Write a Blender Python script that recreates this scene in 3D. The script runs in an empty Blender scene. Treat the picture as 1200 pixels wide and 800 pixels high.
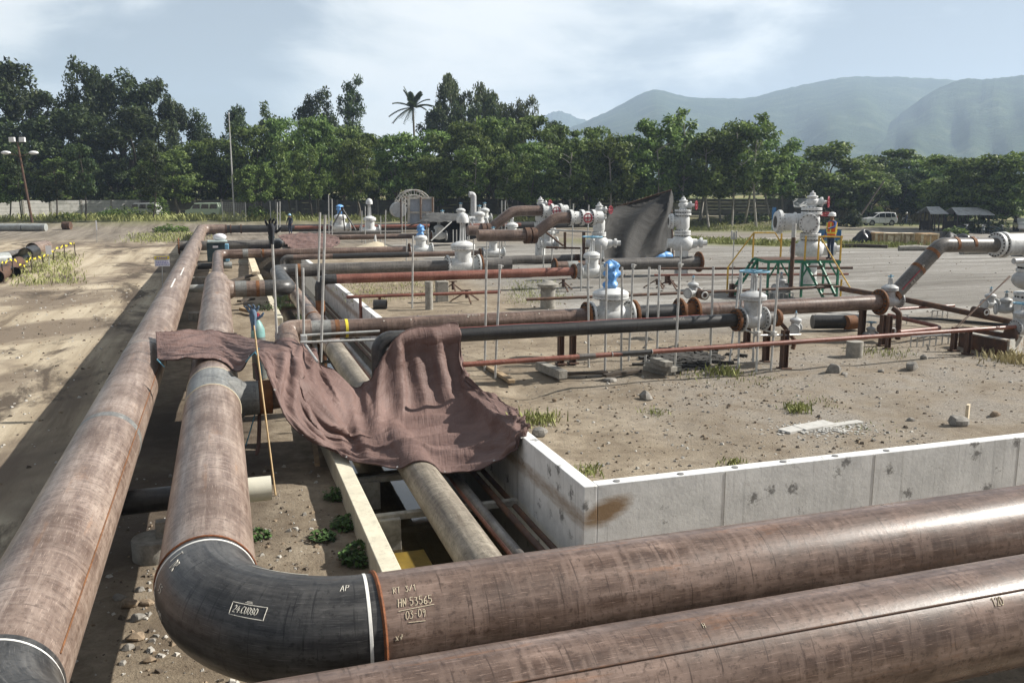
import bpy, math, random
import numpy as np
from mathutils import Vector, Matrix
random.seed(7); rng = np.random.default_rng(7)
sc = bpy.context.scene
COL = sc.collection
PI = math.pi
V = lambda *a: np.array(a, float)
# ------------------------------------------------------------------ camera geometry (survey of the photograph)
F = 1030.; PT = math.radians(9.91); TH = math.radians(18.31); H = 4.0
FW = V(math.sin(TH)*math.cos(PT), math.cos(TH)*math.cos(PT), -math.sin(PT))
RT = V(math.cos(TH), -math.sin(TH), 0); UP = np.cross(RT, FW)
def ray(x, y): return FW + RT*(x-600)/F + UP*(400-y)/F
def G(x, y, z=0.):
    d = ray(x, y); return V(0, 0, H) + d*((z-H)/d[2])
def AY(x, y, Y):
    d = ray(x, y); return V(0, 0, H) + d*(Y/d[1])
def AD(x, y, D):
    return V(0, 0, H) + ray(x, y)*D
cam = bpy.data.cameras.new('camera'); camo = bpy.data.objects.new('camera', cam); COL.objects.link(camo)
cam.sensor_width = 36; cam.lens = F/1200*36; cam.clip_end = 20000; cam.clip_start = .1
M = Matrix((RT, UP, -FW)).transposed().to_4x4(); M.translation = (0, 0, H)
camo.matrix_world = M; sc.camera = camo
# ------------------------------------------------------------------ mesh builder
class MB:
    def __init__(s): s.v = []; s.f = []; s.uv = []; s.mi = []; s.m = 0
    def add(s, vs, fs, uvs=None):
        o = len(s.v); s.v += [tuple(map(float, p)) for p in vs]
        for k, q in enumerate(fs):
            s.f.append([o+i for i in q]); s.mi.append(s.m)
            s.uv.append(uvs[k] if uvs else [(vs[i][0]+vs[i][1], vs[i][2]) for i in q])
        return s
    def box(s, c, d, rz=0, R=None, taper=1.):
        c = V(*c); h = V(*d)/2
        P = []
        for z in (-1, 1):
            t = taper if z > 0 else 1.
            for x, y in ((-1, -1), (1, -1), (1, 1), (-1, 1)): P.append(V(x*h[0]*t, y*h[1]*t, z*h[2]))
        if R is None:
            ca, sa = math.cos(rz), math.sin(rz); R = V((ca, -sa, 0), (sa, ca, 0), (0, 0, 1)).reshape(3, 3)
        P = [c + R@p for p in P]
        return s.add(P, [(3, 2, 1, 0), (4, 5, 6, 7), (0, 1, 5, 4), (1, 2, 6, 5), (2, 3, 7, 6), (3, 0, 4, 7)])
    def bar(s, a, b, w, t=None, up=(0, 0, 1)):
        a, b = V(*a), V(*b); d = b-a; L = np.linalg.norm(d); x = d/L
        u = V(*up); u = u - x*(u@x)
        if np.linalg.norm(u) < 1e-3: u = V(1, 0, 0) - x*x[0]
        u /= np.linalg.norm(u); y = np.cross(u, x)
        return s.box((a+b)/2, (L, w, t or w), R=np.stack([x, y, u], 1))
    def tube(s, pts, r, seg=14, caps=True, flat=1.):
        pts = [V(*p) for p in pts]; n = len(pts)
        rr = r if hasattr(r, '__len__') else [r]*n
        T = []
        for i in range(n):
            d = pts[min(i+1, n-1)] - pts[max(i-1, 0)]; T.append(d/(np.linalg.norm(d)+1e-12))
        u = V(0, 0, 1) if abs(T[0][2]) < .9 else V(1, 0, 0)
        u = u - T[0]*(u@T[0]); u /= np.linalg.norm(u)
        vs = []; Ls = [0.]
        for i in range(n):
            u = u - T[i]*(u@T[i]); u /= np.linalg.norm(u); w = np.cross(T[i], u)
            for k in range(seg):
                a = 2*PI*k/seg; vs.append(pts[i] + rr[i]*(math.cos(a)*u*flat + math.sin(a)*w))
            if i: Ls.append(Ls[-1] + np.linalg.norm(pts[i]-pts[i-1]))
        fs = []; uv = []; rm = max(rr)
        for i in range(n-1):
            for k in range(seg):
                k2 = (k+1) % seg
                fs.append((i*seg+k, (i+1)*seg+k, (i+1)*seg+k2, i*seg+k2)[::-1])
                a0, a1 = k/seg*2*PI*rm, (k+1)/seg*2*PI*rm
                uv.append([(Ls[i], a0), (Ls[i+1], a0), (Ls[i+1], a1), (Ls[i], a1)][::-1])
        if caps:
            for e, o in ((0, False), (n-1, True)):
                q = [e*seg+k for k in range(seg)]
                fs.append(tuple(q if o else q[::-1])); uv.append([(0, 0)]*seg)
        return s.add(vs, fs, uv)
    def lathe(s, prof, c, ax=(0, 0, 1), seg=20):   # prof: (distance along axis, radius)
        c = V(*c); ax = V(*ax); ax = ax/np.linalg.norm(ax)
        u = V(1, 0, 0) if abs(ax[0]) < .9 else V(0, 1, 0)
        u = u-ax*(u@ax); u /= np.linalg.norm(u); w = np.cross(ax, u)
        vs = []
        for a, r in prof:
            for k in range(seg):
                t = 2*PI*k/seg; vs.append(c+ax*a+max(r, 1e-4)*(math.cos(t)*u+math.sin(t)*w))
        fs = []; uv = []
        for i in range(len(prof)-1):
            for k in range(seg):
                k2 = (k+1) % seg; fs.append((i*seg+k, i*seg+k2, (i+1)*seg+k2, (i+1)*seg+k))
                R = max(prof[i][1], prof[i+1][1]); uv.append([(prof[i][0], k/seg*2*PI*R), (prof[i][0], (k+1)/seg*2*PI*R), (prof[i+1][0], (k+1)/seg*2*PI*R), (prof[i+1][0], k/seg*2*PI*R)])
        for i, o in ((0, True), (len(prof)-1, False)):
            q = [i*seg+k for k in range(seg)]; fs.append(tuple(q[::-1] if o else q)); uv.append([(0, 0)]*seg)
        return s.add(vs, fs, uv)
    def ball(s, c, r, sx=1, sy=1, sz=1, seg=14, rings=8):
        vs = []; fs = []
        for i in range(rings+1):
            t = PI*i/rings
            for k in range(seg):
                a = 2*PI*k/seg; vs.append((c[0]+r*sx*max(math.sin(t), 1e-4)*math.cos(a), c[1]+r*sy*max(math.sin(t), 1e-4)*math.sin(a), c[2]+r*sz*math.cos(t)))
        for i in range(rings):
            for k in range(seg):
                k2 = (k+1) % seg; fs.append((i*seg+k, (i+1)*seg+k, (i+1)*seg+k2, i*seg+k2))
        return s.add(vs, fs)
    def bolts(s, c, ax, R, n, r, L):
        c = V(*c); ax = V(*ax)/np.linalg.norm(ax); u = V(0, 0, 1) if abs(ax[2]) < .9 else V(1, 0, 0)
        u = u-ax*(u@ax); u /= np.linalg.norm(u); w = np.cross(ax, u)
        for k in range(n):
            t = 2*PI*(k+.5)/n; p = c+R*(math.cos(t)*u+math.sin(t)*w)
            s.lathe([(-L/2, r), (L/2, r)], p, ax, 6)
        return s
    def flange(s, c, ax, R, t, n=16, b=None):
        s.lathe([(-t/2, R*.97), (-t/2+.01, R), (t/2-.01, R), (t/2, R*.97)], c, ax, 28); return s
    def ring(s, c, ax, R, r, seg=28, rs=8):
        c = V(*c); ax = V(*ax)/np.linalg.norm(ax); u = V(1, 0, 0) if abs(ax[0]) < .9 else V(0, 1, 0)
        u = u-ax*(u@ax); u /= np.linalg.norm(u); w = np.cross(ax, u)
        vs = []; fs = []
        for i in range(seg):
            t = 2*PI*i/seg; d = math.cos(t)*u+math.sin(t)*w
            for k in range(rs):
                a = 2*PI*k/rs; vs.append(c+d*(R+r*math.cos(a))+ax*r*math.sin(a))
        for i in range(seg):
            for k in range(rs):
                i2 = (i+1) % seg; k2 = (k+1) % rs; fs.append((i*rs+k, i2*rs+k, i2*rs+k2, i*rs+k2))
        return s.add(vs, fs)
    def build(s, name, mats, parent=None, smooth=35, bevel=0., origin=None):
        if not isinstance(mats, (list, tuple)): mats = [mats]
        A = np.array(s.v)
        if parent is not None: off = V(*parent['_w']) if '_w' in parent else V(0, 0, 0)
        elif origin is not None: off = V(*origin)
        else: off = V((A[:, 0].min()+A[:, 0].max())/2, (A[:, 1].min()+A[:, 1].max())/2, A[:, 2].min())
        me = bpy.data.meshes.new(name); me.from_pydata((A-off).tolist(), [], s.f)
        ul = me.uv_layers.new(name='UVMap'); flat = np.array([c for q in s.uv for p in q for c in p], np.float32)
        ul.data.foreach_set('uv', flat)
        for m in mats: me.materials.append(m)
        me.polygons.foreach_set('material_index', s.mi)
        if smooth:
            me.polygons.foreach_set('use_smooth', [True]*len(s.f)); me.set_sharp_from_angle(angle=math.radians(smooth))
        o = bpy.data.objects.new(name, me); COL.objects.link(o)
        if parent is not None:
            o.parent = parent
            o['_w'] = list(off)
        else: o.location = off; o['_w'] = list(off)
        if bevel:
            b = o.modifiers.new('b', 'BEVEL'); b.width = bevel; b.segments = 2; b.limit_method = 'ANGLE'; b.angle_limit = math.radians(40)
        return o
def tag(o, label=None, cat=None, group=None, kind=None):
    if label: o['label'] = label
    if cat: o['category'] = cat
    if group: o['group'] = group
    if kind: o['kind'] = kind
    return o
def thing(name, label, cat, loc=(0, 0, 0), group=None):
    o = bpy.data.objects.new(name, None); COL.objects.link(o); o.location = loc; o['_w'] = list(map(float, loc)); o.empty_display_size = .2
    return tag(o, label, cat, group)
def dup(o, loc, rz=0., s=1., label=None, group=None):
    def cp(q, par):
        c = q.copy(); COL.objects.link(c); c.parent = par
        for ch in [k for k in q.children]: cp(ch, c)
        return c
    r = cp(o, None); r.location = loc; r.rotation_euler = (0, 0, rz)
    r.scale = (s, s, s) if not hasattr(s, '__len__') else s
    return tag(r, label, None, group)
def fillet(pts, R, n=10):
    pts = [V(*p) for p in pts]; out = [pts[0]]
    for i in range(1, len(pts)-1):
        a = pts[i-1]-pts[i]; b = pts[i+1]-pts[i]; la, lb = np.linalg.norm(a), np.linalg.norm(b); a /= la; b /= lb
        ang = math.acos(max(-1, min(1, a@b))); d = min(R/math.tan(ang/2), la*.49, lb*.49); r = d*math.tan(ang/2)
        p0 = pts[i]+a*d; c = pts[i]+(a+b)/np.linalg.norm(a+b)*(r/math.sin(ang/2)); p1 = pts[i]+b*d
        u = p0-c; w = p1-c; sw = PI-ang
        for k in range(n+1):
            t = k/n; out.append(c+(math.sin((1-t)*sw)*u+math.sin(t*sw)*w)/math.sin(sw))
    out.append(pts[-1]); return out
# ------------------------------------------------------------------ materials
class NT:
    def __init__(s, name):
        s.m = bpy.data.materials.new(name); s.m.use_nodes = True; s.t = s.m.node_tree; s.n = s.t.nodes; s.l = s.t.links
        s.b = s.n['Principled BSDF']; s.out = s.n['Material Output']
    def new(s, ty, **k):
        n = s.n.new(ty)
        for a, b in k.items(): setattr(n, a, b)
        return n
    def con(s, a, b): s.l.new(a, b)
    def val(s, sock, v):
        if hasattr(v, 'is_output') or isinstance(v, bpy.types.NodeSocket): s.con(v, sock)
        else: sock.default_value = v
    def coord(s, kind='Object', scale=(1, 1, 1), rot=(0, 0, 0)):
        tc = s.new('ShaderNodeTexCoord'); mp = s.new('ShaderNodeMapping'); s.con(tc.outputs[kind], mp.inputs[0])
        mp.inputs['Scale'].default_value = scale; mp.inputs['Rotation'].default_value = rot; return mp.outputs[0]
    def world(s, scale=(1, 1, 1)):
        g = s.new('ShaderNodeNewGeometry'); mp = s.new('ShaderNodeMapping'); s.con(g.outputs['Position'], mp.inputs[0]); mp.inputs['Scale'].default_value = scale; return mp.outputs[0]
    def noise(s, co, sc=5, det=5, rough=.6, dist=0):
        n = s.new('ShaderNodeTexNoise'); s.con(co, n.inputs['Vector']); n.inputs['Scale'].default_value = sc; n.inputs['Detail'].default_value = det
        n.inputs['Roughness'].default_value = rough; n.inputs['Distortion'].default_value = dist; return n.outputs['Fac']
    def ramp(s, fac, stops):
        r = s.new('ShaderNodeValToRGB'); s.con(fac, r.inputs[0]); e = r.color_ramp.elements
        while len(e) < len(stops): e.new(.5)
        for k, (p, c) in enumerate(stops):
            e[k].position = p; e[k].color = (c if hasattr(c, '__len__') else (c, c, c)) + (1,) if not hasattr(c, '__len__') or len(c) == 3 else c
        return r.outputs[0]
    def mix(s, fac, a, b, mode='MIX'):
        m = s.new('ShaderNodeMix', data_type='RGBA', blend_type=mode); s.val(m.inputs[0], fac)
        for k, v in ((6, a), (7, b)):
            if isinstance(v, bpy.types.NodeSocket): s.con(v, m.inputs[k])
            else: m.inputs[k].default_value = tuple(v)+(1,)
        return m.outputs[2]
    def math(s, op, a, b=0.):
        m = s.new('ShaderNodeMath', operation=op, use_clamp=False); s.val(m.inputs[0], a); s.val(m.inputs[1], b); return m.outputs[0]
    def bump(s, h, st=.3, d=.02):
        b = s.new('ShaderNodeBump'); s.con(h, b.inputs['Height']); b.inputs['Strength'].default_value = st; b.inputs['Distance'].default_value = d
        s.con(b.outputs[0], s.b.inputs['Normal'])
    def col(s, c):
        s.val(s.b.inputs['Base Color'], c if isinstance(c, bpy.types.NodeSocket) else tuple(c)+(1,)); return s
    def rough(s, r): s.val(s.b.inputs['Roughness'], r); return s
    def spec(s, v): s.b.inputs['Specular IOR Level'].default_value = v; return s
    def metal(s, v): s.b.inputs['Metallic'].default_value = v; return s
def simple(name, c, rough=.6, var=.25, sc=6., metal=0., dirt=None, bump=.08, spec=.4):
    n = NT(name); co = n.coord('Object')
    f = n.noise(co, sc, 6, .65)
    lo = tuple(x*(1-var) for x in c); hi = tuple(min(1, x*(1+var*.6)) for x in c)
    cc = n.ramp(f, [(.3, lo), (.7, hi)])
    if dirt is not None:
        f2 = n.noise(co, sc*.45, 8, .75, .6); cc = n.mix(n.ramp(f2, [(.5, 0.), (.68, 1.)]), cc, dirt)
    n.col(cc); n.rough(rough); n.metal(metal); n.spec(spec)
    if bump: n.bump(n.noise(co, sc*6, 4, .6), bump, .01)
    return n.m
def pipemat(name, base, dust, rust, rusta=.5, rough=(.3, .55), hoop=.5, streak=1., spec=.5):
    """mill scale on steel: streaks along the pipe, hoop marks, patches of rust"""
    n = NT(name); uv = n.coord('UV'); ob = n.coord('Object')
    n1 = n.noise(n.coord('UV', (.35, 5, 1)), 1.3, 8, .68, .25)
    n2 = n.noise(n.coord('UV', (7, .5, 1)), 1.5, 5, .6)
    n3 = n.noise(ob, 1.1, 6, .65, .4)
    n4 = n.noise(uv, 16, 6, .7)
    mid = tuple((a+b)/2 for a, b in zip(base, dust))
    c = n.ramp(n1, [(.36, tuple(x*.8 for x in base)), (.5, mid), (.62, tuple(x*1.08 for x in dust))])
    c = n.mix(n.ramp(n2, [(.48, 0.), (.58, hoop)]), c, dust)
    c = n.mix(n.ramp(n3, [(.38, 0.), (.66, .75)]), c, tuple(x*.55 for x in base))
    c = n.mix(n.ramp(n4, [(.52, 0.), (.64, .7)]), c, tuple(x*.45 for x in base))
    n5 = n.noise(n.coord('UV', (.5, 2.2, 1)), .9, 9, .75, .5)
    c = n.mix(n.ramp(n5, [(.56, 0.), (.7, rusta)]), c, rust)
    # fine scratches / chipped scale
    n6 = n.noise(n.coord('UV', (1.2, 26, 1)), 4, 5, .7)
    c = n.mix(n.ramp(n6, [(.58, 0.), (.66, .6*streak)]), c, tuple(min(1, x*1.5) for x in dust))
    n7 = n.noise(n.coord('UV', (30, 1.1, 1)), 1.2, 3, .6)
    c = n.mix(n.ramp(n7, [(.62, 0.), (.66, .65*streak)]), c, tuple(x*.4 for x in base))
    n.col(c); n.rough(n.ramp(n3, [(.3, rough[0]), (.7, rough[1])])); n.spec(spec)
    # hoop lines every half metre or so, broken up
    su = n.new('ShaderNodeSeparateXYZ'); n.con(uv, su.inputs[0]); ph = n.math('FRACT', n.math('ADD', n.math('MULTIPLY', su.outputs[0], 2.35), n.math('MULTIPLY', n.noise(n.coord('UV', (.8, .6, 1)), 1.5, 3, .5), .8)))
    c = n.mix(n.math('MULTIPLY', n.ramp(ph, [(.0, 1.), (.012, 1.), (.03, 0.)]), n.ramp(n.noise(n.coord('UV', (1.3, 2, 1)), 2., 4, .6), [(.45, 0.), (.6, .75)])), c, tuple(x*.4 for x in base))
    n8 = n.noise(n.coord('UV', (9, 9, 1)), 9, 5, .8, .3)
    c = n.mix(n.ramp(n8, [(.6, 0.), (.72, .5*streak)]), c, tuple(min(1, x*1.45) for x in dust)); n.col(c)
    n.bump(n.math('ADD', n4, n1), .25, .006)
    return n.m
def valvepaint(name, c):
    """cast and painted steel: grime, chips showing rust, thin runs below"""
    n = NT(name); ob = n.coord('Object'); f = n.noise(ob, 3.5, 8, .72, .5)
    col = n.ramp(f, [(.32, tuple(x*.5 for x in c)), (.46, tuple(x*.86 for x in c)), (.7, tuple(min(1, x*1.08) for x in c))])
    run = n.noise(n.coord('Object', (11, 11, 1.1)), 1.6, 6, .7); col = n.mix(n.ramp(run, [(.56, 0.), (.7, .6)]), col, (.3, .25, .19))
    chip = n.noise(ob, 19, 7, .8); col = n.mix(n.ramp(chip, [(.63, 0.), (.68, .8)]), col, (.2, .12, .07))
    n.col(col).spec(.45); n.rough(n.ramp(f, [(.3, .6), (.7, .34)])); n.bump(n.math('ADD', n.noise(ob, 34, 5, .7), chip), .22, .006); return n.m
M_ = {}
M_['pipe'] = pipemat('brown_mill_scale_steel', (.145, .09, .066), (.36, .285, .235), (.27, .125, .045), .55)
M_['dusty'] = pipemat('dusty_khaki_pipe', (.17, .14, .105), (.38, .335, .265), (.2, .15, .1), .3, (.5, .7))
M_['pipe2'] = pipemat('rust_brown_steel', (.095, .058, .042), (.27, .195, .158), (.25, .105, .038), .65, (.22, .45))
M_['dark'] = pipemat('grey_brown_steel', (.075, .066, .06), (.2, .185, .165), (.2, .09, .04), .3)
M_['black'] = pipemat('black_coated_steel', (.016, .016, .017), (.055, .053, .05), (.14, .06, .025), .12, (.28, .5), .3)
M_['elbow'] = pipemat('black_elbow_steel', (.017, .017, .018), (.12, .115, .108), (.12, .07, .04), .25, (.32, .5), .25)
M_['red'] = pipemat('red_oxide_pipe', (.2, .05, .028), (.3, .15, .11), (.14, .05, .03), .5)
M_['grey'] = pipemat('grey_weld_zone_steel', (.15, .15, .145), (.3, .3, .28), (.2, .12, .06), .25)
M_['rust'] = simple('orange_rust', (.2, .085, .032), .8, .45, 9, dirt=(.09, .045, .025))
M_['rustdk'] = simple('dark_rust_steel', (.085, .048, .033), .75, .4, 8, dirt=(.15, .07, .03))
M_['weld'] = simple('rusty_weld', (.21, .072, .025), .75, .55, 22, dirt=(.07, .035, .02), bump=.5)
M_['white'] = valvepaint('white_valve_paint', (.68, .69, .68))
M_['silver'] = valvepaint('silver_grey_paint', (.5, .51, .51))
M_['galv'] = simple('galvanised_tube', (.5, .5, .48), .42, .25, 12, metal=.35, dirt=(.36, .33, .29))
M_['bolt'] = simple('dark_bolts', (.035, .033, .03), .5, .3, 20)
M_['blue'] = simple('blue_wheel_paint', (.13, .3, .42), .45, .3, 12, dirt=(.3, .38, .42))
M_['redwheel'] = simple('red_wheel_paint', (.3, .028, .045), .5, .25, 12)
M_['bag'] = simple('blue_plastic_sheet', (.12, .33, .7), .35, .35, 7, dirt=(.3, .5, .75), bump=.5)
M_['yellow'] = simple('yellow_rail_paint', (.62, .38, .05), .5, .25, 10, dirt=(.38, .26, .09))
M_['green'] = simple('green_stair_paint', (.035, .22, .13), .5, .3, 10, dirt=(.1, .16, .1))
M_['concrete_post'] = simple('weathered_concrete', (.3, .285, .25), .9, .35, 7, dirt=(.13, .115, .095), bump=.4)
M_['wood'] = simple('raw_timber', (.34, .25, .15), .8, .35, 6, dirt=(.17, .12, .08))
M_['palewood'] = simple('pale_crate_board', (.68, .58, .42), .8, .3, 5, dirt=(.28, .19, .1))
M_['orangewood'] = simple('orange_plywood', (.52, .34, .17), .75, .3, 5, dirt=(.24, .13, .06))
M_['darkwood'] = simple('dark_old_wood', (.07, .055, .042), .9, .4, 7)
M_['blackplastic'] = simple('black_plastic_sheet', (.014, .014, .016), .3, .4, 6, bump=.4)
M_['roof'] = simple('grey_roof_sheet', (.42, .43, .43), .6, .3, 4, dirt=(.22, .21, .19))
M_['carwhite'] = simple('white_car_paint', (.75, .76, .77), .2, .04, 3, spec=.6, bump=0)
M_['glass'] = simple('dark_window_glass', (.02, .024, .028), .06, .1, 3, spec=.8, bump=0)
M_['tyre'] = simple('black_rubber', (.018, .018, .018), .8, .2, 10)
M_['rim'] = simple('alloy_rim', (.4, .4, .4), .3, .1, 10, metal=.6)
M_['lampred'] = simple('red_tail_lens', (.4, .02, .02), .2, .1, 5)
M_['rock'] = simple('grey_rock', (.25, .235, .21), .9, .45, 9, dirt=(.12, .105, .09), bump=.5)
M_['rockbrown'] = simple('brown_rock', (.25, .19, .13), .9, .45, 9, dirt=(.12, .09, .06), bump=.5)
M_['whitepaint'] = simple('white_paint_mark', (.72, .71, .67), .6, .15, 30)
M_['chalk'] = simple('white_chalk', (.66, .63, .55), .8, .25, 60)
M_['ychalk'] = simple('cream_chalk', (.6, .52, .38), .8, .25, 60)
M_['rope'] = simple('blue_rope', (.12, .32, .42), .7, .2, 30)
M_['bamboo'] = simple('bamboo_pole', (.42, .27, .1), .5, .35, 5, dirt=(.25, .15, .06))
M_['glove'] = simple('dark_glove_fabric', (.03, .033, .04), .9, .3, 15)
M_['blueglove'] = simple('blue_glove_fabric', (.1, .15, .22), .9, .4, 15)
M_['teal'] = simple('teal_cylinder_paint', (.2, .38, .36), .45, .3, 8, dirt=(.3, .28, .25))
M_['cyl'] = simple('grey_cylinder_paint', (.17, .185, .175), .55, .35, 6, dirt=(.1, .09, .07))
M_['skin'] = simple('skin', (.26, .14, .085), .55, .1, 10, bump=0)
M_['overall'] = simple('blue_work_shirt', (.045, .085, .24), .85, .25, 12)
M_['jeans'] = simple('dark_blue_trousers', (.035, .06, .11), .85, .3, 12)
M_['vest'] = simple('orange_hi_vis_fabric', (.8, .16, .03), .7, .12, 12)
M_['reflect'] = simple('yellow_reflective_tape', (.75, .68, .12), .5, .1, 12)
M_['helmet'] = simple('white_helmet_plastic', (.78, .78, .76), .3, .05, 5, spec=.5, bump=0)
M_['bluehelmet'] = simple('light_blue_helmet_plastic', (.3, .5, .66), .3, .05, 5, bump=0)
M_['navy'] = simple('navy_cloth', (.025, .035, .065), .85, .3, 12)
M_['boot'] = simple('dark_boot_leather', (.03, .024, .02), .6, .3, 12)
M_['signwhite'] = simple('white_sign_board', (.72, .71, .74), .5, .06, 8)
M_['signyellow'] = simple('yellow_sign_header', (.62, .48, .06), .5, .1, 8)
M_['signblue'] = simple('violet_sign_print', (.22, .2, .46), .5, .1, 8)
M_['bluepanel'] = simple('blue_sheet_metal', (.035, .16, .38), .5, .25, 5, dirt=(.1, .2, .33))
M_['bluedark'] = simple('dark_teal_box', (.018, .042, .052), .45, .3, 5, dirt=(.05, .07, .07))
M_['palelid'] = simple('pale_teal_lid', (.42, .5, .48), .5, .2, 6, dirt=(.3, .33, .3))
M_['conduit'] = simple('grey_plastic_pipe', (.32, .34, .33), .45, .2, 5, dirt=(.2, .19, .17))
M_['tapeyellow'] = simple('yellow_caution_tape', (.75, .6, .05), .5, .1, 8)
M_['lampwhite'] = simple('white_lamp_housing', (.75, .75, .74), .4, .08, 8)
M_['panelgrey'] = simple('blue_grey_panel', (.29, .32, .37), .5, .15, 4, dirt=(.2, .21, .23))
M_['oldframe'] = simple('pale_steel_frame', (.42, .41, .37), .6, .3, 8, dirt=(.27, .15, .07))
# ------------------------------------------------------------------ terrain
def ss(a, b, t):
    t = np.clip((np.asarray(t, float)-a)/(b-a), 0, 1); return t*t*(3-2*t)
def lerp(a, b, t): return a+(b-a)*t
CXL0, CXL1, CXR0, CXR1, FWY0, FWY1, CEND = 1.65, 1.9, 4.4, 4.6, 10.27, 10.47, 62.
def wob(x, y):
    return .5*(np.sin(x*1.3+np.sin(y*.7)*1.3)*np.sin(y*1.1+1.7*np.sin(x*.5)) + .5*np.sin(x*2.9+y*1.7+1)*np.sin(y*3.1-x*.8) + .35*np.sin(x*6.1-y*2.3)*np.sin(y*5.7+x*3.3))
def terr(x, y, fine=True):
    x = np.asarray(x, float); y = np.asarray(y, float); d = .314*x+.949*y
    trench = lerp(lerp(-.98, -.5, ss(15, 32, y)), -.25, ss(35, 65, y))
    road = lerp(-.55, -.3, ss(35, 80, y))
    left = lerp(road, trench, ss(-2.7, -2.0, x))
    pad = lerp(0., -.78, ss(28, 46, x)*ss(45, 85, d)*1.)
    pad = pad + (-.25)*ss(60, 80, y)*(1-ss(20, 40, x))
    z = np.where(x > 4.5, pad, left)
    z = np.where((x > 4.5) & (y < 10.37), -.88, z)
    z = np.where((y < 6.4) & (x > -1.2), -.72, z)
    chan = (x > 1.775) & (x < 4.5) & (y > 6.9) & (y < CEND)
    z = np.where(chan, -1.75, z)
    front = (x > 1.775) & (x < 4.5) & (y > 6.9) & (y < 8.2); z = np.where(front, -1.2, z)
    hump = .05*wob(x*.9, y*.9)*ss(300, 60, d)
    z = z+np.where(chan, 0, hump)+np.where((x > 5) & (y > 11) & (y < 19), .035*wob(x*2.3+4, y*2.1), 0)
    # sunken muddy patch in the pad beside the tarp
    z = z-.22*np.exp(-(((x-5.6)/.55)**2+((y-16.3)/.7)**2))*(x > 4.6)
    # far ground: left rises to the fence, lot lies low on the right, bank below the fence, fields rise beyond
    lf = 1-ss(24, 48, x)
    z = z+lf*(.7*ss(84, 102, d)) + (1-lf)*(1.25*ss(104, 120, d)*(1-ss(68, 78, x-.2*(d-110))))
    z = z+4.2*ss(125, 240, d)+ .006*np.maximum(d-240, 0)*ss(240, 500, d)
    return z
def axis(lo, hi, step, far, grow=1.12):
    a = list(np.arange(lo, hi+1e-6, step)); s = step
    while a[-1] < far: s *= grow; a.append(a[-1]+s)
    s = step
    while a[0] > -far: s *= grow; a.insert(0, a[0]-s)
    return a
def withbreaks(a, br):
    a = [q for q in a if all(abs(q-b) > .06 for b in br)]
    for b in br: a += [b-.012, b+.012]
    return np.array(sorted(a))
gx = withbreaks(axis(-6, 24, .28, 4200), [1.775, 4.5]); gy = withbreaks([q for q in axis(5, 46, .28, 4200) if q > -60], [10.37, 6.9, 8.2, CEND])
X, Y = np.meshgrid(gx, gy); Z = terr(X, Y)
nx, ny = len(gx), len(gy)
me = bpy.data.meshes.new('ground')
idx = np.arange(nx*ny).reshape(ny, nx)
faces = np.stack([idx[:-1, :-1], idx[:-1, 1:], idx[1:, 1:], idx[1:, :-1]], -1).reshape(-1, 4)
me.from_pydata(np.stack([X, Y, Z], -1).reshape(-1, 3).tolist(), [], faces.tolist())
me.polygons.foreach_set('use_smooth', [True]*len(faces)); me.set_sharp_from_angle(angle=math.radians(50))
D_ = .314*X+.949*Y
def dens(x0, x1, y0, y1, s=1.5): return ss(x0-s, x0+s, X)*(1-ss(x1-s, x1+s, X))*ss(y0-s, y0+s, Y)*(1-ss(y1-s, y1+s, Y))
lane = ss(-2.2, -3., X)*ss(78, 66, D_)                                  # dirt track, left
paved = ss(9, 12, X)*ss(19, 24, Y)*ss(70, 58, D_-.12*X)*1.            # worn grey yard, right
paved = np.maximum(paved, ss(40, 46, X)*ss(60, 70, D_)*ss(108, 100, D_)*.7)
grass = np.maximum(ss(92, 100, D_)*ss(124, 112, D_)*(1-ss(60, 72, X)), ss(126, 135, D_))
grass = np.maximum(grass, .75*dens(-1, 9, 70, 88, 3)*0)
grass = np.maximum(grass, ss(58, 61, D_-.12*X)*ss(70, 66, D_-.12*X)*ss(22, 28, X)*ss(64, 56, X))
dry = np.maximum(ss(128, 140, D_), ss(106, 112, D_)*ss(66, 74, X))
gravel = dens(7, 26, 10.4, 18.5, 2)*.9
wet_shade = ss(-2.7, -2.1, X)*(1-ss(1.6, 1.8, X))*ss(26, 18, Y)*(.25+.75*ss(10.8, 13., Y)*ss(1.2, .2, X))  # dark wet soil, with the shade between the big pipelines painted in
ca = me.color_attributes.new('zone', 'FLOAT_COLOR', 'POINT'); ca.data.foreach_set('color', np.stack([lane, paved, grass, dry], -1).reshape(-1).astype(np.float32))
cb = me.color_attributes.new('zone2', 'FLOAT_COLOR', 'POINT'); cb.data.foreach_set('color', np.stack([gravel, wet_shade, np.zeros_like(wet_shade), np.ones_like(wet_shade)], -1).reshape(-1).astype(np.float32))
n = NT('earth_and_gravel'); w = n.world()
def attr(nm):
    a = n.new('ShaderNodeAttribute'); a.attribute_name = nm; s = n.new('ShaderNodeSeparateColor'); n.con(a.outputs['Color'], s.inputs[0]); return s.outputs[0], s.outputs[1], s.outputs[2], a.outputs['Alpha']
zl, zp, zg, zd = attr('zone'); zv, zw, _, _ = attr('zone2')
nA = n.noise(w, .55, 8, .68, .4); nB = n.noise(w, 3.2, 8, .7); nC = n.noise(w, 26, 5, .7); nD = n.noise(w, .13, 5, .6, .5)
nT = n.noise(n.world((.9, .06, 1)), 1.2, 6, .65, .3)      # ruts along the track
nP = n.noise(n.world((.05, .5, 1)), 1., 7, .7, .4)        # streaks across the yard
dirt = n.ramp(nA, [(.28, (.12, .093, .066)), (.44, (.24, .195, .138)), (.6, (.34, .285, .21)), (.78, (.43, .375, .29))])
dirt = n.mix(n.ramp(nB, [(.35, .75), (.6, 0.)]), dirt, (.15, .115, .08))
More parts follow.
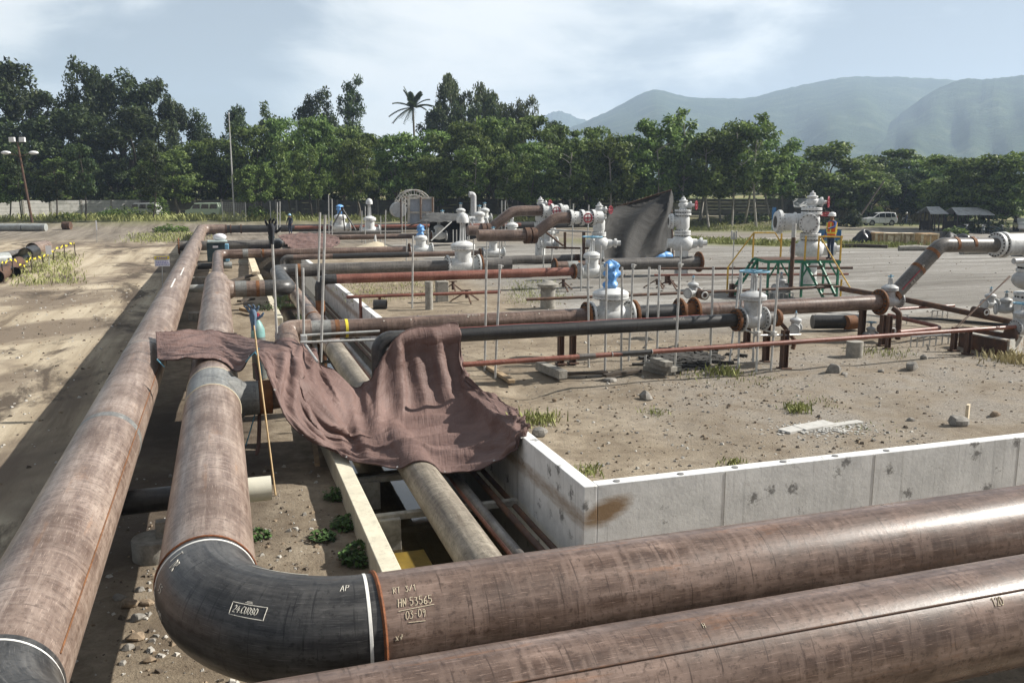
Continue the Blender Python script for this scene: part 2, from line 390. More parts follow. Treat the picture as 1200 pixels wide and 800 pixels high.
dirt = n.mix(n.ramp(nC, [(.56, 0.), (.72, .65)]), dirt, (.09, .075, .055))
grav = n.ramp(nC, [(.3, (.075, .068, .058)), (.5, (.2, .18, .155)), (.7, (.38, .355, .32))])
dirt = n.mix(n.math('MULTIPLY', zv, n.ramp(nA, [(.4, .2), (.6, .9)])), dirt, grav)
track = n.ramp(nT, [(.32, (.18, .14, .098)), (.45, (.34, .28, .198)), (.6, (.47, .4, .295)), (.78, (.53, .465, .355))])
track = n.mix(n.ramp(nD, [(.48, 0.), (.58, .85)]), track, (.15, .115, .085))
track = n.mix(n.ramp(n.noise(n.world((.5, .2, 1)), .8, 7, .7, .7), [(.52, 0.), (.6, .9)]), track, (.075, .057, .042))
track = n.mix(n.ramp(nC, [(.55, 0.), (.75, .4)]), track, (.12, .095, .07))
far = n.ramp(nT, [(.35, (.1, .085, .068)), (.5, (.19, .165, .135)), (.66, (.29, .255, .21))]); sy = n.new('ShaderNodeSeparateXYZ'); n.con(w, sy.inputs[0]); fb = n.math('ADD', n.math('MULTIPLY', sy.outputs[1], .0125), n.math('MULTIPLY', nD, .3)); dirt = n.mix(n.math('MULTIPLY', n.ramp(fb, [(.72+.1, 0.), (1.0, .85)]), n.math('SUBTRACT', 1., zp)), dirt, far)
c = n.mix(zl, dirt, track)
yard = n.ramp(nP, [(.32, (.1, .093, .08)), (.45, (.2, .19, .172)), (.57, (.29, .28, .258)), (.68, (.5, .49, .46))])
yard = n.mix(n.ramp(nB, [(.4, .5), (.6, 0.)]), yard, (.17, .15, .125))
c = n.mix(zp, c, yard)
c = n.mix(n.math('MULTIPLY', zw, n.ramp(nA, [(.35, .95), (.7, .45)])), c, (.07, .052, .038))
gr = n.ramp(nB, [(.3, (.09, .09, .035)), (.55, (.15, .155, .06)), (.75, (.24, .2, .1))])
c = n.mix(n.math('MULTIPLY', zg, n.ramp(nA, [(.3, .3), (.55, 1.)])), c, gr)
dr = n.ramp(nD, [(.35, (.08, .1, .035)), (.5, (.15, .165, .06)), (.65, (.27, .23, .12))])
c = n.mix(zd, c, dr)
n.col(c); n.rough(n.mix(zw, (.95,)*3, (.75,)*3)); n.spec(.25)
n.bump(n.math('ADD', n.math('MULTIPLY', nB, .6), n.math('MULTIPLY', nC, .5)), .75, .06)
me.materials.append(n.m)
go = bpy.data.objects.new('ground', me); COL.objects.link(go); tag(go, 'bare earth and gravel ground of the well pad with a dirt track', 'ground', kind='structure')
# water in the channel
b = MB(); b.add([(1.79, 7.2, -1.38), (4.48, 7.2, -1.38), (4.48, CEND-.1, -1.38), (1.79, CEND-.1, -1.38)], [(0, 1, 2, 3)])
n = NT('murky_channel_water'); n.col((.035, .026, .012)).rough(.04).spec(.6); n.bump(n.noise(n.world(), 3, 3, .5), .04, .02)
tag(b.build('water', n.m, smooth=0), 'still murky brown water in the bottom of the concrete channel', 'water', kind='structure')
# yellow slab in the water
b = MB(); b.box((2.42, 11.2, -1.42), (.5, 2.2, .12)); tag(b.build('sunken_board', simple('ochre_board', (.2, .135, .025), .5, .3, 5), bevel=.01), 'ochre yellow board lying in the channel water beside the concrete wall', 'board')
# ------------------------------------------------------------------ concrete walls
def concrete(name, base=(.56, .555, .53), stain=None, blots=True):
    n = NT(name); w = n.world()
    f = n.noise(w, 2.2, 8, .7); c = n.ramp(f, [(.3, tuple(x*.78 for x in base)), (.55, base), (.75, tuple(min(1, x*1.12) for x in base))])
    c = n.mix(n.ramp(n.noise(n.world((5, 5, .5)), 1.1, 6, .7), [(.55, 0.), (.7, .35)]), c, tuple(x*.55 for x in base))
    if blots:
        v = n.new('ShaderNodeTexVoronoi'); n.con(n.world((1, 1, 1.1)), v.inputs['Vector']); v.inputs['Scale'].default_value = 2.1; v.inputs['Randomness'].default_value = .85
        nn = n.noise(w, 14, 6, .75); d = n.math('ADD', v.outputs['Distance'], n.math('MULTIPLY', nn, .95))
        c = n.mix(n.ramp(d, [(.56, .85), (.7, 0.)]), c, (.15, .145, .14))
    c = n.mix(n.ramp(n.noise(w, 22, 4, .7), [(.62, 0.), (.7, .4)]), c, tuple(x*.5 for x in base))
    c = n.mix(n.ramp(n.noise(n.world((9, 9, .35)), 1.3, 7, .72), [(.55, 0.), (.66, .45)]), c, tuple(x*.45 for x in base))
    sz_ = n.new('ShaderNodeSeparateXYZ'); n.con(n.world(), sz_.inputs[0]); low = n.math('ADD', n.math('MULTIPLY', sz_.outputs[2], -1.1), n.math('MULTIPLY', n.noise(w, 4, 7, .75), .9))
    c = n.mix(n.ramp(low, [(1.0, 0.), (1.5, .4)]), c, (.33, .29, .23))
    c = n.mix(n.ramp(n.noise(w, 7, 8, .8, .6), [(.6, 0.), (.68, .5)]), c, (.3, .285, .26))
    if stain:
        g = n.new('ShaderNodeNewGeometry'); sp = n.new('ShaderNodeSeparateXYZ'); n.con(g.outputs['Position'], sp.inputs[0])
        dx = n.math('DIVIDE', n.math('SUBTRACT', sp.outputs[0], stain[0]), stain[2]); dz = n.math('DIVIDE', n.math('SUBTRACT', n.math('ADD', sp.outputs[2], n.math('MULTIPLY', sp.outputs[0], -.32)), stain[1]-.32*stain[0]), stain[3])
        r = n.math('ADD', n.math('MULTIPLY', dx, dx), n.math('MULTIPLY', dz, dz))
        r = n.math('ADD', r, n.math('MULTIPLY', n.noise(n.world((2, 2, 9)), 2.2, 5, .7), 1.1))
        c = n.mix(n.ramp(n.math('MULTIPLY', r, .5), [(.4, .9), (.85, 0.)]), c, (.25, .145, .055))
    n.col(c).rough(.85).spec(.3); n.bump(n.math('ADD', f, n.noise(w, 18, 5, .7)), .3, .012); return n.m
cw = concrete('pale_cast_concrete', (.76, .76, .745), stain=(4.72, -.28, .42, .2)); cy = concrete('yellowed_cast_concrete', (.6, .56, .44), blots=False)
b = MB()
b.box(((CXR0+CXR1)/2, (10.27+52)/2, (.1-1.8)/2), (CXR1-CXR0, 52-10.27, 1.9))
b.box(((CXR1+.001+36)/2, (FWY0+FWY1)/2, (.1-1.8)/2), (36-CXR1-.001, FWY1-FWY0, 1.9))
wl = tag(b.build('retaining_wall', cw, bevel=.012), 'pale L-shaped concrete wall around the raised earth pad with a rust stain near its corner', 'wall')
b = MB()
for k in range(6):
    x = 4.95+k*.9+random.uniform(-.1, .1); b.lathe([(0, .05), (.012, .045)], (x, 10.37+random.uniform(-.03, .03), .1005), seg=14)
b.m = 1
for x in (6.55, 9.1, 11.9): b.box((x, FWY0-.001, -.35), (.012, .006, .86))
for y in (13., 16.2, 20.): b.box((CXR0-.001, y, -.5), (.006, .012, 1.1))
b.build('wall_joint', [simple('grey_plug', (.2, .2, .2), .8), simple('pale_joint', (.42, .41, .39), .9)], wl)
b = MB()
b.box(((CXL0+CXL1)/2, (7.6+30)/2, -1.2), (CXL1-CXL0, 30-7.6, 1.2)); b.box(((CXL0+CXL1)/2+.12, 41., -1.22), (CXL1-CXL0, 17., 1.2)); 
tag(b.build('channel_wall', cy, bevel=.012), 'low yellowish concrete wall along the left edge of the water channel', 'wall')
# boards and offcuts by the channel
for (p, q, zz, lab) in [((367, 515), (372, 545), -.85, 'short pale timber offcut stuck upright beside the channel wall'), ]:
    b = MB(); a = G(p[0], p[1], zz); e = G(q[0], q[1], zz); b.bar(a+V(0, 0, .2), e, .09, .05); tag(b.build('timber_offcut', M_['wood'], bevel=.004), lab, 'timber')
# ------------------------------------------------------------------ strokes for chalk lettering
GL = {'0': [[(1, 0), (.2, 1), (.2, 4), (1, 5.6), (2, 5), (2.5, 3), (2, .8), (1, 0)]], '2': [[(.2, 4.6), (1, 5.6), (2.2, 5), (2, 3.5), (.3, .2), (2.6, .1)]], '3': [[(.3, 5.4), (2, 5.5), (1, 3.4), (2.2, 2.4), (1.6, .3), (.2, .2)]],
      '4': [[(1.6, 5.6), (.2, 2), (2.7, 2.1)], [(2, 4), (1.9, 0)]], '5': [[(2.5, 5.5), (.6, 5.5), (.5, 3.2), (2, 3.2), (2.3, 1.2), (1, 0), (.2, .5)]], '6': [[(2, 5.5), (.6, 3.4), (.4, 1), (1.4, 0), (2.3, 1.2), (1.6, 2.6), (.5, 2)]],
      '9': [[(2.2, 4), (1, 3), (.4, 4.3), (1.2, 5.5), (2.2, 4.6), (2.1, 2), (1.6, 0)]], '1': [[(.4, 4.4), (1.3, 5.6), (1.3, 0)]], '8': [[(1.3, 2.9), (.4, 4.2), (1.3, 5.5), (2.2, 4.3), (1.3, 2.9), (.2, 1.4), (1.3, 0), (2.4, 1.3), (1.3, 2.9)]],
      'R': [[(.3, 0), (.4, 5.5), (2, 5), (1.9, 3.3), (.5, 2.8), (2.4, 0)]], 'T': [[(0, 5.4), (2.6, 5.6)], [(1.3, 5.5), (1.2, 0)]], 'H': [[(.3, 0), (.4, 5.6)], [(2.2, 0), (2.3, 5.6)], [(.3, 2.8), (2.2, 3)]],
      'N': [[(.3, 0), (.4, 5.5), (2.2, .2), (2.4, 5.6)]], 'C': [[(2.3, 4.8), (1.2, 5.5), (.3, 3.4), (.5, .8), (1.4, 0), (2.4, .7)]], 'U': [[(.3, 5.5), (.4, 1), (1.2, 0), (2.1, .9), (2.3, 5.5)]], 'D': [[(.4, 0), (.4, 5.5), (2, 4.6), (2.3, 2), (1.4, .3), (.3, 0)]],
      'P': [[(.4, 0), (.4, 5.5), (2.2, 5), (2, 3.2), (.5, 2.8)]], 'A': [[(.2, 0), (1.3, 5.6), (2.4, 0)], [(.7, 2), (2, 2.1)]], 'X': [[(.2, 0), (2.3, 3.6)], [(.2, 3.4), (2.2, .2)]], '/': [[(.2, 0), (2.4, 5.6)]], '-': [[(.3, 2.6), (2.2, 2.8)]], ':': [[(.9, 3.8), (1, 3.6)], [(.9, 1), (1, .9)]], '.': [[(.8, .6), (1.2, .5)]],
      '*': [[(.2, 2.8), (2.4, 3)], [(1.2, 1), (1.5, 4.8)], [(.4, 1.4), (2.2, 4.4)]], ' ': []}
def letter(text, surf, u0, v0, h, th=.005, mb=None, slant=.12, jit=.16, extra=()):
    """surf(u, v) -> point on the pipe; u along the line of writing, v upwards (metres)"""
    mb = mb or MB(); s = h/5.6; x = 0; th *= .68
    for ch in text:
        dy = random.uniform(-jit, jit)*2
        for st in GL.get(ch, []):
            P = []
            for i, (a, c) in enumerate(st):
                P.append(((x+a+slant*c+random.uniform(-.1, .1))*s, (c+dy+random.uniform(-.12, .12))*s))
            Q = [P[0]]
            for i in range(1, len(P)):
                for t in (.34, .67, 1.): Q.append((lerp(P[i-1][0], P[i][0], t), lerp(P[i-1][1], P[i][1], t)))
            mb.tube([surf(u0+a, v0+c) for a, c in Q], th, seg=5)
        x += 1.6 if ch in '.:' else 3.1
    for st in extra:
        Q = [st[0]]
        for i in range(1, len(st)):
            for t in np.linspace(.1, 1, 10): Q.append((lerp(st[i-1][0], st[i][0], t), lerp(st[i-1][1], st[i][1], t)))
        mb.tube([surf(u0+a, v0+c) for a, c in Q], th, seg=5)
    return mb
# ------------------------------------------------------------------ the two big pipelines
PR = .457; PZ = .3
bc = thing('large_pipeline', 'inner one of two large brown pipelines, with a chalk-marked black bend', 'pipeline', (-.3, 8.4, PZ))
ER = 1.38; EC = V(-.29+ER, 8.36)               # bend centre (plan)
BX = -.29; CY = EC[1]-ER
TEE1, TEE2 = 16.0, G(300, 338, PZ)[1]
def seam(mb, c, ax, R=PR+.008, r=.013):
    mb.ring(c, ax, R, r, 40, 6)
sg = 56
bx_end = BX+.09
def bxat(y): return BX+(bx_end-BX)*(y-8.36)/(36.5-8.36)
def sect(y0, y1, mat, nm='pipe_section', r=PR):
    b = MB(); b.tube([(bxat(y), y, PZ) for y in np.linspace(y0, y1, max(2, int((y1-y0)/.8)))], r, sg, caps=True); return b.build(nm, M_[mat], bc)
sect(8.36, TEE1-.75, 'pipe'); sect(TEE1-.74, TEE1+.75, 'grey', 'tee', PR+.004); sect(TEE1+.76, 36.5, 'pipe')
b = MB(); b.tube([(BX+.6*0, TEE1, PZ), (BX+.42, TEE1, PZ), (BX+.55, TEE1, PZ), (BX+.8, TEE1, PZ)], [.43, .4, .31, .3], 36); b.build('tee_neck', M_['grey'], bc)
b = MB(); 
for i in range(13):
    pass
arc = [(EC[0]-ER*math.cos(a), EC[1]-ER*math.sin(a), PZ) for a in np.linspace(0, PI/2, 28)]
b.tube(arc, PR+.004, sg); b.build('elbow', M_['elbow'], bc)
b = MB(); b.tube([(x, CY+.006*(x-1)*0, PZ) for x in np.linspace(EC[0]+.0, 24, 30)], PR, sg); b.build('pipe_section', M_['pipe2'], bc)
b = MB(); seam(b, (BX, 8.37, PZ), (0, 1, 0)); b.build('weld_bead', M_['weld'], bc); b = MB(); seam(b, (EC[0]+.005, CY, PZ), (1, 0, 0), PR+.012, .02); b.build('weld_bead', M_['weld'], bc)
for q in (-.75, .75): b = MB(); seam(b, (bxat(TEE1+q), TEE1+q, PZ), (0, 1, 0), PR+.002, .012); b.build('weld_bead', M_['ychalk'], bc)
b = MB()
for a in (.055, PI/2-.06):
    c = V(EC[0]-ER*math.cos(a), EC[1]-ER*math.sin(a), PZ); ax = V(math.sin(a), -math.cos(a), 0)
    b = MB(); b.lathe([(-.014, PR+.004), (-.012, PR+.0075), (.012, PR+.0075), (.014, PR+.004)], c, ax, 56); b.build('paint_band', M_['whitepaint'], bc)
b = MB(); b.tube([(bx_end-.0, 36.5, PZ), (bx_end, 36.6, PZ), (bx_end+.02, 37.9, PZ), (bx_end+.03, 38.1, PZ)], [PR, PR, .27, .265], 40); b.build('reducer', M_['pipe'], bc)
P6Y = 52.5
b = MB(); b.tube(fillet([(bx_end+.03, 38.1, PZ), (bx_end+.05, P6Y, PZ), (2.2, P6Y, PZ)], .6), .262, 36); b.build('pipe_section', M_['pipe2'], bc)
b = MB(); b.tube([(1.2, P6Y, PZ), (1.5, P6Y, PZ)], .268, 30); b.build('pipe_collar', M_['grey'], bc)
# second branch of the inner line: across, along, and across again to the fifth run
BR = .295; P5Y = 41.; PX5 = 2.35
b = MB(); b.tube([(bxat(TEE2)+.1, TEE2, PZ), (bxat(TEE2)+.43, TEE2, PZ), (bxat(TEE2)+.6, TEE2, PZ)], [.4, .38, BR], 32); b.tube([(.2, TEE2, PZ), (1.55, TEE2, PZ)], BR, 32); b.build('branch_pipe', M_['pipe'], bc)
b = MB(); b.tube([(.45, TEE2, PZ), (.85, TEE2, PZ)], BR+.005, 32); b.build('pipe_collar', M_['grey'], bc)
b = MB(); b.tube(fillet([(1.5, TEE2, PZ), (PX5, TEE2, PZ), (PX5, P5Y, PZ), (3.4, P5Y, PZ)], .75), BR+.003, 32); b.build('branch_elbow', M_['elbow'], bc)
b = MB(); b.lathe([(-.06, BR+.006), (.06, BR+.006)], (3.35, P5Y, PZ), (1, 0, 0), 32); b.build('weld_bead', M_['rust'], bc); b = MB(); b.lathe([(-.06, BR+.006), (.06, BR+.006)], (1.25, TEE2, PZ), (1, 0, 0), 32); b.build('weld_bead', M_['rust'], bc)
b = MB(); b.tube([(3.35, P5Y, PZ), (11.05, P5Y, PZ)], BR, 32); b.build('pipe_section', M_['dark'], bc)
# first branch: neck, rusty collar, bend under the tarp, rising to the third run
P3Y, P3Z, P3R = 19.0, 1.0, .2
b = MB(); b.lathe([(0, .305), (.22, .305)], (.52, TEE1, PZ), (1, 0, 0), 32); b.build('weld_collar', M_['rust'], bc)
b = MB(); b.tube(fillet([(.7, TEE1, PZ), (1.22, TEE1, PZ+.05), (1.22, P3Y-.4, P3Z-.12), (1.22, P3Y, P3Z), (1.75, P3Y, P3Z)], .32), .235, 28); b.build('branch_pipe', M_['pipe'], bc)
# lettering on bend and pipe
def cyl_surf(x0, ang0, r=PR+.004):            # on the C run: u along +X, v upwards around the pipe
    return lambda u, v: V(x0+u, CY-r*math.cos(ang0+v/r), PZ+r*math.sin(ang0+v/r))
def tor_surf(a0, ph0, r=PR+.008):             # on the bend: u along the sweep, v upwards around the pipe (outer side)
    def f(u, v):
        a = a0+u/(ER+r*math.cos(ph0)); ph = ph0+v/r; R = ER+r*math.cos(ph)
        return V(EC[0]-R*math.cos(a), EC[1]-R*math.sin(a), PZ+r*math.sin(ph))
    return f
mb = MB(); s = cyl_surf(1.22, .78)
letter('RT 3/1', s, -.02, .13, .062, .004, mb, .1); letter('HN:53565', s, 0, 0, .07, .005, mb, .1, extra=[[(0, -.03), (.3, -.015)]]); letter('03-09', s, .05, -.1, .062, .0045, mb, .1, extra=[[(.02, -.03), (.16, -.035)]])
letter('X*', s, -.05, -.26, .06, .0045, mb)
mb.build('chalk_writing', M_['ychalk'], bc)
mb = MB(); s = tor_surf(.84, .7)
letter('24.CU080', s, .0, 0, .057, .005, mb, .1, extra=[[(-.02, -.025), (-.03, .075), (.31, .075), (.305, -.03), (-.02, -.025)], [(.09, .09), (.16, .09)], [(.1, .1), (.15, .102)]])
s = tor_surf(.1, .75); letter('T', s, .02, .04, .13, .004, mb, .0); letter('DR', s, .14, .02, .1, .005, mb, .0); letter('2', s, -.03, -.3, .08, .004, mb); letter('5.5', s, .16, -.2, .07, .004, mb); letter('1X', s, .07, -.42, .09, .004, mb); letter('P9', s, .26, -.42, .08, .004, mb)
s = tor_surf(1.38, 1.2); letter('AP', s, -.02, .02, .07, .004, mb)
s = tor_surf(.75, 1.9); 
mb.tube([s(u, .04*math.sin(u*3)) for u in np.linspace(-.1, .45, 14)], .004, 5)
mb.build('chalk_writing', M_['chalk'], bc)
# support post of the small cross pipe, under the inner line
ad = thing('large_pipeline', 'outer one of two large brown pipelines, running beside the dirt track', 'pipeline', (-1.74, 8, PZ))
AX0, AX1, DY, AYE = -1.75, -1.5, 5.52, 83.
def axat(y): return AX0+(AX1-AX0)*(y-7)/(AYE-7)
ec = V(AX0+ER, DY+ER)
for y0, y1, m in ((ec[1], 16.3, 'pipe'), (16.3, 20.2, 'pipe'), (20.2, 48., 'pipe'), (48., AYE, 'pipe')):
    b = MB(); b.tube([(axat(y), y, PZ) for y in np.linspace(y0, y1, 8)], PR, sg); b.build('pipe_section', M_[m], ad)
b = MB(); b.tube([(ec[0]-ER*math.cos(a), ec[1]-ER*math.sin(a), PZ) for a in np.linspace(0, PI/2, 24)], PR+.004, sg); b.build('elbow', M_['elbow'], ad)
b = MB(); b.tube([(x, DY, PZ) for x in np.linspace(ec[0], 24, 30)], PR, sg); b.build('pipe_section', M_['pipe2'], ad)
b = MB(); b.lathe([(-.012, PR+.004), (-.01, PR+.0075), (.01, PR+.0075), (.012, PR+.004)], (AX0, ec[1]-.08, PZ), (0, 1, 0), 56); b.build('paint_band', M_['whitepaint'], ad)
b = MB(); b.lathe([(-.12, PR+.001), (-.1, PR+.004), (.1, PR+.004), (.12, PR+.001)], (axat(13.7), 13.7, PZ), (0, 1, 0), 56); b.build('weld_band', M_['grey'], ad); b = MB(); b.lathe([(-.02, PR+.001), (0, PR+.012), (.02, PR+.001)], (axat(20.2), 20.2, PZ), (0, 1, 0), 56); b.build('weld_bead', M_['grey'], ad)
b = MB()
p = [(x, DY-PR*math.cos(.93)-.008, PZ+PR*math.sin(.93)) for x in np.linspace(1.2, 24, 60)]
b.tube(p, .009, 6); b.build('seam_weld', M_['rustdk'], ad)
b = MB(); b.tube([(axat(y)+(PR+.002)*math.cos(.42), y, PZ+(PR+.002)*math.sin(.42)) for y in np.linspace(7, 19.6, 30)], .009, 6, flat=1); b.build('seam_weld', M_['rust'], ad)
mb = MB(); f = lambda u, v: V(3.9+u, DY-(PR+.004)*math.cos(.72+v/PR), PZ+(PR+.004)*math.sin(.72+v/PR)); letter('120', f, 2.0, 0, .07, .005, mb); letter('H', f, -.6, .25, .05, .004, mb)
mb.build('chalk_writing', M_['ychalk'], ad)
b = MB()
for y0, y1, a in ((31, 34, 1.45), (35.5, 39, 1.2)):
    b = MB(); b.tube([(axat(y)+(PR+.003)*math.cos(a), y, PZ+(PR+.003)*math.sin(a)) for y in np.linspace(y0, y1, 8)], .03, 6, flat=.2); b.build('paint_streak', M_['whitepaint'], ad)
b = MB(); b.tube(fillet([(AX1, AYE, PZ), (AX1, 84.5, PZ), (.5, 84.5, PZ)], .9), PR, 32); b.build('elbow', M_['pipe'], ad)
b = MB(); b.tube([(.2, 84.5, PZ), (.6, 84.5, PZ), (1.2, 84.5, PZ), (40, 84.5, PZ)], [PR-.04, .37, .33, .33], 28); b.build('pipe_section', M_['black'], ad)
b = MB()
for x in (.6, 1.0, 1.9): b = MB(); b.lathe([(-.06, .42), (.06, .42)], (x, 84.5, PZ), (1, 0, 0), 24); b.build('pipe_flange', M_['rustdk'], ad)
# concrete pad pieces carrying the small pipes below the big ones
# ------------------------------------------------------------------ cross pipes
X1 = (1, 0, 0)
def run(name, label, y, z, r, x0, x1, mat, cat='pipe', drop=None, flange=None, dy=0., bands=()):
    """a pipe laid left to right; drop = depth of the bend down into the channel at its left end"""
    t = thing(name, label, cat, (x0, y, z))
    pts = [(x0, y, z), (x1, y+dy, z)]; b = MB()
    if drop is not None:
        R = drop[1]; mid = drop[2] if len(drop) > 2 else mat
        b2 = MB(); b2.tube(fillet([(x0, y, drop[0]), (x0, y, z), (x0+R*1.02, y, z)], R, 14), r+.003, 26); b2.build('elbow', M_[mid], t)
        pts[0] = (x0+R*1.03, y, z); rr = drop[3] if len(drop) > 3 else None
        if rr: b3 = MB(); b3.tube([(x0, y, drop[0]-.9), (x0, y, drop[0]+.02)], r*.98, 22); b3.build('riser', M_[rr], t)
    b.tube([V(*pts[0])+(V(*pts[1])-V(*pts[0]))*k/8 for k in range(9)], r, 28); b.build('pipe_section', M_[mat], t)
    for (bx, w, m) in bands:
        b = MB(); b.lathe([(-w/2, r+.004), (w/2, r+.004)], (bx, y+dy*(bx-x0)/(x1-x0), z), X1, 28); b.build('weld_collar' if m == 'rust' else 'pipe_collar', M_[m], t)
    for fx in (flange or []):
        b = MB(); b.flange((fx, y+dy, z), X1, r*1.75, .07); b.m = 1; b.bolts((fx, y+dy, z), X1, r*1.42, 16, r*.12, .14); b.build('flange', [M_['rust'], M_['bolt']], t)
    return t
P1Y, P2Y, P2Z, P2R = 16.0, 17.0, 1.07, .148
t = run('small_red_pipe', 'thin rusty red pipe running lowest and nearest across the earth pad', P1Y, .66, .05, 4.3, 18.3, 'red', dy=.25, bands=((6.9, .35, 'dark'), (7.9, .9, 'black')))
b = MB()
for x in (7.45, 8.35): b = MB(); b.ring((x, P1Y+.05, .66), X1, .052, .008, 16, 5); b.build('pipe_clamp', M_['galv'], t)
P2 = run('black_cross_pipe', 'black pipe with a bend down into the channel, partly under the brown tarp', P2Y, P2Z, P2R, 2.86, 10.9, 'black', drop=(.3, .5, 'elbow', 'black'), flange=(10.94,))
b = MB(); b.lathe([(-.05, P2R+.004), (.05, P2R+.004)], (3.45, P2Y, P2Z), X1, 24); b.build('weld_collar', M_['rust'], P2)
b = MB(); s = lambda u, v: V(2.86+.5-(.5+P2R+.0)*math.cos(.9+u)*1., P2Y-P2R*.9-.012, P2Z-.5+.55*math.sin(.9+u)+v); 
b.tube([(x, P2Y-.05*math.sin(x*3), P2Z+P2R+.002) for x in np.linspace(4.3, 10.2, 24)], .012, 5, flat=.3); b.build('paint_streak', simple('faded_red_paint', (.45, .12, .1), .7), P2)
b = MB(); f = lambda u, v: V(9.3+u, P2Y-(P2R+.003)*math.cos(.65+v/P2R), P2Z+(P2R+.003)*math.sin(.65+v/P2R)); letter('HN 3212', f, 0, 0, .07, .004, b)
b.build('chalk_writing', M_['chalk'], P2)
V1X, V2X = 8.76, 11.36
P3 = run('brown_cross_pipe', 'thick brown pipe crossing the channel to the white valve wrapped in blue plastic', P3Y, P3Z, P3R, 1.75, 8.1, 'pipe2', flange=(8.14,), bands=((1.95, .42, 'grey'), (2.3, .09, 'rust')))
b = MB(); b.lathe([(-.03, P3R+.005), (.03, P3R+.005)], (2.5, P3Y, P3Z), X1, 24); b.build('tape_mark', M_['tapeyellow'], P3)
b = MB()
for x in (3.3, 3.9, 5.2, 6.1, 6.9): b.lathe([(0, .014), (.03, .014)], (x, P3Y-.13, P3Z+.13), (0, -.7, .7), 6)
f = lambda u, v: V(5.2+u, P3Y-(P3R+.003)*math.cos(.9+v/P3R), P3Z+(P3R+.003)*math.sin(.9+v/P3R)); letter('HN 4113 0', f, 0, 0, .06, .004, b); b.build('chalk_writing', M_['chalk'], P3)
t = run('brown_cross_pipe', 'brown pipe from the rusty flanges near the blue wrapped valve to the sloping riser', P3Y, P3Z, P3R, 9.42, 16.55, 'pipe2', flange=(9.38, 10.62, 11.02, 16.6), bands=((10.82, .3, 'rust'), (10.0, 1.1, 'black')))
# riser of the third run: slopes up to the right wellhead arm
RX = AY(1040, 352, P3Y)[0]
ra = AY(1048, 345, P3Y); rb = AY(1102, 287, P3Y); rc = AY(1166, 287, P3Y)
t = thing('sloping_riser_pipe', 'sloping brown riser pipe climbing to the big white flange', 'pipe', tuple(ra))
b = MB(); b.tube(fillet([ra, rb, rc], .45, 10), .2, 28); b.build('pipe_section', M_['dark'], t)
b = MB()
d = (rb-ra)/np.linalg.norm(rb-ra)
for k, ax in ((ra+d*.98, d), (rb+V(.48, 0, 0), X1), (rb+V(1.05, 0, 0), X1), (ra+d*.0, d), (rb-d*.33, d)): b = MB(); b.lathe([(-.05, .206), (.05, .206)], k, ax, 24); b.build('weld_collar', M_['rust'], t)
b = MB(); f = lambda u, v: ra+d*(.25+u)+V(-d[2], 0, d[0])*v+V(0, -.203, 0); letter('HN 5', f, .2, -.05, .07, .005, b); letter('04', f, .75, .05, .07, .005, b); b.build('chalk_writing', M_['chalk'], t)
b = MB(); b.tube([ra+d*q+V(0, -.19, 0)+V(-d[2], 0, d[0])*.06 for q in (.15, .5, .9)], .014, 5); b.build('paint_streak', M_['redwheel'], t)
P4Y, P4Z, P4R = 33., .66, .178
P4 = run('red_cross_pipe', 'bright red-brown pipe with a black bend, ending at the flat blue wheel valve', P4Y, P4Z, P4R, 3.42, 13.5, 'red', drop=(-.1, .6, 'elbow', 'rust'), flange=(13.56,))
t = run('open_flanged_pipe', 'short brown flanged pipe with an open end behind the red cross pipe', 36.2, .6, .2, 14.0, 16.2, 'pipe2', flange=(13.96,), bands=((14.8, .5, 'conduit'), (15.1, .12, 'rust')))
b = MB(); b.flange((13.915, 36.2, .6), X1, .23, .02); b.build('flange_opening', M_['bolt'], t)
t = run('grey_cross_pipe', 'thick dark grey pipe with a wide rusty end flange in front of the grey tent', 36.2, .6, .275, 16.25, 21.1, 'dark', flange=(21.15,))
t = run('grey_stub_pipe', 'short dark grey pipe stub bolted to the right of the domed white valve', P5Y, PZ, BR, 12.0, 13.5, 'dark', flange=(11.97,))
t = run('thin_brown_pipe', 'thin brown and black pipe with a small bend left, behind the domed valve line', 46.2, .5, .14, 3.0, 13.4, 'pipe2', drop=(-.3, .5, 'dark'), flange=(13.45,), bands=((7.5, 4., 'black'),))
t = run('brown_cross_pipe', 'long brown pipe leading right from the tapered end of the inner big pipeline', P6Y, PZ, .235, 2.25, 10.8, 'pipe2', flange=(10.84,), bands=((2.32, .12, 'rust'),))
t = run('dark_cross_pipe', 'dark brown pipe passing under the low black tent at the back', 60., .72, .17, 6.2, 13.9, 'pipe2', flange=(13.95,))
t = run('slim_grey_pipe', 'slim grey pipe in the back rows behind the small brown tarp', 66., .72, .125, 5.5, 13., 'dark')
t = run('slim_red_pipe', 'slim red oxide pipe lying in front of the black pipe at the back', 76., .72, .14, 6., 26., 'red')
t = run('long_grey_pipe', 'long grey pipe at the back behind the pair of bent pipes', 44., .25, .22, 14., 20.3, 'dark')
t = run('dark_bent_pipe', 'dark pipe passing under the outer big pipeline and ending in a bend', 61.5, .25, .31, -2.6, 3.2, 'dark', flange=(-2.55,))
b = MB(); b.tube(fillet([(3.1, 61.5, .25), (3.75, 61.5, .25), (3.75, 63.2, .25), (7.2, 63.2, .25)], .6), .315, 24); b.build('elbow', M_['elbow'], t)
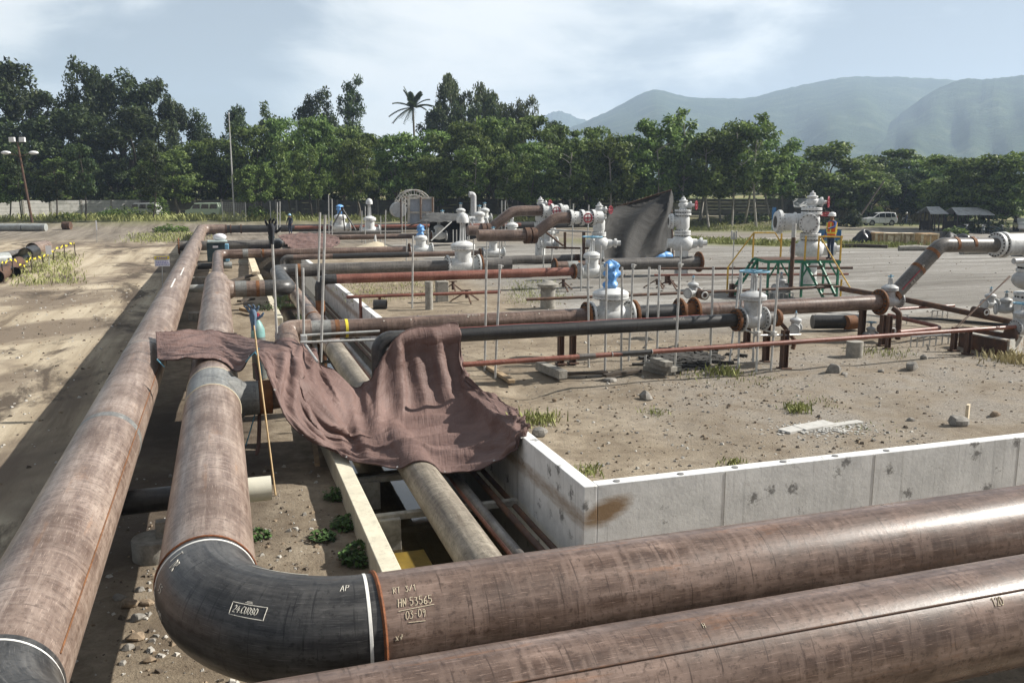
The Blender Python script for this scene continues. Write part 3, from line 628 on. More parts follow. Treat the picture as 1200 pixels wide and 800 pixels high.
# second row low red pipes
t = run('thin_red_pipe', 'thin red pipe across the pad in front of the short concrete pillar', 29.3, .42, .055, 3.9, 9.2, 'red', dy=-.2)
b = MB()
for x in (4.35, 5.0): b = MB(); b.tube([(x, 29.28, -.9), (x, 29.28, .42)], .05, 10); b.build('riser', M_['red'], t)
t = run('thin_red_pipe', 'thin dark red pipe low on the ground running behind the valve with the blue plastic', 26.6, .45, .05, 9.3, 21.5, 'rustdk', dy=0)
t = run('thin_red_pipe', 'thin red pipe on the yard between the grey pipe end and the green platform', 33., .4, .045, 17.2, 25.2, 'red', dy=-2.2)
t = run('thin_red_pipe', 'thin dark pipe on the yard just behind the thin red one', 35.4, .42, .06, 18.6, 27.2, 'rustdk', dy=-2.4)
# pipe bundle in the yard to the right
def straight(name, label, pts, r, mat, cat='pipe', R=.3, seg=12):
    b = MB(); b.tube(fillet(pts, R, 6) if len(pts) > 2 else pts, r, seg); return tag(b.build(name, M_[mat]), label, cat)
straight('black_hose_pipe', 'dark brown pipe lying diagonally on the yard from the riser to the right wellhead', [tuple(AY(985, 338, 24.)), tuple(AY(1065, 352, 22.)), tuple(AY(1190, 378, 19.5))], .09, 'rustdk')
straight('black_hose_pipe', 'long slim dark pipe on the yard under the diagonal brown one', [tuple(G(1042, 372, .2)), tuple(G(1100, 374, .2)), tuple(G(1192, 382, .2))], .045, 'black')
straight('bent_red_pipe', 'bright red pipe bent back on itself to the right of the brown H posts', [tuple(AY(1040, 369, 19.6)), tuple(AY(1106, 384, 18.8)), tuple(AY(1054, 389, 18.2))], .055, 'red', R=.12)
straight('thin_red_pipe', 'thin pink-red pipe leading right from the riser foot over the yard', [tuple(AY(1050, 362, 21.5)), tuple(AY(1118, 358, 21.8))], .045, 'red')
straight('thin_brown_pipe', 'thin brown vertical pipe loop beside the small white valve', [tuple(AY(1046, 361, 18.6)), tuple(AY(1054, 366, 18.5)), tuple(G(1052, 397, .05))], .075, 'rustdk', R=.2)
# channel pipes
t = thing('channel_pipe', 'fat dusty brown pipe lying along the middle of the water channel', 'pipe', (2.85, 10, -.55))
b = MB(); b.tube([(2.82+.008*(y-8), y, -.55) for y in np.linspace(7.6, 25, 18)], .27, 32); b.build('pipe_section', M_['dusty'], t)
b = MB(); b.tube([(2.96+.002*(y-25), y, -.55) for y in np.linspace(25, 44, 18)], .29, 32); b.build('pipe_section', M_['pipe'], t)
b = MB()
for y in (31., 38.5): b = MB(); b.lathe([(-.1, .3), (.1, .3)], (2.97, y, -.55), (0, 1, 0), 28); b.build('weld_collar', M_['rust'], t)
for x, r, z, m, lab in ((3.52, .085, -.75, 'dark', 'grey and red slim pipe beside the fat pipe in the water channel'), (3.95, .05, -.85, 'rustdk', 'thin rusty pipe in the channel, second from its right wall'), (4.22, .045, -.95, 'rustdk', 'thin dark red pipe in the channel right against the pale wall')):
    t = tag((lambda b: b.build('channel_pipe', M_[m]))(MB().tube([(x+.02*math.sin(y*.4), y, z+.01*math.sin(y)) for y in np.linspace(8.2, 40, 60)], r, 14)), lab, 'pipe')
    if m == 'dark':
        b = MB(); b.tube([(x-r*.7+.02*math.sin(y*.4), y, z-.02) for y in np.linspace(8.2, 26, 40)], .05, 10); t2 = tag(b.build('channel_pipe', M_['red']), 'slim orange red pipe tucked along the grey one in the channel', 'pipe')
rk = thing('pipe_rack', 'concrete blocks and beams carrying the pipes inside the water channel', 'pipe rack', (3.1, 14, -1.4))
for y in (12.6, 14.4): b = MB(); b.box((2.2, y, -1.15), (.32, .32, .5)); b.build('concrete_block', M_['concrete_post'], rk, bevel=.01)
for y in (12.6, 14.4, 17.5, 22, 30): b = MB(); b.box((3.1, y, -.9), (2.3, .12, .1)); b.build('cross_beam', M_['concrete_post'], rk, bevel=.01)
# ------------------------------------------------------------------ drain pipes under the big lines
def drain(px, py, z, x0, x1, r, end, label):
    y = G(px, py, z)[1]; t = thing('cross_drain_pipe', label, 'pipe', (x0, y, z)); b = MB(); b.tube([(x0, y, z), (x1-.4, y, z)], r, 20); b.build('pipe_section', M_['conduit'] if end == 'c' else M_['black'], t)
    b = MB(); b.tube([(x1-.4, y, z), (x1, y, z)], r+.008, 20); b.m = 1; b.tube([(x1+.001, y, z), (x1+.003, y, z)], r*.8, 20); b.build('pipe_end', [M_['conduit'] if end != 'w' else simple('cream_plastic', (.6, .58, .48), .5, .1), M_['bolt']], t); return y
dy1 = drain(300, 573, -.32, -1.95, .52, .17, 'w', 'dark pipe with a cream end passing under both big pipelines near the black bend')
dy2 = drain(384, 308, -.1, -1.2, .55, .17, 'k', 'dark pipe with a pale end passing under the inner pipeline behind the narrow part')
dy3 = drain(225, 338, -.1, -1.9, .2, .16, 'c', 'grey pipe crossing under both big pipelines below the second branch')
def pedestal(px, py, zb, zt, r, label):
    p = G(px, py, zb); t = thing('pipe_pedestal', label, 'pedestal', tuple(p)); b = MB(); b.lathe([(-.1, r*.96), (0, r), (.26, r*1.01), (.285, r*.98)], p, seg=28); b.build('base', M_['concrete_post'], t)
    b = MB(); b.box((p[0]+.1, p[1], (p[2]+.28+zt)/2), (.16, .16, zt-p[2]-.28)); b.build('post', M_['concrete_post'], t, bevel=.01)
pedestal(183, 652, -.98, -.47, .3, 'round concrete base with a square post carrying the dark drain pipe')
pedestal(232, 375, -.5, -.25, .3, 'small concrete pedestal under the inner pipeline behind the brown tarp')
# concrete sleepers between the two big pipelines
for y, lab in ((27., 'nearer'), (44., 'farther')):
    b = MB(); b.box((-.95, y, -.3), (2.4, .4, .3)); tag(b.build('concrete_sleeper', M_['concrete_post'], bevel=.015), f'low concrete sleeper carrying both big pipelines, the {lab} of two', 'sleeper')
for k, y in enumerate((10.1,)):
    pass
b = MB(); b.box((.1, 25.8, -.32), (.45, .45, .5)); tag(b.build('concrete_block', M_['darkwood'], bevel=.02), 'dark square block under the edge of the inner pipeline behind the brown tarp', 'block')
# ------------------------------------------------------------------ gate valves
def gate_valve(label, loc, r, top, half=2.3, hb=3.1, ht=7.5, bw=1.75, paint='white', seat='rust', name='gate_valve', rz=0., cat='valve', wheel=1.9, fl=1.75):
    """body on the pipe axis (X), flanges, bonnet, yoke and its top (wheel / bag / dome); r = pipe radius, lengths in r"""
    t = thing(name, label, cat, (0, 0, 0)); L = half*r; m = M_[paint]
    b = MB(); b.lathe([(-L, r*1.02), (-L*.75, r*1.05), (-L*.55, r*1.25), (0, r*1.45), (L*.55, r*1.25), (L*.75, r*1.05), (L, r*1.02)], (0, 0, 0), X1, 28)
    b.lathe([(0, r*1.3), (r*1.2, r*1.3), (r*(hb-.9), r*1.32), (r*(hb-.6), r*bw*.97)], (0, 0, 0), seg=28); b.build('valve_body', m, t)
    for s in (-1, 1):
        b = MB(); b.flange((s*L, 0, 0), X1, r*fl, r*.3); b.m = 1; b.bolts((s*L, 0, 0), X1, r*fl*.84, 16, r*.1, r*.62); b.build('flange', [m, M_['bolt']], t)
    b = MB(); z = r*(hb-.6); b.lathe([(0, r*bw), (r*.28, r*bw)], (0, 0, z), seg=28); b.lathe([(r*.34, r*bw), (r*.62, r*bw), (r*.8, r*bw*.9), (r*1.15, r*bw*.55), (r*1.3, r*.42)], (0, 0, z), seg=28)
    b.m = 1; b.bolts((0, 0, z+r*.31), (0, 0, 1), r*bw*.87, 20, r*.09, r*.85); b.build('bonnet', [m, M_['bolt']], t)
    zb = z+r*1.1; zt = r*ht
    if top != 'short':
        b = MB()
        for s in (-1, 1): b.bar((s*r*.42, 0, zb-.02), (s*r*.3, 0, zt-r*.5), r*.2, r*.34, up=(0, 1, 0))
        b.lathe([(0, r*.2), (zt-zb, r*.17)], (0, 0, zb), seg=12); b.lathe([(-r*.3, r*.5), (0, r*.5)], (0, 0, zt-r*.4), seg=16); b.lathe([(-r*.1, r*.62), (r*.22, r*.58)], (0, 0, zb), seg=18); b.build('yoke', m, t)
    if top == 'wheel':
        R = r*wheel; b = MB(); b.ring((0, 0, zt), (0, 0, 1), R, r*.13, 30, 8); b.lathe([(-r*.25, r*.3), (r*.25, r*.26)], (0, 0, zt), seg=14)
        for k in range(5): a = k*2*PI/5+.4; b.tube([(.2*r*math.cos(a), .2*r*math.sin(a), zt), (R*math.cos(a), R*math.sin(a), zt)], r*.1, 8)
        b.build('handwheel', M_['blue'], t)
    if top == 'bag':
        b = MB(); nz = 15; sg2 = 26; vs = []; z0 = zb-.15*r; z1 = zt+.9*r
        prof = [.62, .75, .9, .88, .66, .62, .8, 1.02, .95, .72, .8, 1.0, .95, .62, .1]
        ph = [random.uniform(0, 6) for _ in range(6)]
        for i in range(nz):
            q = i/(nz-1)
            for k in range(sg2):
                a = 2*PI*k/sg2; rr = r*.92*prof[i]*(1+.16*math.sin(3*a+ph[0]+q*4)+.1*math.sin(5*a+ph[1]-q*9)+.07*math.sin(9*a+ph[2]+q*13)+random.uniform(-.05, .05))
                vs.append((rr*math.cos(a)+.12*r*math.sin(q*5+ph[3]), rr*math.sin(a), z0+(z1-z0)*q+.07*r*math.sin(2*a+ph[4])))
        fs = [(i*sg2+k, i*sg2+(k+1) % sg2, (i+1)*sg2+(k+1) % sg2, (i+1)*sg2+k) for i in range(nz-1) for k in range(sg2)]
        b.add(vs, fs); b.build('plastic_wrap', M_['bag'], t, smooth=50)
    if top == 'dome':
        b = MB(); b.lathe([(-r*.25, r*.95), (r*.45, r*.95), (r*.9, r*.8), (r*1.25, r*.45), (r*1.4, r*.02)], (0, 0, zt-r*.2), seg=24); b.m = 1; b.bolts((0, 0, zt-r*.45), (0, 0, 1), r*.82, 14, r*.08, r*.3); b.build('gear_dome', [m, M_['bolt']], t)
    if top == 'cap':
        b = MB(); b.tube([(-r*.7, 0, zt), (r*.7, 0, zt)], r*.13, 8); b.lathe([(-r*.3, r*.22), (r*.4, r*.16)], (0, 0, zt), seg=10); b.build('handle_bar', M_['blue'], t)
    t.location = loc; t.rotation_euler = (0, 0, rz); return t
gate_valve('white valve nearest the brown tarp row, its stem wrapped in bright blue plastic', (V1X, P3Y, P3Z), .2, 'bag', half=2.5, ht=5.7, hb=2.7, bw=2.15)
gate_valve('silver valve with a pale blue handwheel inside the nearest scaffold frame', (V2X, P2Y, P2Z), .15, 'wheel', half=1.95, ht=7.2, hb=3.6, bw=2.0, wheel=2.15, fl=1.85, paint='silver')
gate_valve('white valve with a flat blue wheel at the end of the red cross pipe', (14.35, P4Y, P4Z), .2, 'wheel', half=2.6, ht=6.9, hb=3.3, wheel=2.0)
gate_valve('largest white valve, with a bolted dome on a tall two-legged yoke', (11.08, P5Y, PZ), .3, 'dome', half=2.55, ht=7.3, hb=3.3, bw=1.95)
gate_valve('white valve with a blue cloth bag on its stem, left of the low black tent', (11.55, P6Y, PZ), .235, 'bag', half=2.9, ht=5.6, hb=3.2, bw=1.7)
gate_valve('white valve with a blue bar handle under the edge of the low black tent', (14.5, 60., .72), .2, 'cap', half=2.5, ht=6.6, hb=3.)
gate_valve('tall white valve with a small dome between thin poles, left of the beige cone lid', (11.0, 68., .72), .27, 'dome', half=2.6, ht=8.0, hb=3.6, bw=1.8)
gate_valve('white valve under a bright blue plastic hood beside the black tripod', (9.8, 76., .72), .3, 'bag', half=2.6, ht=5.4, hb=3.)
gate_valve('white valve inside a square of thin poles, behind the stub pipe of the domed valve', (14.2, 46.2, .5), .17, 'cap', half=3.5, ht=8., hb=4.2, bw=2.1)
gate_valve('far white valve standing in front of the open grey panel frame', (18.2, 74., .6), .27, 'cap', half=2.6, ht=5.4)
for i, (px, py, Y, r, lab) in enumerate(((562, 262, 80., .3, 'low white valve left of the pale vent pipe'), (568, 256, 92., .3, 'small far white valve just right of the pale vent pipe'), (600, 276, 58., .24, 'white valve lying low under the left bent brown pipe'), (642, 285, 47., .22, 'white valve low between the two bent brown pipes'), (540, 256, 88., .28, 'far white valve behind the roof of the low black tent'))):
    p = AY(px, py, Y); gate_valve(lab, (p[0], Y, p[2]), r, 'cap', ht=5.5, name='small_gate_valve')
# small valves of the right side
def small_valve(label, P, s, rz=0., top='cap'):
    v = gate_valve(label, tuple(P), .1*s, top, half=2.6, ht=5.2, hb=2.8, paint='silver', name='small_gate_valve', rz=rz); return v
small_valve('small silver valve where the brown pipe meets the sloping riser', AY(1042, 352, P3Y), 1.25, 0.)
small_valve('small silver valve standing on the earth below the brown H posts', AY(1020, 393, 19.2), .7, .2, 'wheel')
small_valve('small silver valve hanging at an angle right of the scaffold frame', AY(932, 385, 16.9), .75, .8)
small_valve('small silver valve on the thin pipes behind the flanged brown pipe', AY(812, 343, 21.), .85, .4)
small_valve('silver valve under the green platform', AY(915, 338, 27.5), 1.1, .1)
small_valve('upper of two small silver valves at the foot of the right wellhead', AY(1160, 356, 19.8), .9, .1)
small_valve('lower of two small silver valves at the foot of the right wellhead', AY(1178, 362, 19.2), .95, -.5)
# end pieces right of the silver valve
t = thing('pipe_end_piece', 'short grey pipe end with a brass clamp right of the silver valve', 'pipe', (11.4, P2Y, P2Z)); b = MB(); b.tube([(11.4, P2Y, P2Z), (11.95, P2Y, P2Z)], .15, 22); b.build('pipe_section', M_['dark'], t)
b = MB(); b.lathe([(-.06, .17), (-.02, .2), (.04, .2), (.08, .16), (.1, .02)], (12., P2Y, P2Z), X1, 20); b.build('end_clamp', M_['rust'], t)
b = MB(); b.tube(fillet([(12.05, P2Y, P2Z-.05), (12.25, P2Y, P2Z-.25), (12.5, P2Y-.05, P2Z-.55), (12.45, P2Y-.05, P2Z-.75)], .1), .05, 8); b.build('drain_pipe', M_['rustdk'], t)
# concentric open pipe ends (targets)
for px, py, Y, r, lab in ((1046, 388, 18.4, .13, 'black pipe end with a pale ring beside the brown H posts'), (1156, 366, 18.8, .11, 'black pipe end with a pale ring at the right wellhead'), (826, 346, 20.6, .13, 'short open pipe end with a pale ring behind the flanged brown pipe')):
    p = AY(px, py, Y); t = thing('open_pipe_end', lab, 'pipe', tuple(p)); b = MB(); b.tube([p+V(.05, .5, 0), p, ], r, 18); b.build('pipe_section', M_['rustdk'], t); b = MB(); b.ring(p-V(0, .005, 0), (.1, 1, 0), r*.62, r*.18, 20, 6); b.build('end_ring', M_['whitepaint'], t)
# ------------------------------------------------------------------ wellheads
def wellhead(label, loc, s, arm=0, wheel=(1, 0), rz=0., sphere=True, paint='white', lowwheel=False, side=True, name='wellhead_tree', stub=0):
    """stacked spools and valves; s = unit length, arm = length of a side outlet to the left"""
    t = thing(name, label, 'wellhead', (0, 0, 0)); m = M_[paint]
    b = MB(); b.lathe([(-.3, s*1.2), (4.6*s, s*1.15)], (0, 0, 0), seg=28); b.build('casing', m, t)
    b = MB(); b.ball((0, 0, 5.6*s), 1.7*s, 1.2, 1, .98, 28, 16); b.lathe([(-2.6*s, .8*s), (-2.2*s, .85*s), (2.2*s, .85*s), (2.6*s, .8*s)], (0, 0, 5.6*s), X1, 24); b.build('expansion_spool', m, t)
    for z in (7.25, 7.7, 10.75, 11.35): b = MB(); b.flange((0, 0, z*s), (0, 0, 1), 1.45*s, .4*s); b.m = 1; b.bolts((0, 0, z*s), (0, 0, 1), 1.22*s, 16, .09*s, .62*s); b.build('flange', [m, M_['bolt']], t)
    b = MB(); b.lathe([(6.6*s, 1.*s), (8.0*s, 1.*s), (8.5*s, 1.2*s), (10.*s, 1.2*s), (10.6*s, 1.*s)], (0, 0, 0), seg=28)
    b.build('master_valve', m, t)
    b = MB(); b.lathe([(2.*s, .6*s), (3.1*s, .6*s), (3.15*s, .9*s), (3.6*s, .9*s), (3.7*s, .5*s), (4.4*s, .5*s)], (0, 0, 5.7*s), X1, 18); b.build('side_outlet', m, t)
    if side:
        b = MB(); ax = (-.35, -1, 0); c = V(-.33*s, -1.0*s, 9.4*s)*1; b.lathe([(-.6*s, .7*s), (1.5*s, .7*s)], (-.5*s, -.6*s, 9.4*s), ax, 20); e = V(-.5*s, -.6*s, 9.4*s)+V(*ax)/1.06*1.5*s; b.flange(e, ax, 1.35*s, .35*s); b.m = 1; b.bolts(e, ax, 1.12*s, 14, .09*s, .55*s); b.build('wing_valve', [m, M_['bolt']], t)
    if arm:
        z = 9.5*s; R = min(1.25*s, arm*.5) if stub == 0 else 1.0*s
        b = MB(); b.lathe([(.6*s, .95*R), (arm-.5*s, .98*R), (arm-.4*s, 1.06*R)], (0, 0, z), (-1, 0, 0), 26); b.flange((-arm+.15*s, 0, z), (-1, 0, 0), 1.35*R, .5*s); b.lathe([(0, 1.25*R), (.3*s, 1.15*R), (.32*s, .72*R)], (-arm-.1*s, 0, z), (-1, 0, 0), 26)
        if not stub: b.flange((-arm*.5, 0, z), (-1, 0, 0), 1.1*R, .2*s)
        b.m = 1; b.bolts((-arm+.15*s, 0, z), (-1, 0, 0), 1.18*R, 18, .09*s, .75*s); b.lathe([(0, .68*R), (.02*s, .68*R)], (-arm-.45*s, 0, z), (-1, 0, 0), 24); b.build('outlet_arm', [m, M_['bolt']], t)
    b = MB(); b.lathe([(11.4*s, .8*s), (11.7*s, .62*s), (11.9*s, .62*s), (12.1*s, .85*s), (12.55*s, .85*s), (12.8*s, .5*s), (12.95*s, .75*s), (13.15*s, .75*s), (13.25*s, .42*s), (13.6*s, .36*s), (13.65*s, .15*s), (13.9*s, .12*s)], (0, 0, 0), seg=24); b.build('swab_valve', m, t)
    wx, wy = wheel; q = V(wx, wy, 0)/math.hypot(wx, wy); c = V(0, 0, 12.3*s)
    b = MB(); b.lathe([(0, .5*s), (1.1*s, .48*s), (1.2*s, .7*s), (1.4*s, .7*s), (1.5*s, .3*s), (2.3*s, .16*s)], c, q, 18); b.build('side_stem', m, t)
    b = MB(); qq = V(wx, wy-.5, 0)/math.hypot(wx, wy-.5); b.ring(c+q*2.3*s, qq, .72*s, .1*s, 22, 6); pr = np.cross(qq, V(0, 0, 1))
    for a in (0, PI/3, 2*PI/3): d = (math.cos(a)*pr+math.sin(a)*V(0, 0, 1))*.72*s; b.tube([c+q*2.3*s-d, c+q*2.3*s+d], .07*s, 6)
    b.build('handwheel', M_['redwheel'], t)
    if lowwheel:
        c = V(1.2*s, -.3*s, 10.6*s); b = MB(); b.ring(c+V(.7*s, 0, 0), (.1, .3, 1), .85*s, .09*s, 20, 6); b.tube([c+V(-.2*s, 0, 0), c+V(1.5*s, 0, 0)], .07*s, 6); b.build('handwheel', M_['redwheel'], t)
    t.location = loc; t.rotation_euler = (0, 0, rz); return t
def scale_at(P): return F/float((V(*P)-V(0, 0, H))@FW)
def wh_s(P, ytop, hz=13.9):                     # spool radius such that the tree reaches pixel row ytop
    k = scale_at(P); yb = 400-F*float((V(*P)-V(0, 0, H))@UP)/float((V(*P)-V(0, 0, H))@FW); return (yb-ytop)/k/hz
VX = math.cos(-TH)
p4 = V(*G(946, 338, 0.)); p4 = V(p4[0], p4[1], 0); s4 = wh_s(p4, 225)
wellhead('tall white wellhead with a big open-ended side arm, behind the worker on the green platform', tuple(p4), s4, arm=38/scale_at(p4), lowwheel=True, rz=-TH)
p3 = V(*G(798, 322, 0.)); wellhead('white wellhead right of the large grey tent, with a red wheel facing right', tuple(p3), wh_s(p3, 231), arm=wh_s(p3, 231)*2.1, rz=-TH, stub=1, side=False)
p2 = V(*G(701, 318, 0.)); wellhead('white wellhead joined to the nearer bent brown pipe, left of the grey tent', tuple(p2), wh_s(p2, 234)*.96, arm=0, rz=-TH, side=False, wheel=(1, -.3))
p1 = V(*G(633, 300, 0.)); wellhead('farthest white wellhead, joined to the left bent brown pipe', tuple(p1), wh_s(p1, 231), arm=0, rz=-TH, side=False, wheel=(1, -.2))
# bent pipes to the middle wellheads
for (pts, Y, r, lab, endp) in (([(548, 270), (572, 270), (600, 248), (612, 247), (648, 247)], 49., .3, 'left of two brown S-bent pipes leading up to a white wellhead', 633), ([(560, 276), (625, 276), (650, 256), (664, 255), (684, 255)], 37.5, .26, 'right of two brown S-bent pipes leading up to a white wellhead', 701)):
    P = [AY(x, y, Y) for x, y in pts]; t = thing('bent_riser_pipe', lab, 'pipe', tuple(P[0])); b = MB(); b.tube(fillet(P, .9, 8), r, 24); b.build('pipe_section', M_['pipe2'], t)
    e = P[-1]; b = MB()
    for k in (.0, .55, 1.1): b.flange(e+V(-.05+k-.6, 0, 0), X1, r*1.4, .16); 
    b.m = 1
    for k in (.0, .55, 1.1): b.bolts(e+V(-.05+k-.6, 0, 0), X1, r*1.2, 14, .03, .26)
    b.m = 0; b.lathe([(-.7, r*1.1), (.9, r*1.1)], e, X1, 20); b.build('wing_valve', [M_['white'], M_['bolt']], t)
    b = MB(); c = e+V(.0, -r*1.9, 0); b.ring(c, (0, 1, 0), r*.75, .03, 20, 6); b.tube([c-V(r*.75, 0, 0), c+V(r*.75, 0, 0)], .025, 6); b.tube([c-V(0, 0, r*.75), c+V(0, 0, r*.75)], .025, 6); b.tube([c, c+V(0, r, 0)], .04, 6); b.build('handwheel', M_['redwheel'], t)
    q = P[1]
    for dd in (.3, 0.): b = MB(); b.lathe([(-.12, r*1.4), (.12, r*1.4)], q-V(dd, 0, 0), X1, 20); b.build('flange', M_['rustdk'], t)
# big wellhead at the right edge
p5 = V(*AY(1196, 395, 18.6)); p5 = V(p5[0], p5[1], 0.)
t = thing('wellhead_tree', 'big white wellhead at the right edge with a flanged arm joined to the sloping riser', 'wellhead', tuple(p5)); m = M_['white']
c5 = AY(1168, 287, P3Y); k5 = scale_at(c5)
b = MB(); b.lathe([(.05, .22), (.14, .25), (.2, .25)], c5, X1, 28); b.flange(c5+V(.0, 0, 0), X1, .35, .1); b.lathe([(.2, .3), (2.2, .3)], c5, X1, 28); b.flange(c5+V(.2, 0, 0), X1, .36, .12)
b.m = 1; b.bolts(c5+V(.1, 0, 0), X1, .305, 20, .022, .34); b.build('outlet_arm', [m, M_['bolt']], t)
b = MB(); b.lathe([(0, .12), (.12, .12), (.13, .04)], c5+V(1.0, -.28, .0), (0, -1, 0), 14); b.build('bleed_plug', M_['silver'], t)
z5 = lambda y: AY(1196, y, 18.6)[2]
b = MB(); b.ball((p5[0]+.1, p5[1], z5(328)), .42, 1.1, 1, .7, 24, 14); b.build('expansion_spool', M_['silver'], t)
b = MB()
for y in (311, 317, 345, 351): b.flange((p5[0]+.2, p5[1], z5(y)), (0, 0, 1), .42, .09)
b.lathe([(z5(330), .28), (z5(290), .28)], (p5[0]+.2, p5[1], 0), seg=24); b.lathe([(0, .38), (z5(345), .36)], (p5[0]+.2, p5[1], 0), seg=24)
b.m = 1
for y in (314, 348): b.bolts((p5[0]+.2, p5[1], z5(y)), (0, 0, 1), .36, 16, .03, .22)
b.build('casing', [m, M_['bolt']], t)
b = MB(); b.tube([AY(1188, 306, 18.2), AY(1210, 304, 18.2)], .08, 10); b.build('side_stem', M_['silver'], t)
gate_valve('silver valve with a wheel where the thin red pipe meets the big wellhead', (float(AY(1192, 392, 16.4)[0]), 16.3, .62), .12, 'wheel', half=1.6, ht=5.0, hb=3, paint='silver', seat='bolt')
b = MB(); q = AY(1190, 392, 16.3); b.flange(q+V(-.15, 0, 0), X1, .2, .08); tag(b.build('pipe_flange', M_['rustdk']), 'dark rusty flange at the right end of the thin red pipe', 'flange')
b = MB(); b.tube([AY(1184, 324, 17.8), AY(1118, 385, 17.2)], .012, 8); b.tube([AY(1183, 323, 17.85), AY(1121, 385, 17.15)], .009, 6); tag(b.build('prop_rod', M_['rustdk']), 'thin dark rods leaning from the right wellhead down to the ground', 'rod')
# ------------------------------------------------------------------ scaffold tubes: galvanised poles standing round the valves
def gz(x, y): return float(terr(x, y))
TUBES = [  # top px, bottom px, depth along the pad, what it stands by
 (797, 310, 791, 424, 16.6, 'left of the nearest scaffold frame, in front of the timber pile'), (836, 312, 833, 406, 17.4, 'behind the black pipe, left of the silver valve'),
 (689, 309, 690, 414, 18.2, 'just left of the blue wrapped valve'), (711, 309, 709, 422, 17.6, 'right in front of the blue wrapped valve'), (729, 313, 728, 424, 17.5, 'in front of the right flange of the blue wrapped valve'),
 (742, 311, 737, 408, 18.4, 'with a knob on top, right of the blue wrapped valve'), (761, 313, 756, 424, 17.4, 'second to the right of the blue wrapped valve'), (773, 311, 770, 409, 18.4, 'third to the right of the blue wrapped valve'),
 (798, 288, 795, 372, 20.3, 'taller than its neighbours, in front of the dark grey pipe end'),
 (381, 252, 376, 424, 17.7, 'nearest and tallest of the left poles, rising through the brown tarp row'), (375, 249, 373, 330, 27., 'close behind the tallest left pole'), (319, 281, 325, 404, 18.6, 'carrying a dark glove on its top'),
 (347, 310, 350, 378, 21., 'short, first of two before the bend of the dark pipe'), (355, 314, 356, 397, 18.3, 'short, second of two before the bend of the dark pipe'),
 (328, 236, 328, 272, 60., 'first of a close far pair by the far worker'), (325, 237, 325, 272, 61., 'second of a close far pair by the far worker'),
 (385, 228, 385, 270, 64., 'first of two left of the black tripod'), (389, 233, 389, 274, 60., 'second of two left of the black tripod'),
 (424, 247, 424, 281, 66., 'left of the tall domed valve'), (428, 242, 428, 283, 65., 'close to the left of the tall domed valve'), (433, 238, 432, 262, 70., 'behind the tall domed valve'), (446, 253, 446, 285, 62., 'right of the tall domed valve'), (452, 246, 451, 294, 55., 'with a rusty top, right of the tall domed valve'),
 (471, 232, 471, 270, 70., 'first of two before the reel frame'), (475, 232, 475, 272, 69., 'second of two before the reel frame'), (477, 280, 476, 306, 47., 'short, left of the blue bagged valve in the back row'), (484, 276, 483, 363, 29., 'in front of the blue bagged valve, standing by the pipe pillar'),
 (502, 267, 502, 294, 53., 'right of the blue bagged valve in the back row'), (531, 269, 531, 290, 50., 'left before the low black tent'), (535, 269, 535, 290, 49.5, 'before the black opening of the low tent'), (548, 277, 548, 300, 45., 'right of the largest domed valve stem'), (555, 280, 554, 320, 38., 'close by the right flange of the largest domed valve'),
 (570, 305, 568, 415, 18.4, 'thinner of two behind the black pipe beside the hanging tarp'), (586, 312, 580, 428, 17.5, 'with a clamp on top, beside the hanging brown tarp'),
 (588, 235, 588, 268, 58., 'first of two at the left bent pipe'), (592, 235, 592, 268, 57.5, 'second of two at the left bent pipe'), (647, 250, 647, 290, 40., 'beside the right bent pipe'), (672, 239, 670, 290, 42., 'left of the white wellhead by the bent pipe'), (690, 240, 688, 290, 41., 'in front of the white wellhead by the bent pipe'), (637, 262, 637, 290, 40., 'short, below the right bent pipe'),
 (681, 290, 681, 335, 31.8, 'left before the flat blue wheel valve'), (690, 300, 688, 345, 31.6, 'in front of the flat blue wheel valve'), (704, 288, 703, 335, 31.8, 'right before the flat blue wheel valve'), (836, 313, 834, 354, 20.4, 'between the flanged brown pipe and the yard'),
 (571, 270, 570, 306, 44., 'left front corner of the square of poles at the back valve'), (586, 270, 585, 310, 44., 'right front corner of the square of poles at the back valve')]
proto = None
for xt, yt, xb, yb, Y, lab in TUBES:
    a = AY(xt, yt, Y+.05); e = AY(xb, yb, Y); e[2] = min(e[2], max(gz(e[0], e[1]), -1.7)+.0) if e[0] > 4.6 else e[2]
    d = (a-e); L = np.linalg.norm(d)
    k = .026 if Y < 25 else .032
    t = thing('scaffold_tube', 'galvanised upright pole '+lab, 'scaffold tube', tuple(e), 'galvanised scaffold poles round the valves')
    b = MB(); b.tube([e, (a+e)/2, a], k, 10); b.build('tube', M_['galv'], t)
    if 'clamp' in lab or 'knob' in lab or Y < 17: b = MB(); b.lathe([(-.05, .045), (.03, .045)], a, (0, 0, 1), 10); b.bolts(a+V(.05, 0, 0), X1, .012, 3, .012, .05); b.build('clamp', M_['galv'], t)
# the frame of tubes round the silver valve
t = thing('scaffolding', 'frame of galvanised tubes with clamps around the silver valve with the pale blue wheel', 'scaffold', tuple(AY(885, 437, 16.3)))
P = lambda x, y, Y: AY(x, y, Y)
b = MB(); posts = [(P(868, 318, 17.7), P(855, 424, 17.4)), (P(869, 320, 17.4), P(865, 430, 16.9)), (P(892, 322, 16.5), P(886, 437, 16.2)), (P(912, 321, 16.5), P(903, 436, 16.3)), (P(887, 325, 17.6), P(882, 429, 17.3))]
for a, e in posts: b = MB(); b.tube([e, a], .026, 10); b.build('upright', M_['galv'], t)
b = MB()
for a, e in ((P(872, 386, 17.4), P(888, 392, 16.3)), (P(886, 393, 16.35), P(938, 392, 16.5)), (P(893, 386, 17.4), P(909, 391, 16.45)), (P(880, 429, 17.), P(908, 437, 16.25)), (P(893, 430, 16.8), P(905, 436, 16.3))): b = MB(); b.tube([a, e], .024, 10); b.build('rail', M_['galv'], t)
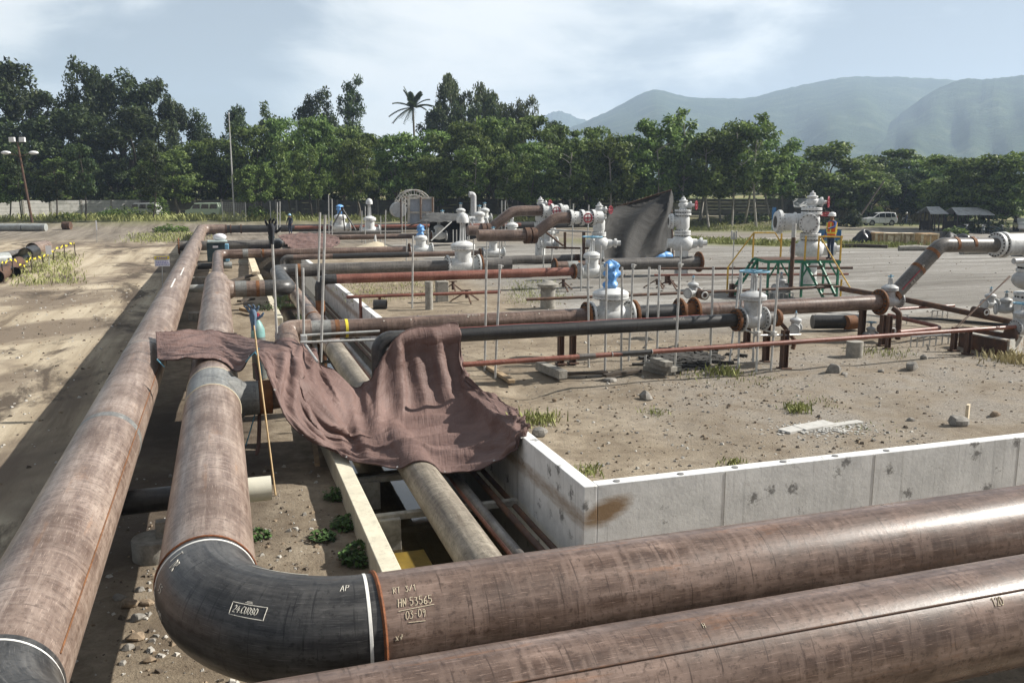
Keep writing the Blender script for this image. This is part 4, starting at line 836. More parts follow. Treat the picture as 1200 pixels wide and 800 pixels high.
for p in (P(888, 391, 16.25), P(907, 391, 16.35)): b = MB(); b.box(p, (.1, .1, .11), rz=.3); b.lathe([(-.07, .02), (.07, .02)], p, X1, 8); b.build('clamp', M_['galv'], t, bevel=.01)
# rail pair over the channel
t = thing('scaffolding', 'two parallel galvanised rails clamped to a pole above the channel, behind the brown tarp', 'scaffold', tuple(P(357, 393, 18)))
for a, e in ((P(352, 393, 18.0), P(445, 388, 18.0)), (P(352, 401, 17.5), P(440, 398, 17.5)), (P(354, 398, 17.8), P(372, 424, 16.6))): b = MB(); b.tube([a, e], .026, 10); b.build('rail', M_['galv'], t)
b = MB(); b.box(P(356, 396, 17.7), (.12, .12, .12)); b.build('clamp', M_['galv'], t, bevel=.01)
# horizontal pale tube and braces by the middle wellheads
t = thing('scaffolding', 'pale tube with dark diagonal braces standing between the two middle wellheads', 'scaffold', tuple(P(640, 300, 40)))
b = MB(); b.tube([P(637, 269, 40), P(693, 272, 39)], .04, 8); b.build('rail', M_['galv'], t)
b = MB(); b.tube([P(637, 270, 40), P(660, 288, 40)], .05, 8); b.tube([P(640, 290, 40), P(690, 291, 39)], .05, 8); b.bar(P(684, 272, 39), P(684, 300, 39), .12); b.bar(P(662, 272, 40), P(662, 292, 40), .1); b.build('brace', M_['rustdk'], t)
# ------------------------------------------------------------------ supports
def hpost(px, py, ztop, label, w=.16, Y=None, z0=0.):
    p = G(px, py, z0) if Y is None else AY(px, py, Y); t = thing('pipe_support_post', label, 'support', (p[0], p[1], z0)); w = w*.68
    b = MB(); b.box((p[0]-w*.45, p[1], (ztop+z0)/2), (.018, w, ztop-z0)); b.box((p[0]+w*.45, p[1], (ztop+z0)/2), (.018, w, ztop-z0)); b.box((p[0], p[1], (ztop+z0)/2), (w*.9-.02, .016, ztop-z0)); b.build('column', M_['rustdk'], t)
    b = MB(); b.box((p[0], p[1]-.02, z0+.02), (w*1.8, w*1.8, .03)); b.build('base_plate', M_['rustdk'], t); return t
hpost(657, 427, .92, 'left of two brown posts under the black pipe right of the hanging tarp', .18); hpost(671, 426, .92, 'right of two brown posts under the black pipe right of the hanging tarp', .18)
hpost(918, 432, .88, 'tall brown post under the right end of the black pipe', .2); hpost(897, 424, .88, 'brown post behind the scaffold frame under the silver valve', .18); hpost(875, 402, .8, 'ochre brown post left behind the silver valve', .2)
hpost(1009, 396, .8, 'left of three brown posts under the small silver riser valve', .2); hpost(1033, 405, .8, 'middle of three brown posts under the small silver riser valve', .18); hpost(1040, 409, .85, 'right of three brown posts under the small silver riser valve', .15)
hpost(1117, 411, .6, 'left of two short brown posts under the thin red pipe at the right', .17); hpost(1133, 415, .6, 'right of two short brown posts under the thin red pipe at the right', .17)
hpost(857, 348, .5, 'short brown post on the yard behind the scaffold frame', .2)
hpost(692, 318, .45, 'rusty post under the red pipe end, nearest the flat blue wheel valve', .3); hpost(676, 318, .5, 'brown post under the long grey pipe right end', .3, Y=43.6); hpost(782, 332, .35, 'brown post under the grey pipe with the wide end flange', .25)
def jack(px, py, ztop, label, s=.55):
    p = G(px, py, 0.); t = thing('pipe_jack', label, 'pipe jack', tuple(p)); b = MB(); b.tube([(p[0], p[1], .15), (p[0], p[1], ztop)], .06, 10); b.box((p[0], p[1], ztop+.01), (.3, .12, .03)); b.build('column', M_['rustdk'], t)
    b = MB()
    for k in range(3): b = MB(); a = k*2*PI/3+.5; b.bar((p[0], p[1], .38), (p[0]+s*math.cos(a), p[1]+s*math.sin(a), .02), .045); b.build('leg', M_['rustdk'], t)
jack(531, 344, .46, 'rusty tripod jack under the red cross pipe, left of two'); jack(547, 354, .42, 'rusty tripod jack under the red cross pipe, right of two', .6)
jack(660, 341, .46, 'rusty tripod jack under the right end of the red cross pipe'); jack(770, 338, .3, 'rusty tripod jack under the thick grey pipe with the end flange'); jack(785, 338, .3, 'rusty splayed jack just right of the one under the thick grey pipe')
def pillar(px, py, r, h, label, cap=True):
    p = G(px, py, 0.); t = thing('concrete_pillar', label, 'pillar', tuple(p)); b = MB(); b.lathe([(-.1, r), (h, r*.96)], p, seg=24); b.build('column', M_['concrete_post'], t)
    if cap: b = MB(); b.lathe([(h, r*1.35), (h+.1, r*1.4), (h+.14, r*.9), (h+.22, r*.5)], p, seg=20); b.build('pillar_cap', M_['concrete_post'], t)
pillar(642, 361, .26, .72, 'round concrete pillar with a wider cap, left of the blue wrapped valve'); pillar(503, 363, .13, .95, 'thin pale concrete pillar behind the brown cross pipe', False)
b = MB(); p = G(518, 353, 0); b.box((p[0], p[1], .35), (.42, .3, .75)); tag(b.build('concrete_block', M_['concrete_post'], bevel=.02), 'square concrete block beside the thin pale pillar', 'block')
pillar(1001, 417, .2, .36, 'short dark concrete drum standing under the thin red pipe', False)
b = MB(); p = G(455, 360, .1); b.tube([G(438, 357, .17), G(453, 357, .17)], .17, 22, caps=False); b.tube([G(438, 357, .17), G(453, 357, .17)], .15, 22, caps=False); tag(b.build('pipe_offcut', M_['black']), 'black pipe offcut with an open end lying behind the brown cross pipe', 'pipe')
b = MB(); a = G(952, 377, .25); e = G(1008, 377, .25); b.tube([a, e], .2, 22); b.m = 1; b.tube([e+V(-.5, 0, 0), e+V(-.2, 0, 0)], .203, 22); tag(b.build('pipe_offcut', [M_['black'], M_['rust']]), 'dark pipe offcut lying on the ground below the long brown pipe at the right', 'pipe')
# steel channel frames on the ground at the right
t = thing('steel_skid', 'rusty steel channel skid lying beside the foot of the right wellhead', 'skid', tuple(G(1165, 408, 0)))
b = MB(); a = G(1125, 398, .18); c = G(1180, 409, .18); b.bar(a, c, .1, .4); b.build('side_beam', M_['rustdk'], t); b = MB(); a2 = G(1140, 393, .18); c2 = G(1196, 403, .18); b.bar(a2, c2, .1, .4); b.build('side_beam', M_['rustdk'], t)
b = MB(); b.bar(c, c2, .1, .42); b.bar(a+V(0, 0, .22), c+V(0, 0, .22), .16, .03); b.bar(a2+V(0, 0, .22), c2+V(0, 0, .22), .16, .03); b.build('end_beam', M_['oldframe'], t)
# timbers lying by the pad
def timber(a, e, w, h, mat, label, z=.05):
    b = MB(); b.bar(G(*a, z+h/2), G(*e, z+h/2), w, h); return tag(b.build('timber_beam', M_[mat], bevel=.008), label, 'timber')
timber((562, 423), (600, 447), .14, .07, 'wood', 'pale plank lying beside the muddy hole right of the hanging tarp', .02)
for k, (a, e, z) in enumerate((((757, 430), (785, 437), .0), ((762, 424), (795, 432), .0), ((760, 426), (790, 433), .12), ((766, 421), (784, 427), .24))):
    timber(a, e, .2, .11, 'concrete_post', ['left bottom beam of the small stack of grey sleepers under the red pipe', 'right bottom beam of the small stack of grey sleepers under the red pipe', 'middle beam of the small stack of grey sleepers under the red pipe', 'topmost short beam of the small stack of grey sleepers under the red pipe'][k], z)
timber((632, 428), (660, 439), .2, .18, 'concrete_post', 'weathered round-edged sleeper left of the muddy hole edge under the red pipe'); timber((662, 438), (712, 436), .12, .06, 'darkwood', 'dark weathered board lying flat under the thin red pipe'); timber((708, 440), (750, 434), .14, .07, 'darkwood', 'dark board lying flat, right of the other board under the red pipe')
# ------------------------------------------------------------------ cloth: position based draping of sheets
def catmull(P, n):
    P = np.asarray(P, float); m = len(P); t = np.linspace(0, m-1, n); i = np.clip(t.astype(int), 0, m-2); f = (t-i)[:, None]
    f = f.reshape((-1,)+(1,)*(P.ndim-1)); g = lambda k: P[np.clip(i+k, 0, m-1)]
    a, b, c, d = g(-1), g(0), g(1), g(2); return .5*(2*b+(c-a)*f+(2*a-5*b+4*c-d)*f*f+(3*b-a-3*c+d)*f**3)
def drape(net, n, m, slack=1.04, iters=160, pins='edge', cyl=(), boxes=(), seed=1, grav=.0012, keep=.01, amp=.015, foldf=None):
    net = np.asarray(net, float); Pn = catmull(net, n); Pn = catmull(Pn.transpose(1, 0, 2), m).transpose(1, 0, 2)
    r = np.random.default_rng(seed); I, J = np.meshgrid(np.linspace(0, 1, n), np.linspace(0, 1, m), indexing='ij')
    P0 = Pn.copy(); fold = sum(np.sin(2*PI*(f*J+g*I)+p)*a for f, g, p, a in zip(r.uniform(2, 14, 9), r.uniform(-9, 9, 9), r.uniform(0, 6, 9), r.uniform(.4, 1, 9)))
    if foldf is not None: fold = fold*.35+foldf(I, J)/amp
    nr = np.cross(np.gradient(Pn, axis=0), np.gradient(Pn, axis=1)); nr /= np.linalg.norm(nr, axis=2, keepdims=True)+1e-9
    Pn = Pn+nr*(fold*amp)[..., None]+r.normal(0, amp*.3, Pn.shape)
    Pt = Pn.copy(); w = np.ones((n, m, 1)); pin = np.zeros((n, m), bool)
    for q in pins:
        pin[q] = True
    w[pin] = 0; Pn[pin] = P0[pin]
    sets = []
    def reg(sa, sb, k):
        L = np.linalg.norm(P0[sa]-P0[sb], axis=2, keepdims=True)*k; sets.append((sa, sb, L))
    S = slice
    for par in (0, 1):
        reg((S(par, n-1, 2), S(None)), (S(par+1, n, 2), S(None)), slack); reg((S(None), S(par, m-1, 2)), (S(None), S(par+1, m, 2)), slack)
        reg((S(par, n-1, 2), S(0, m-1)), (S(par+1, n, 2), S(1, m)), slack); reg((S(par, n-1, 2), S(1, m)), (S(par+1, n, 2), S(0, m-1)), slack)
    for d in (2,):
        for q in range(4):
            if q % 4 < 2:
                reg((S(q, n-d, 4), S(None)), (S(q+d, n, 4), S(None)), slack*.985); reg((S(None), S(q, m-d, 4)), (S(None), S(q+d, m, 4)), slack*.985)
            else:
                reg((S(q, n-d, 4), S(None)), (S(q+d, n, 4), S(None)), slack*.985); reg((S(None), S(q, m-d, 4)), (S(None), S(q+d, m, 4)), slack*.985)
    vel = np.zeros_like(Pn); kw = keep
    for it in range(iters):
        prev = Pn.copy(); vel *= .9; Pn = Pn+vel*w; Pn[..., 2:3] -= grav*w
        for rep in range(3):
            for sa, sb, L in sets:
                a, b_ = Pn[sa], Pn[sb]
                k = min(a.shape[0], b_.shape[0], L.shape[0]); k2 = min(a.shape[1], b_.shape[1])
                dlt = b_[:k, :k2]-a[:k, :k2]; dist = np.linalg.norm(dlt, axis=2, keepdims=True)+1e-9
                wa, wb = w[sa][:k, :k2], w[sb][:k, :k2]; c = dlt/dist*(dist-L[:k, :k2])/np.maximum(wa+wb, 1e-6)*.9
                Pn[sa][:k, :k2] += 0
                A_ = Pn[sa]; A_[:k, :k2] += c*wa; B_ = Pn[sb]; B_[:k, :k2] -= c*wb
        Pn = Pn+(Pt-Pn)*kw*w
        for cy_ in cyl:
            p, d, rad = cy_[:3]; p = V(*p); d = V(*d)/np.linalg.norm(d); q = Pn-p; tt = q@d; tt = np.clip(tt, 0, cy_[3]) if len(cy_) > 3 else tt; q = q-tt[..., None]*d; L = np.linalg.norm(q, axis=2, keepdims=True)+1e-9
            Pn = np.where((L < rad), Pn+q/L*(rad-L)*w, Pn)
        for x0, x1, y0, y1, zt in boxes:
            ins = (Pn[..., 0] > x0) & (Pn[..., 0] < x1) & (Pn[..., 1] > y0) & (Pn[..., 1] < y1) & (Pn[..., 2] < zt)
            Pn[..., 2] = np.where(ins, zt, Pn[..., 2])
        vel = np.clip(Pn-prev, -.03, .03)
    return Pn
def sheet(name, P, mat, label, cat='tarpaulin', thick=.006, parent=None):
    n, m = P.shape[:2]; b = MB(); fs = [(i*m+j, i*m+j+1, (i+1)*m+j+1, (i+1)*m+j) for i in range(n-1) for j in range(m-1)]
    du = np.linalg.norm(np.diff(P, axis=0), axis=2).mean(); dv = np.linalg.norm(np.diff(P, axis=1), axis=2).mean()
    uv = [[((k//m)*du, (k % m)*dv) for k in q] for q in fs]
    b.add(P.reshape(-1, 3), fs, uv); o = b.build(name, mat, parent, smooth=80)
    s = o.modifiers.new('thick', 'SOLIDIFY'); s.thickness = thick; s.offset = 0
    if label: tag(o, label, cat)
    return o
def tarpmat(name, c, c2, rough=.55, trans=0.):
    n = NT(name); ob = n.coord('Object'); f = n.noise(ob, 1.3, 7, .65, .5)
    col = n.ramp(f, [(.3, c), (.7, c2)]); col = n.mix(n.ramp(n.noise(ob, 9, 6, .75), [(.58, 0.), (.75, .5)]), col, tuple(min(1, x*1.5+.03) for x in c2))
    n.col(col).rough(rough).spec(.2)
    wr1 = n.ramp(n.noise(n.coord('UV', (.7, 4.2, 1)), 1.6, 4, .55, .8), [(.3, 0.), (.5, 1.), (.7, 0.)]); wr2 = n.ramp(n.noise(n.coord('UV', (4.5, .8, 1)), 1.3, 4, .55, .8), [(.32, 0.), (.5, 1.), (.68, 0.)])
    n.bump(n.math('ADD', n.math('ADD', wr1, n.math('MULTIPLY', wr2, .7)), n.math('MULTIPLY', n.noise(ob, 22, 4, .6), .3)), .32, .03); return n.m
M_['tarp'] = tarpmat('brown_tarpaulin', (.108, .066, .057), (.2, .134, .118), .6)
M_['tarpdark'] = simple('dark_brown_hem', (.09, .052, .045), .7, .3, 10)
M_['greytarp'] = tarpmat('grey_tarpaulin', (.02, .0195, .018), (.038, .036, .033), .7)
M_['darktarp'] = tarpmat('black_grey_tarpaulin', (.035, .035, .035), (.1, .098, .092), .55)
def A_(x, y, Y): return AY(x, y, Y)
def row5(f, b, Yf, Yb, mids=None):
    """control points from front edge to back edge; mids = explicit (x, y, Y) for the inner three"""
    p, q = A_(*f, Yf), A_(*b, Yb)
    if mids: return [p]+[A_(*k) for k in mids]+[q]
    return [p+(q-p)*t for t in (0, .25, .5, .75, 1.)]
net = [
 row5((185, 421), (183, 389), 18.0, 20.7), row5((203, 421), (203, 388), 17.6, 20.8), row5((225, 419), (228, 387), 17.5, 21.0), row5((255, 420), (258, 389), 17.4, 21.0), row5((280, 434), (292, 396), 16.9, 20.2, [(282, 424, 17.4), (284, 412, 18.1), (288, 402, 19.)]),
 row5((299, 413), (342, 405), 16.6, 18.0, [(305, 411, 16.9), (315, 407, 17.3), (328, 405, 17.7)]),
 row5((318, 448), (362, 405), 15.45, 17.8, [(330, 434, 15.9), (342, 420, 16.6), (352, 409, 17.3)]),
 row5((334, 488), (378, 426), 15.0, 17.2, [(346, 470, 15.35), (358, 450, 15.9), (370, 434, 16.7)]),
 row5((362, 514), (402, 446), 14.85, 16.8, [(372, 500, 15.1), (384, 484, 15.5), (394, 462, 16.1)]),
 row5((396, 531), (424, 452), 14.7, 16.8, [(402, 515, 15.2), (410, 498, 15.5), (416, 478, 16.1)]),
 row5((432, 543), (440, 432), 14.0, 16.75, [(436, 522, 14.7), (438, 497, 15.5), (440, 468, 16.2)]),
 row5((470, 550), (462, 398), 13.4, 16.8, [(470, 520, 14.5), (468, 488, 15.9), (465, 440, 16.65)]),
 row5((505, 553), (485, 384), 13.1, 16.97, [(502, 518, 14.4), (497, 482, 16.0), (490, 432, 16.72)]),
 row5((545, 551), (512, 382), 12.9, 17.0, [(540, 517, 14.2), (530, 480, 15.9), (520, 430, 16.72)]),
 row5((580, 541), (537, 381), 12.8, 17.0, [(572, 511, 13.9), (560, 480, 15.5), (542, 434, 16.65)]),
 row5((605, 526), (540, 432), 12.7, 16.6, [(600, 510, 13.3), (586, 490, 14.4), (556, 462, 16.)]),
 row5((616, 508), (576, 462), 12.8, 15.6, [(612, 502, 13.2), (604, 492, 13.9), (590, 476, 14.8)]),
 row5((619, 500), (606, 485), 13.0, 14.3)]
NN, MM = 220, 124
def ci(k): return int(round(k/(len(net)-1)*(NN-1)))
pins = [(ci(0), slice(0, MM, 6)), (ci(3), MM-1), (ci(4), MM-1), (ci(5), 0), (ci(5), MM-1), (ci(6), MM-1), (ci(9), 0), (ci(9), MM-1), (slice(ci(11.3), ci(14)+1), MM-1), (ci(17), slice(0, MM, 8)), (ci(10), MM-1), (ci(16), 0), (slice(ci(0), ci(3), 4), MM-1)]
cyls = [((BX, 16, PZ), (0, 1, 0), PR+.02), ((axat(18), 18, PZ), (axat(60)-axat(18), 42, 0), PR+.015), ((2, P2Y, P2Z), X1, P2R+.02), ((2.85, 10, -.55), (0, 1, 0), .29), ((1.22, TEE1, PZ+.03), (0, P3Y-.4-TEE1, P3Z-.15-PZ), .26, 3.), ((.4, TEE1, PZ), X1, .28, .85)]
def sharp(t): return 1-2*np.abs(np.sin(t*PI))
def bigfold(I, J):
    c = I*(len(net)-1); win = lambda a, b, s=1.: ss(a-s, a+s, c)*(1-ss(b-s, b+s, c))
    f = .085*sharp(J*8.5+.5*np.sin(c*.9)+.2*np.sin(c*2.3)+.3*c*(J-.3))*win(7.5, 16.6)*(1-ss(.34, .5, J))*(.7+.3*np.sin(c*1.7))
    f += .1*sharp(c*1.05+.5*np.sin(J*3.2)+.2*np.sin(J*9))*win(9.6, 15, .6)*ss(.46, .6, J)*(1-.75*ss(.8, 1., J))
    f += .1*sharp(J*2.2+c*.75+.3*np.sin(c*2.))*win(5.2, 10, .7)*ss(.0, .2, J)
    f += .025*sharp(J*3+.4*np.sin(c*1.8))*win(.3, 4.2, .5)
    f += .06*sharp(c*1.3-J*3)*win(14, 17.5, .5)
    return f
TP = drape(net, NN, MM, 1.012, 36, pins, cyls, [(CXL0-.05, CXL1+.03, 8, 30, -.585), (CXR0-.03, 30, FWY0, 30, .115)], seed=5, grav=.001, keep=.1, amp=.02, foldf=bigfold)
def crease(TP):
    n, m = TP.shape[:2]; I, J = np.meshgrid(np.linspace(0, 1, n), np.linspace(0, 1, m), indexing='ij'); c = I*(len(net)-1)
    win = lambda a, b, s=1.: ss(a-s, a+s, c)*(1-ss(b-s, b+s, c)); rid = lambda t, p=2.2: np.abs(np.sin(t*PI))**(1/p)*-1+1
    wv = .3*np.sin(c*.55+1)+.08*np.sin(c*1.6)
    edge = ss(0, .035, J)*ss(0, .03, 1-J*0)
    f = .12*rid(J*8.2+wv+.26*(c-9)*(.42-J), 1.6)*win(8.0, 17.3, .8)*(1-ss(.4, .54, J))*(.55+.45*np.sin(c*.8+J*21))
    f += .11*rid(c*.6+.5*J+.12*np.sin(J*5), 2.4)*win(9.8, 15., .5)*ss(.46, .62, J)*(1-.85*ss(.88, 1., J))
    f += .13*rid(J*2.0+c*.45+.15*np.sin(c*1.3), 1.9)*win(5.2, 8.6, .6)*ss(.03, .25, J)*(1-.5*ss(.8, 1, J))
    f += .035*rid(J*2.6+.2*np.sin(c*1.2)+.15*c, 2.2)*win(.2, 5., .4)*(1-.6*ss(.85, 1., J))
    f += .06*rid(c*.9-J*2.4, 2.2)*win(14.8, 17.4, .4)
    for _ in range(1): f[1:-1] = (f[:-2]+2*f[1:-1]+f[2:])/4
    f = f*(.35+.65*edge)
    nr = np.cross(np.gradient(TP, axis=0), np.gradient(TP, axis=1)); nr /= np.linalg.norm(nr, axis=2, keepdims=True)+1e-9
    if nr[..., 2].mean() < 0: nr = -nr
    return TP+nr*f[..., None]
TP = crease(TP)
to = sheet('brown_tarpaulin', TP, M_['tarp'], 'large creased brown tarpaulin draped over the pipes, the black bend and the channel')
for k, ln in enumerate((TP[:, 0], TP[:, -1], TP[0, :], TP[-1, :])): b = MB(); b.tube(ln, .013, 6); b.build('hem', M_['tarpdark'], to, smooth=60)
for q in (TP[::20, 1]): b = MB(); b.lathe([(-.008, .018), (.012, .018)], q, (0, -.7, .7), 8); b.build('eyelet', M_['galv'], to)
# blue ties
for pts, lab in (([A_(184, 421, 17.95), A_(187, 424, 17.8), A_(193, 430, 17.7)], 'blue rope tie at the tarp corner on the outer pipeline'), ([A_(299, 413, 16.5), A_(303, 420, 16.4), A_(307, 440, 16.3), A_(300, 480, 16.), A_(288, 522, 15.7)], 'blue rope hanging from the tarp knot beside the bamboo pole'), ([A_(288, 424, 16.5), A_(296, 415, 16.45), A_(304, 408, 16.45)], 'blue rope tied across the tarp knot')):
    b = MB(); b.tube(catmull(pts, 16), .011, 6); tag(b.build('rope_tie', M_['rope']), lab, 'rope')
b = MB(); b.tube(catmull([A_(297, 425, 16.4), A_(302, 440, 16.35), A_(304, 480, 16.1), A_(303, 520, 15.8), A_(300, 533, 15.7)], 16), [.03, .04]+[.035]*12+[.03, .02], 8); tag(b.build('tarp_strap', M_['tarp']), 'twisted end of the brown tarp hanging beside the bamboo pole', 'strap')
t = thing('bamboo_pole', 'slanting bamboo pole with a blue glove on top, propped by the brown tarp', 'pole', tuple(G(323, 580, -.95)))
b = MB(); a = G(323, 580, -.95); e = A_(297, 377, 16.1); b.tube([a+(e-a)*k/9 for k in range(10)], [.015]*10, 8)
for k in range(1, 9): b.lathe([(-.01, .018), (.01, .018)], a+(e-a)*k/9, e-a, 8)
b.build('stem', M_['bamboo'], t)
def glove(b, c, s, seed, up=V(0, 0, 1)):
    r = random.Random(seed); c = V(*c); b.tube([c+V(0, 0, -.15*s), c+V(0, 0, -.06*s), c+V(0, 0, .02*s), c+V(0, 0, .1*s), c+V(0, 0, .13*s)], [.035*s, .045*s, .06*s, .058*s, .035*s], 10, flat=.8)
    for k in range(4):
        a = (k-1.5)*.32+r.uniform(-.1, .1); d = V(math.sin(a), r.uniform(-.3, .1), math.cos(a)); L = (.1, .115, .11, .085)[k]*s; q = c+V((k-1.5)*.03*s, 0, .1*s)
        b.tube([q, q+d*L*.5, q+(d+V(r.uniform(-.3, .3), -.3, -.1))*L*.95], [.018*s, .017*s, .011*s], 7)
    q = c+V(.05*s, 0, 0); b.tube([q, q+V(.06*s, -.01, .04*s), q+V(.085*s, -.02, .08*s)], [.02*s, .018*s, .012*s], 7)
b = MB(); glove(b, e+V(0, 0, .05), 1.35, 3); b.build('glove', M_['blueglove'], t)
b = MB(); glove(b, AY(318, 273, 18.65), 1.5, 5); b.m = 1; b.tube([AY(318, 282, 18.65), AY(318, 277, 18.65)], [.05, .07], 10); tag(b.build('work_glove', [M_['glove'], M_['bluedark']]), 'dark work glove stuck on top of a galvanised pole', 'glove')
# gas cylinder
p = V(*AY(303, 405, 22.)); p[2] = -.62; t = thing('gas_cylinder', 'gas cylinder with a teal shoulder standing behind the brown tarp', 'gas cylinder', tuple(p)); h = AY(303, 375, 22.)[2]-p[2]
b = MB(); b.lathe([(0, .15), (.03, .17), (h*.72, .17)], p, seg=24); b.build('cylinder_body', M_['cyl'], t); b = MB(); b.lathe([(h*.72, .171), (h*.85, .16), (h*.95, .1), (h*1.0, .05), (h*1.02, .045)], p, seg=24); b.build('cylinder_shoulder', M_['teal'], t)
b = MB(); b.lathe([(h*1.0, .05), (h*1.12, .045)], p, seg=10); b.tube([p+V(-.06, 0, h*1.09), p+V(.07, 0, h*1.09)], .02, 8); b.build('cylinder_valve', M_['redwheel'], t)
# small far brown tarp over the back pipes
net = [[A_(x0+ (x1-x0)*t, y0+(y1-y0)*t+6*math.sin(PI*t)*0, Y0+(Y1-Y0)*t) for t in (0, .33, .66, 1.)] for (x0, y0, Y0, x1, y1, Y1) in ((340, 290, 56., 326, 276, 61.), (352, 291, 56., 336, 274, 61.5), (372, 290.5, 56, 350, 273, 61.5), (388, 289, 56.2, 372, 272.5, 61.5), (397, 285, 57., 388, 274, 61.), (399, 281, 58., 396, 277, 60.))]
P = drape(net, 60, 40, 1.05, 60, [(slice(0, 60, 6), 39), (slice(0, 60, 8), 0)], seed=9, grav=.002, keep=.05, amp=.05)
sheet('brown_tarpaulin', P, M_['tarp'], 'small far brown tarpaulin lying over pipes behind the narrow part of the inner pipeline')
# large grey tent over a wellhead
DT = 44.
net = [[A_(693, 296, 40.8), A_(701, 276, 42.5), A_(712, 256, 44.), A_(718, 246, 46.)], [A_(704, 290, 41.3), A_(709, 268, 43.), A_(717, 249, 44.5), A_(722, 243, 46.)], [A_(716, 306, 41.5), A_(723, 276, 43.), A_(735, 250, 44.5), A_(740, 240, 46.)], [A_(731, 306, 41.2), A_(740, 280, 42.5), A_(752, 250, 44.2), A_(757, 236, 46.)], [A_(742, 305, 41.2), A_(752, 282, 42.3), A_(766, 250, 43.8), A_(774, 230, 46.)], [A_(756, 301, 41.6), A_(764, 275, 42.6), A_(778, 245, 43.8), A_(785, 224, 45.2)], [A_(770, 299, 42.2), A_(776, 272, 43.), A_(783, 246, 43.9), A_(786, 223, 45.)], [A_(788, 285, 44.6), A_(788, 268, 45.), A_(788, 246, 45.2), A_(787, 224, 45.2)], [A_(791, 284, 48.), A_(790, 266, 47.), A_(789, 246, 46.), A_(787, 225, 45.5)]]
P = drape(net, 80, 50, 1.02, 70, [(slice(0, 80, 4), 49), (slice(0, 80, 10), 0), (0, slice(0, 50, 8)), (79, slice(0, 50, 8))], seed=4, grav=.002, keep=.05, amp=.02, foldf=lambda I, J: .34*(1-2*np.abs(np.sin((I*2.6+.35*np.sin(J*3)-.5*J)*PI)))*(1-.6*J)+0)
t = thing('tarpaulin_tent', 'large grey tarpaulin tent peaked to the right, in front of a white wellhead', 'tent', tuple(G(745, 306, 0)))
sheet('tent_cover', P, M_['greytarp'], None, parent=t, thick=.01)
b = MB()
for a, e in (((786, 222, 45.3), (789, 306, 44.5)), ((722, 243, 46.2), (722, 312, 46.2)), ((703, 290, 42.), (703, 318, 42.)), ((722, 243, 46.2), (786, 223, 45.4))): b = MB(); b.tube([A_(*a), A_(*e)], .045, 8); b.build('tent_pole', M_['rustdk'], t)
for x in (715, 724, 735, 760): b = MB(); b.bar(A_(x, 268, 47.), A_(x, 312, 47.), .12); b.build('tent_post', M_['rustdk'], t)
net2 = [[A_(703, 289, 41.4), A_(702, 300, 42.)], [A_(725, 244, 46.3), A_(722, 300, 49.)], [A_(786, 225, 46.), A_(786, 300, 50.)]]
P = drape(net2, 30, 20, 1.01, 20, [(slice(0, 30, 4), 0)], seed=3, keep=.1, amp=.03); sheet('tent_back', P, M_['darktarp'], None, parent=t, thick=.01)
b = MB(); b.ball(G(765, 300, .3), .5, 1.6, .6, .7, 16, 8); b.ball(G(777, 300, .2), .4, 1.6, .6, .7, 16, 8); tag(b.build('plastic_sheet_heap', M_['bag'], smooth=60), 'blue plastic sheet bundled under the grey tent', 'plastic sheet')
# low black tent
net = [[A_(474, 267, 56.), A_(490, 259, 57.), A_(497, 252, 58.), A_(500, 250, 60.)], [A_(492, 260, 55.5), A_(502, 254, 57.), A_(508, 251, 58.), A_(512, 249, 60.)], [A_(507, 260, 55.), A_(517, 255, 56.5), A_(522, 251.5, 58.), A_(524, 249.5, 60.)], [A_(528, 259, 55.), A_(533, 255, 56.5), A_(536, 252, 58.), A_(538, 250, 60.)], [A_(547, 256, 56.), A_(548, 254, 57.), A_(549, 252, 58.), A_(549, 251, 60.)]]
P = drape(net, 50, 26, 1.02, 50, [(slice(0, 50, 5), 25), (slice(0, 50, 8), 0)], seed=6, grav=.002, keep=.06, amp=.05)
t = thing('tarpaulin_tent', 'low black tarpaulin shelter over the valve with the blue bar handle', 'tent', tuple(G(520, 285, 0.))); sheet('tent_cover', P, M_['darktarp'], None, parent=t, thick=.012)
net = [[A_(505, 252, 60.5), A_(503, 268, 61.), A_(503, 284, 61.)], [A_(530, 251, 60.5), A_(530, 268, 61.5), A_(530, 284, 61.5)], [A_(549, 251.5, 59.5), A_(552, 268, 60.), A_(560, 279, 60.)]]
P = drape(net, 30, 26, 1.02, 30, [(slice(0, 30, 4), 0)], seed=8, keep=.08, amp=.04); sheet('tent_back', P, M_['blackplastic'], None, parent=t, thick=.012)
b = MB()
for a, e in (((500, 251, 58), (500, 285, 58)), ((549, 252, 57.5), (550, 285, 57.5)), ((529, 260, 55.), (505, 282, 54.)), ((548, 256, 56.), (568, 282, 54.))): b = MB(); b.tube([A_(*a), A_(*e)], .04, 6); b.build('tent_pole', M_['galv'], t)
# beige cone lid
p = AY(440, 289, 56.5); t = thing('cone_lid', 'flat beige cone shaped lid with a knob resting on the brown pipe', 'lid', tuple(p)); b = MB(); b.lathe([(-.15, 1.18), (-.05, 1.22), (.0, 1.2), (.28, .3), (.33, .12)], p, seg=24); b.build('cover', simple('beige_canvas', (.5, .43, .31), .8, .2, 4), t); b = MB(); b.lathe([(.3, .09), (.75, .05)], p, seg=10); b.build('knob', M_['white'], t)
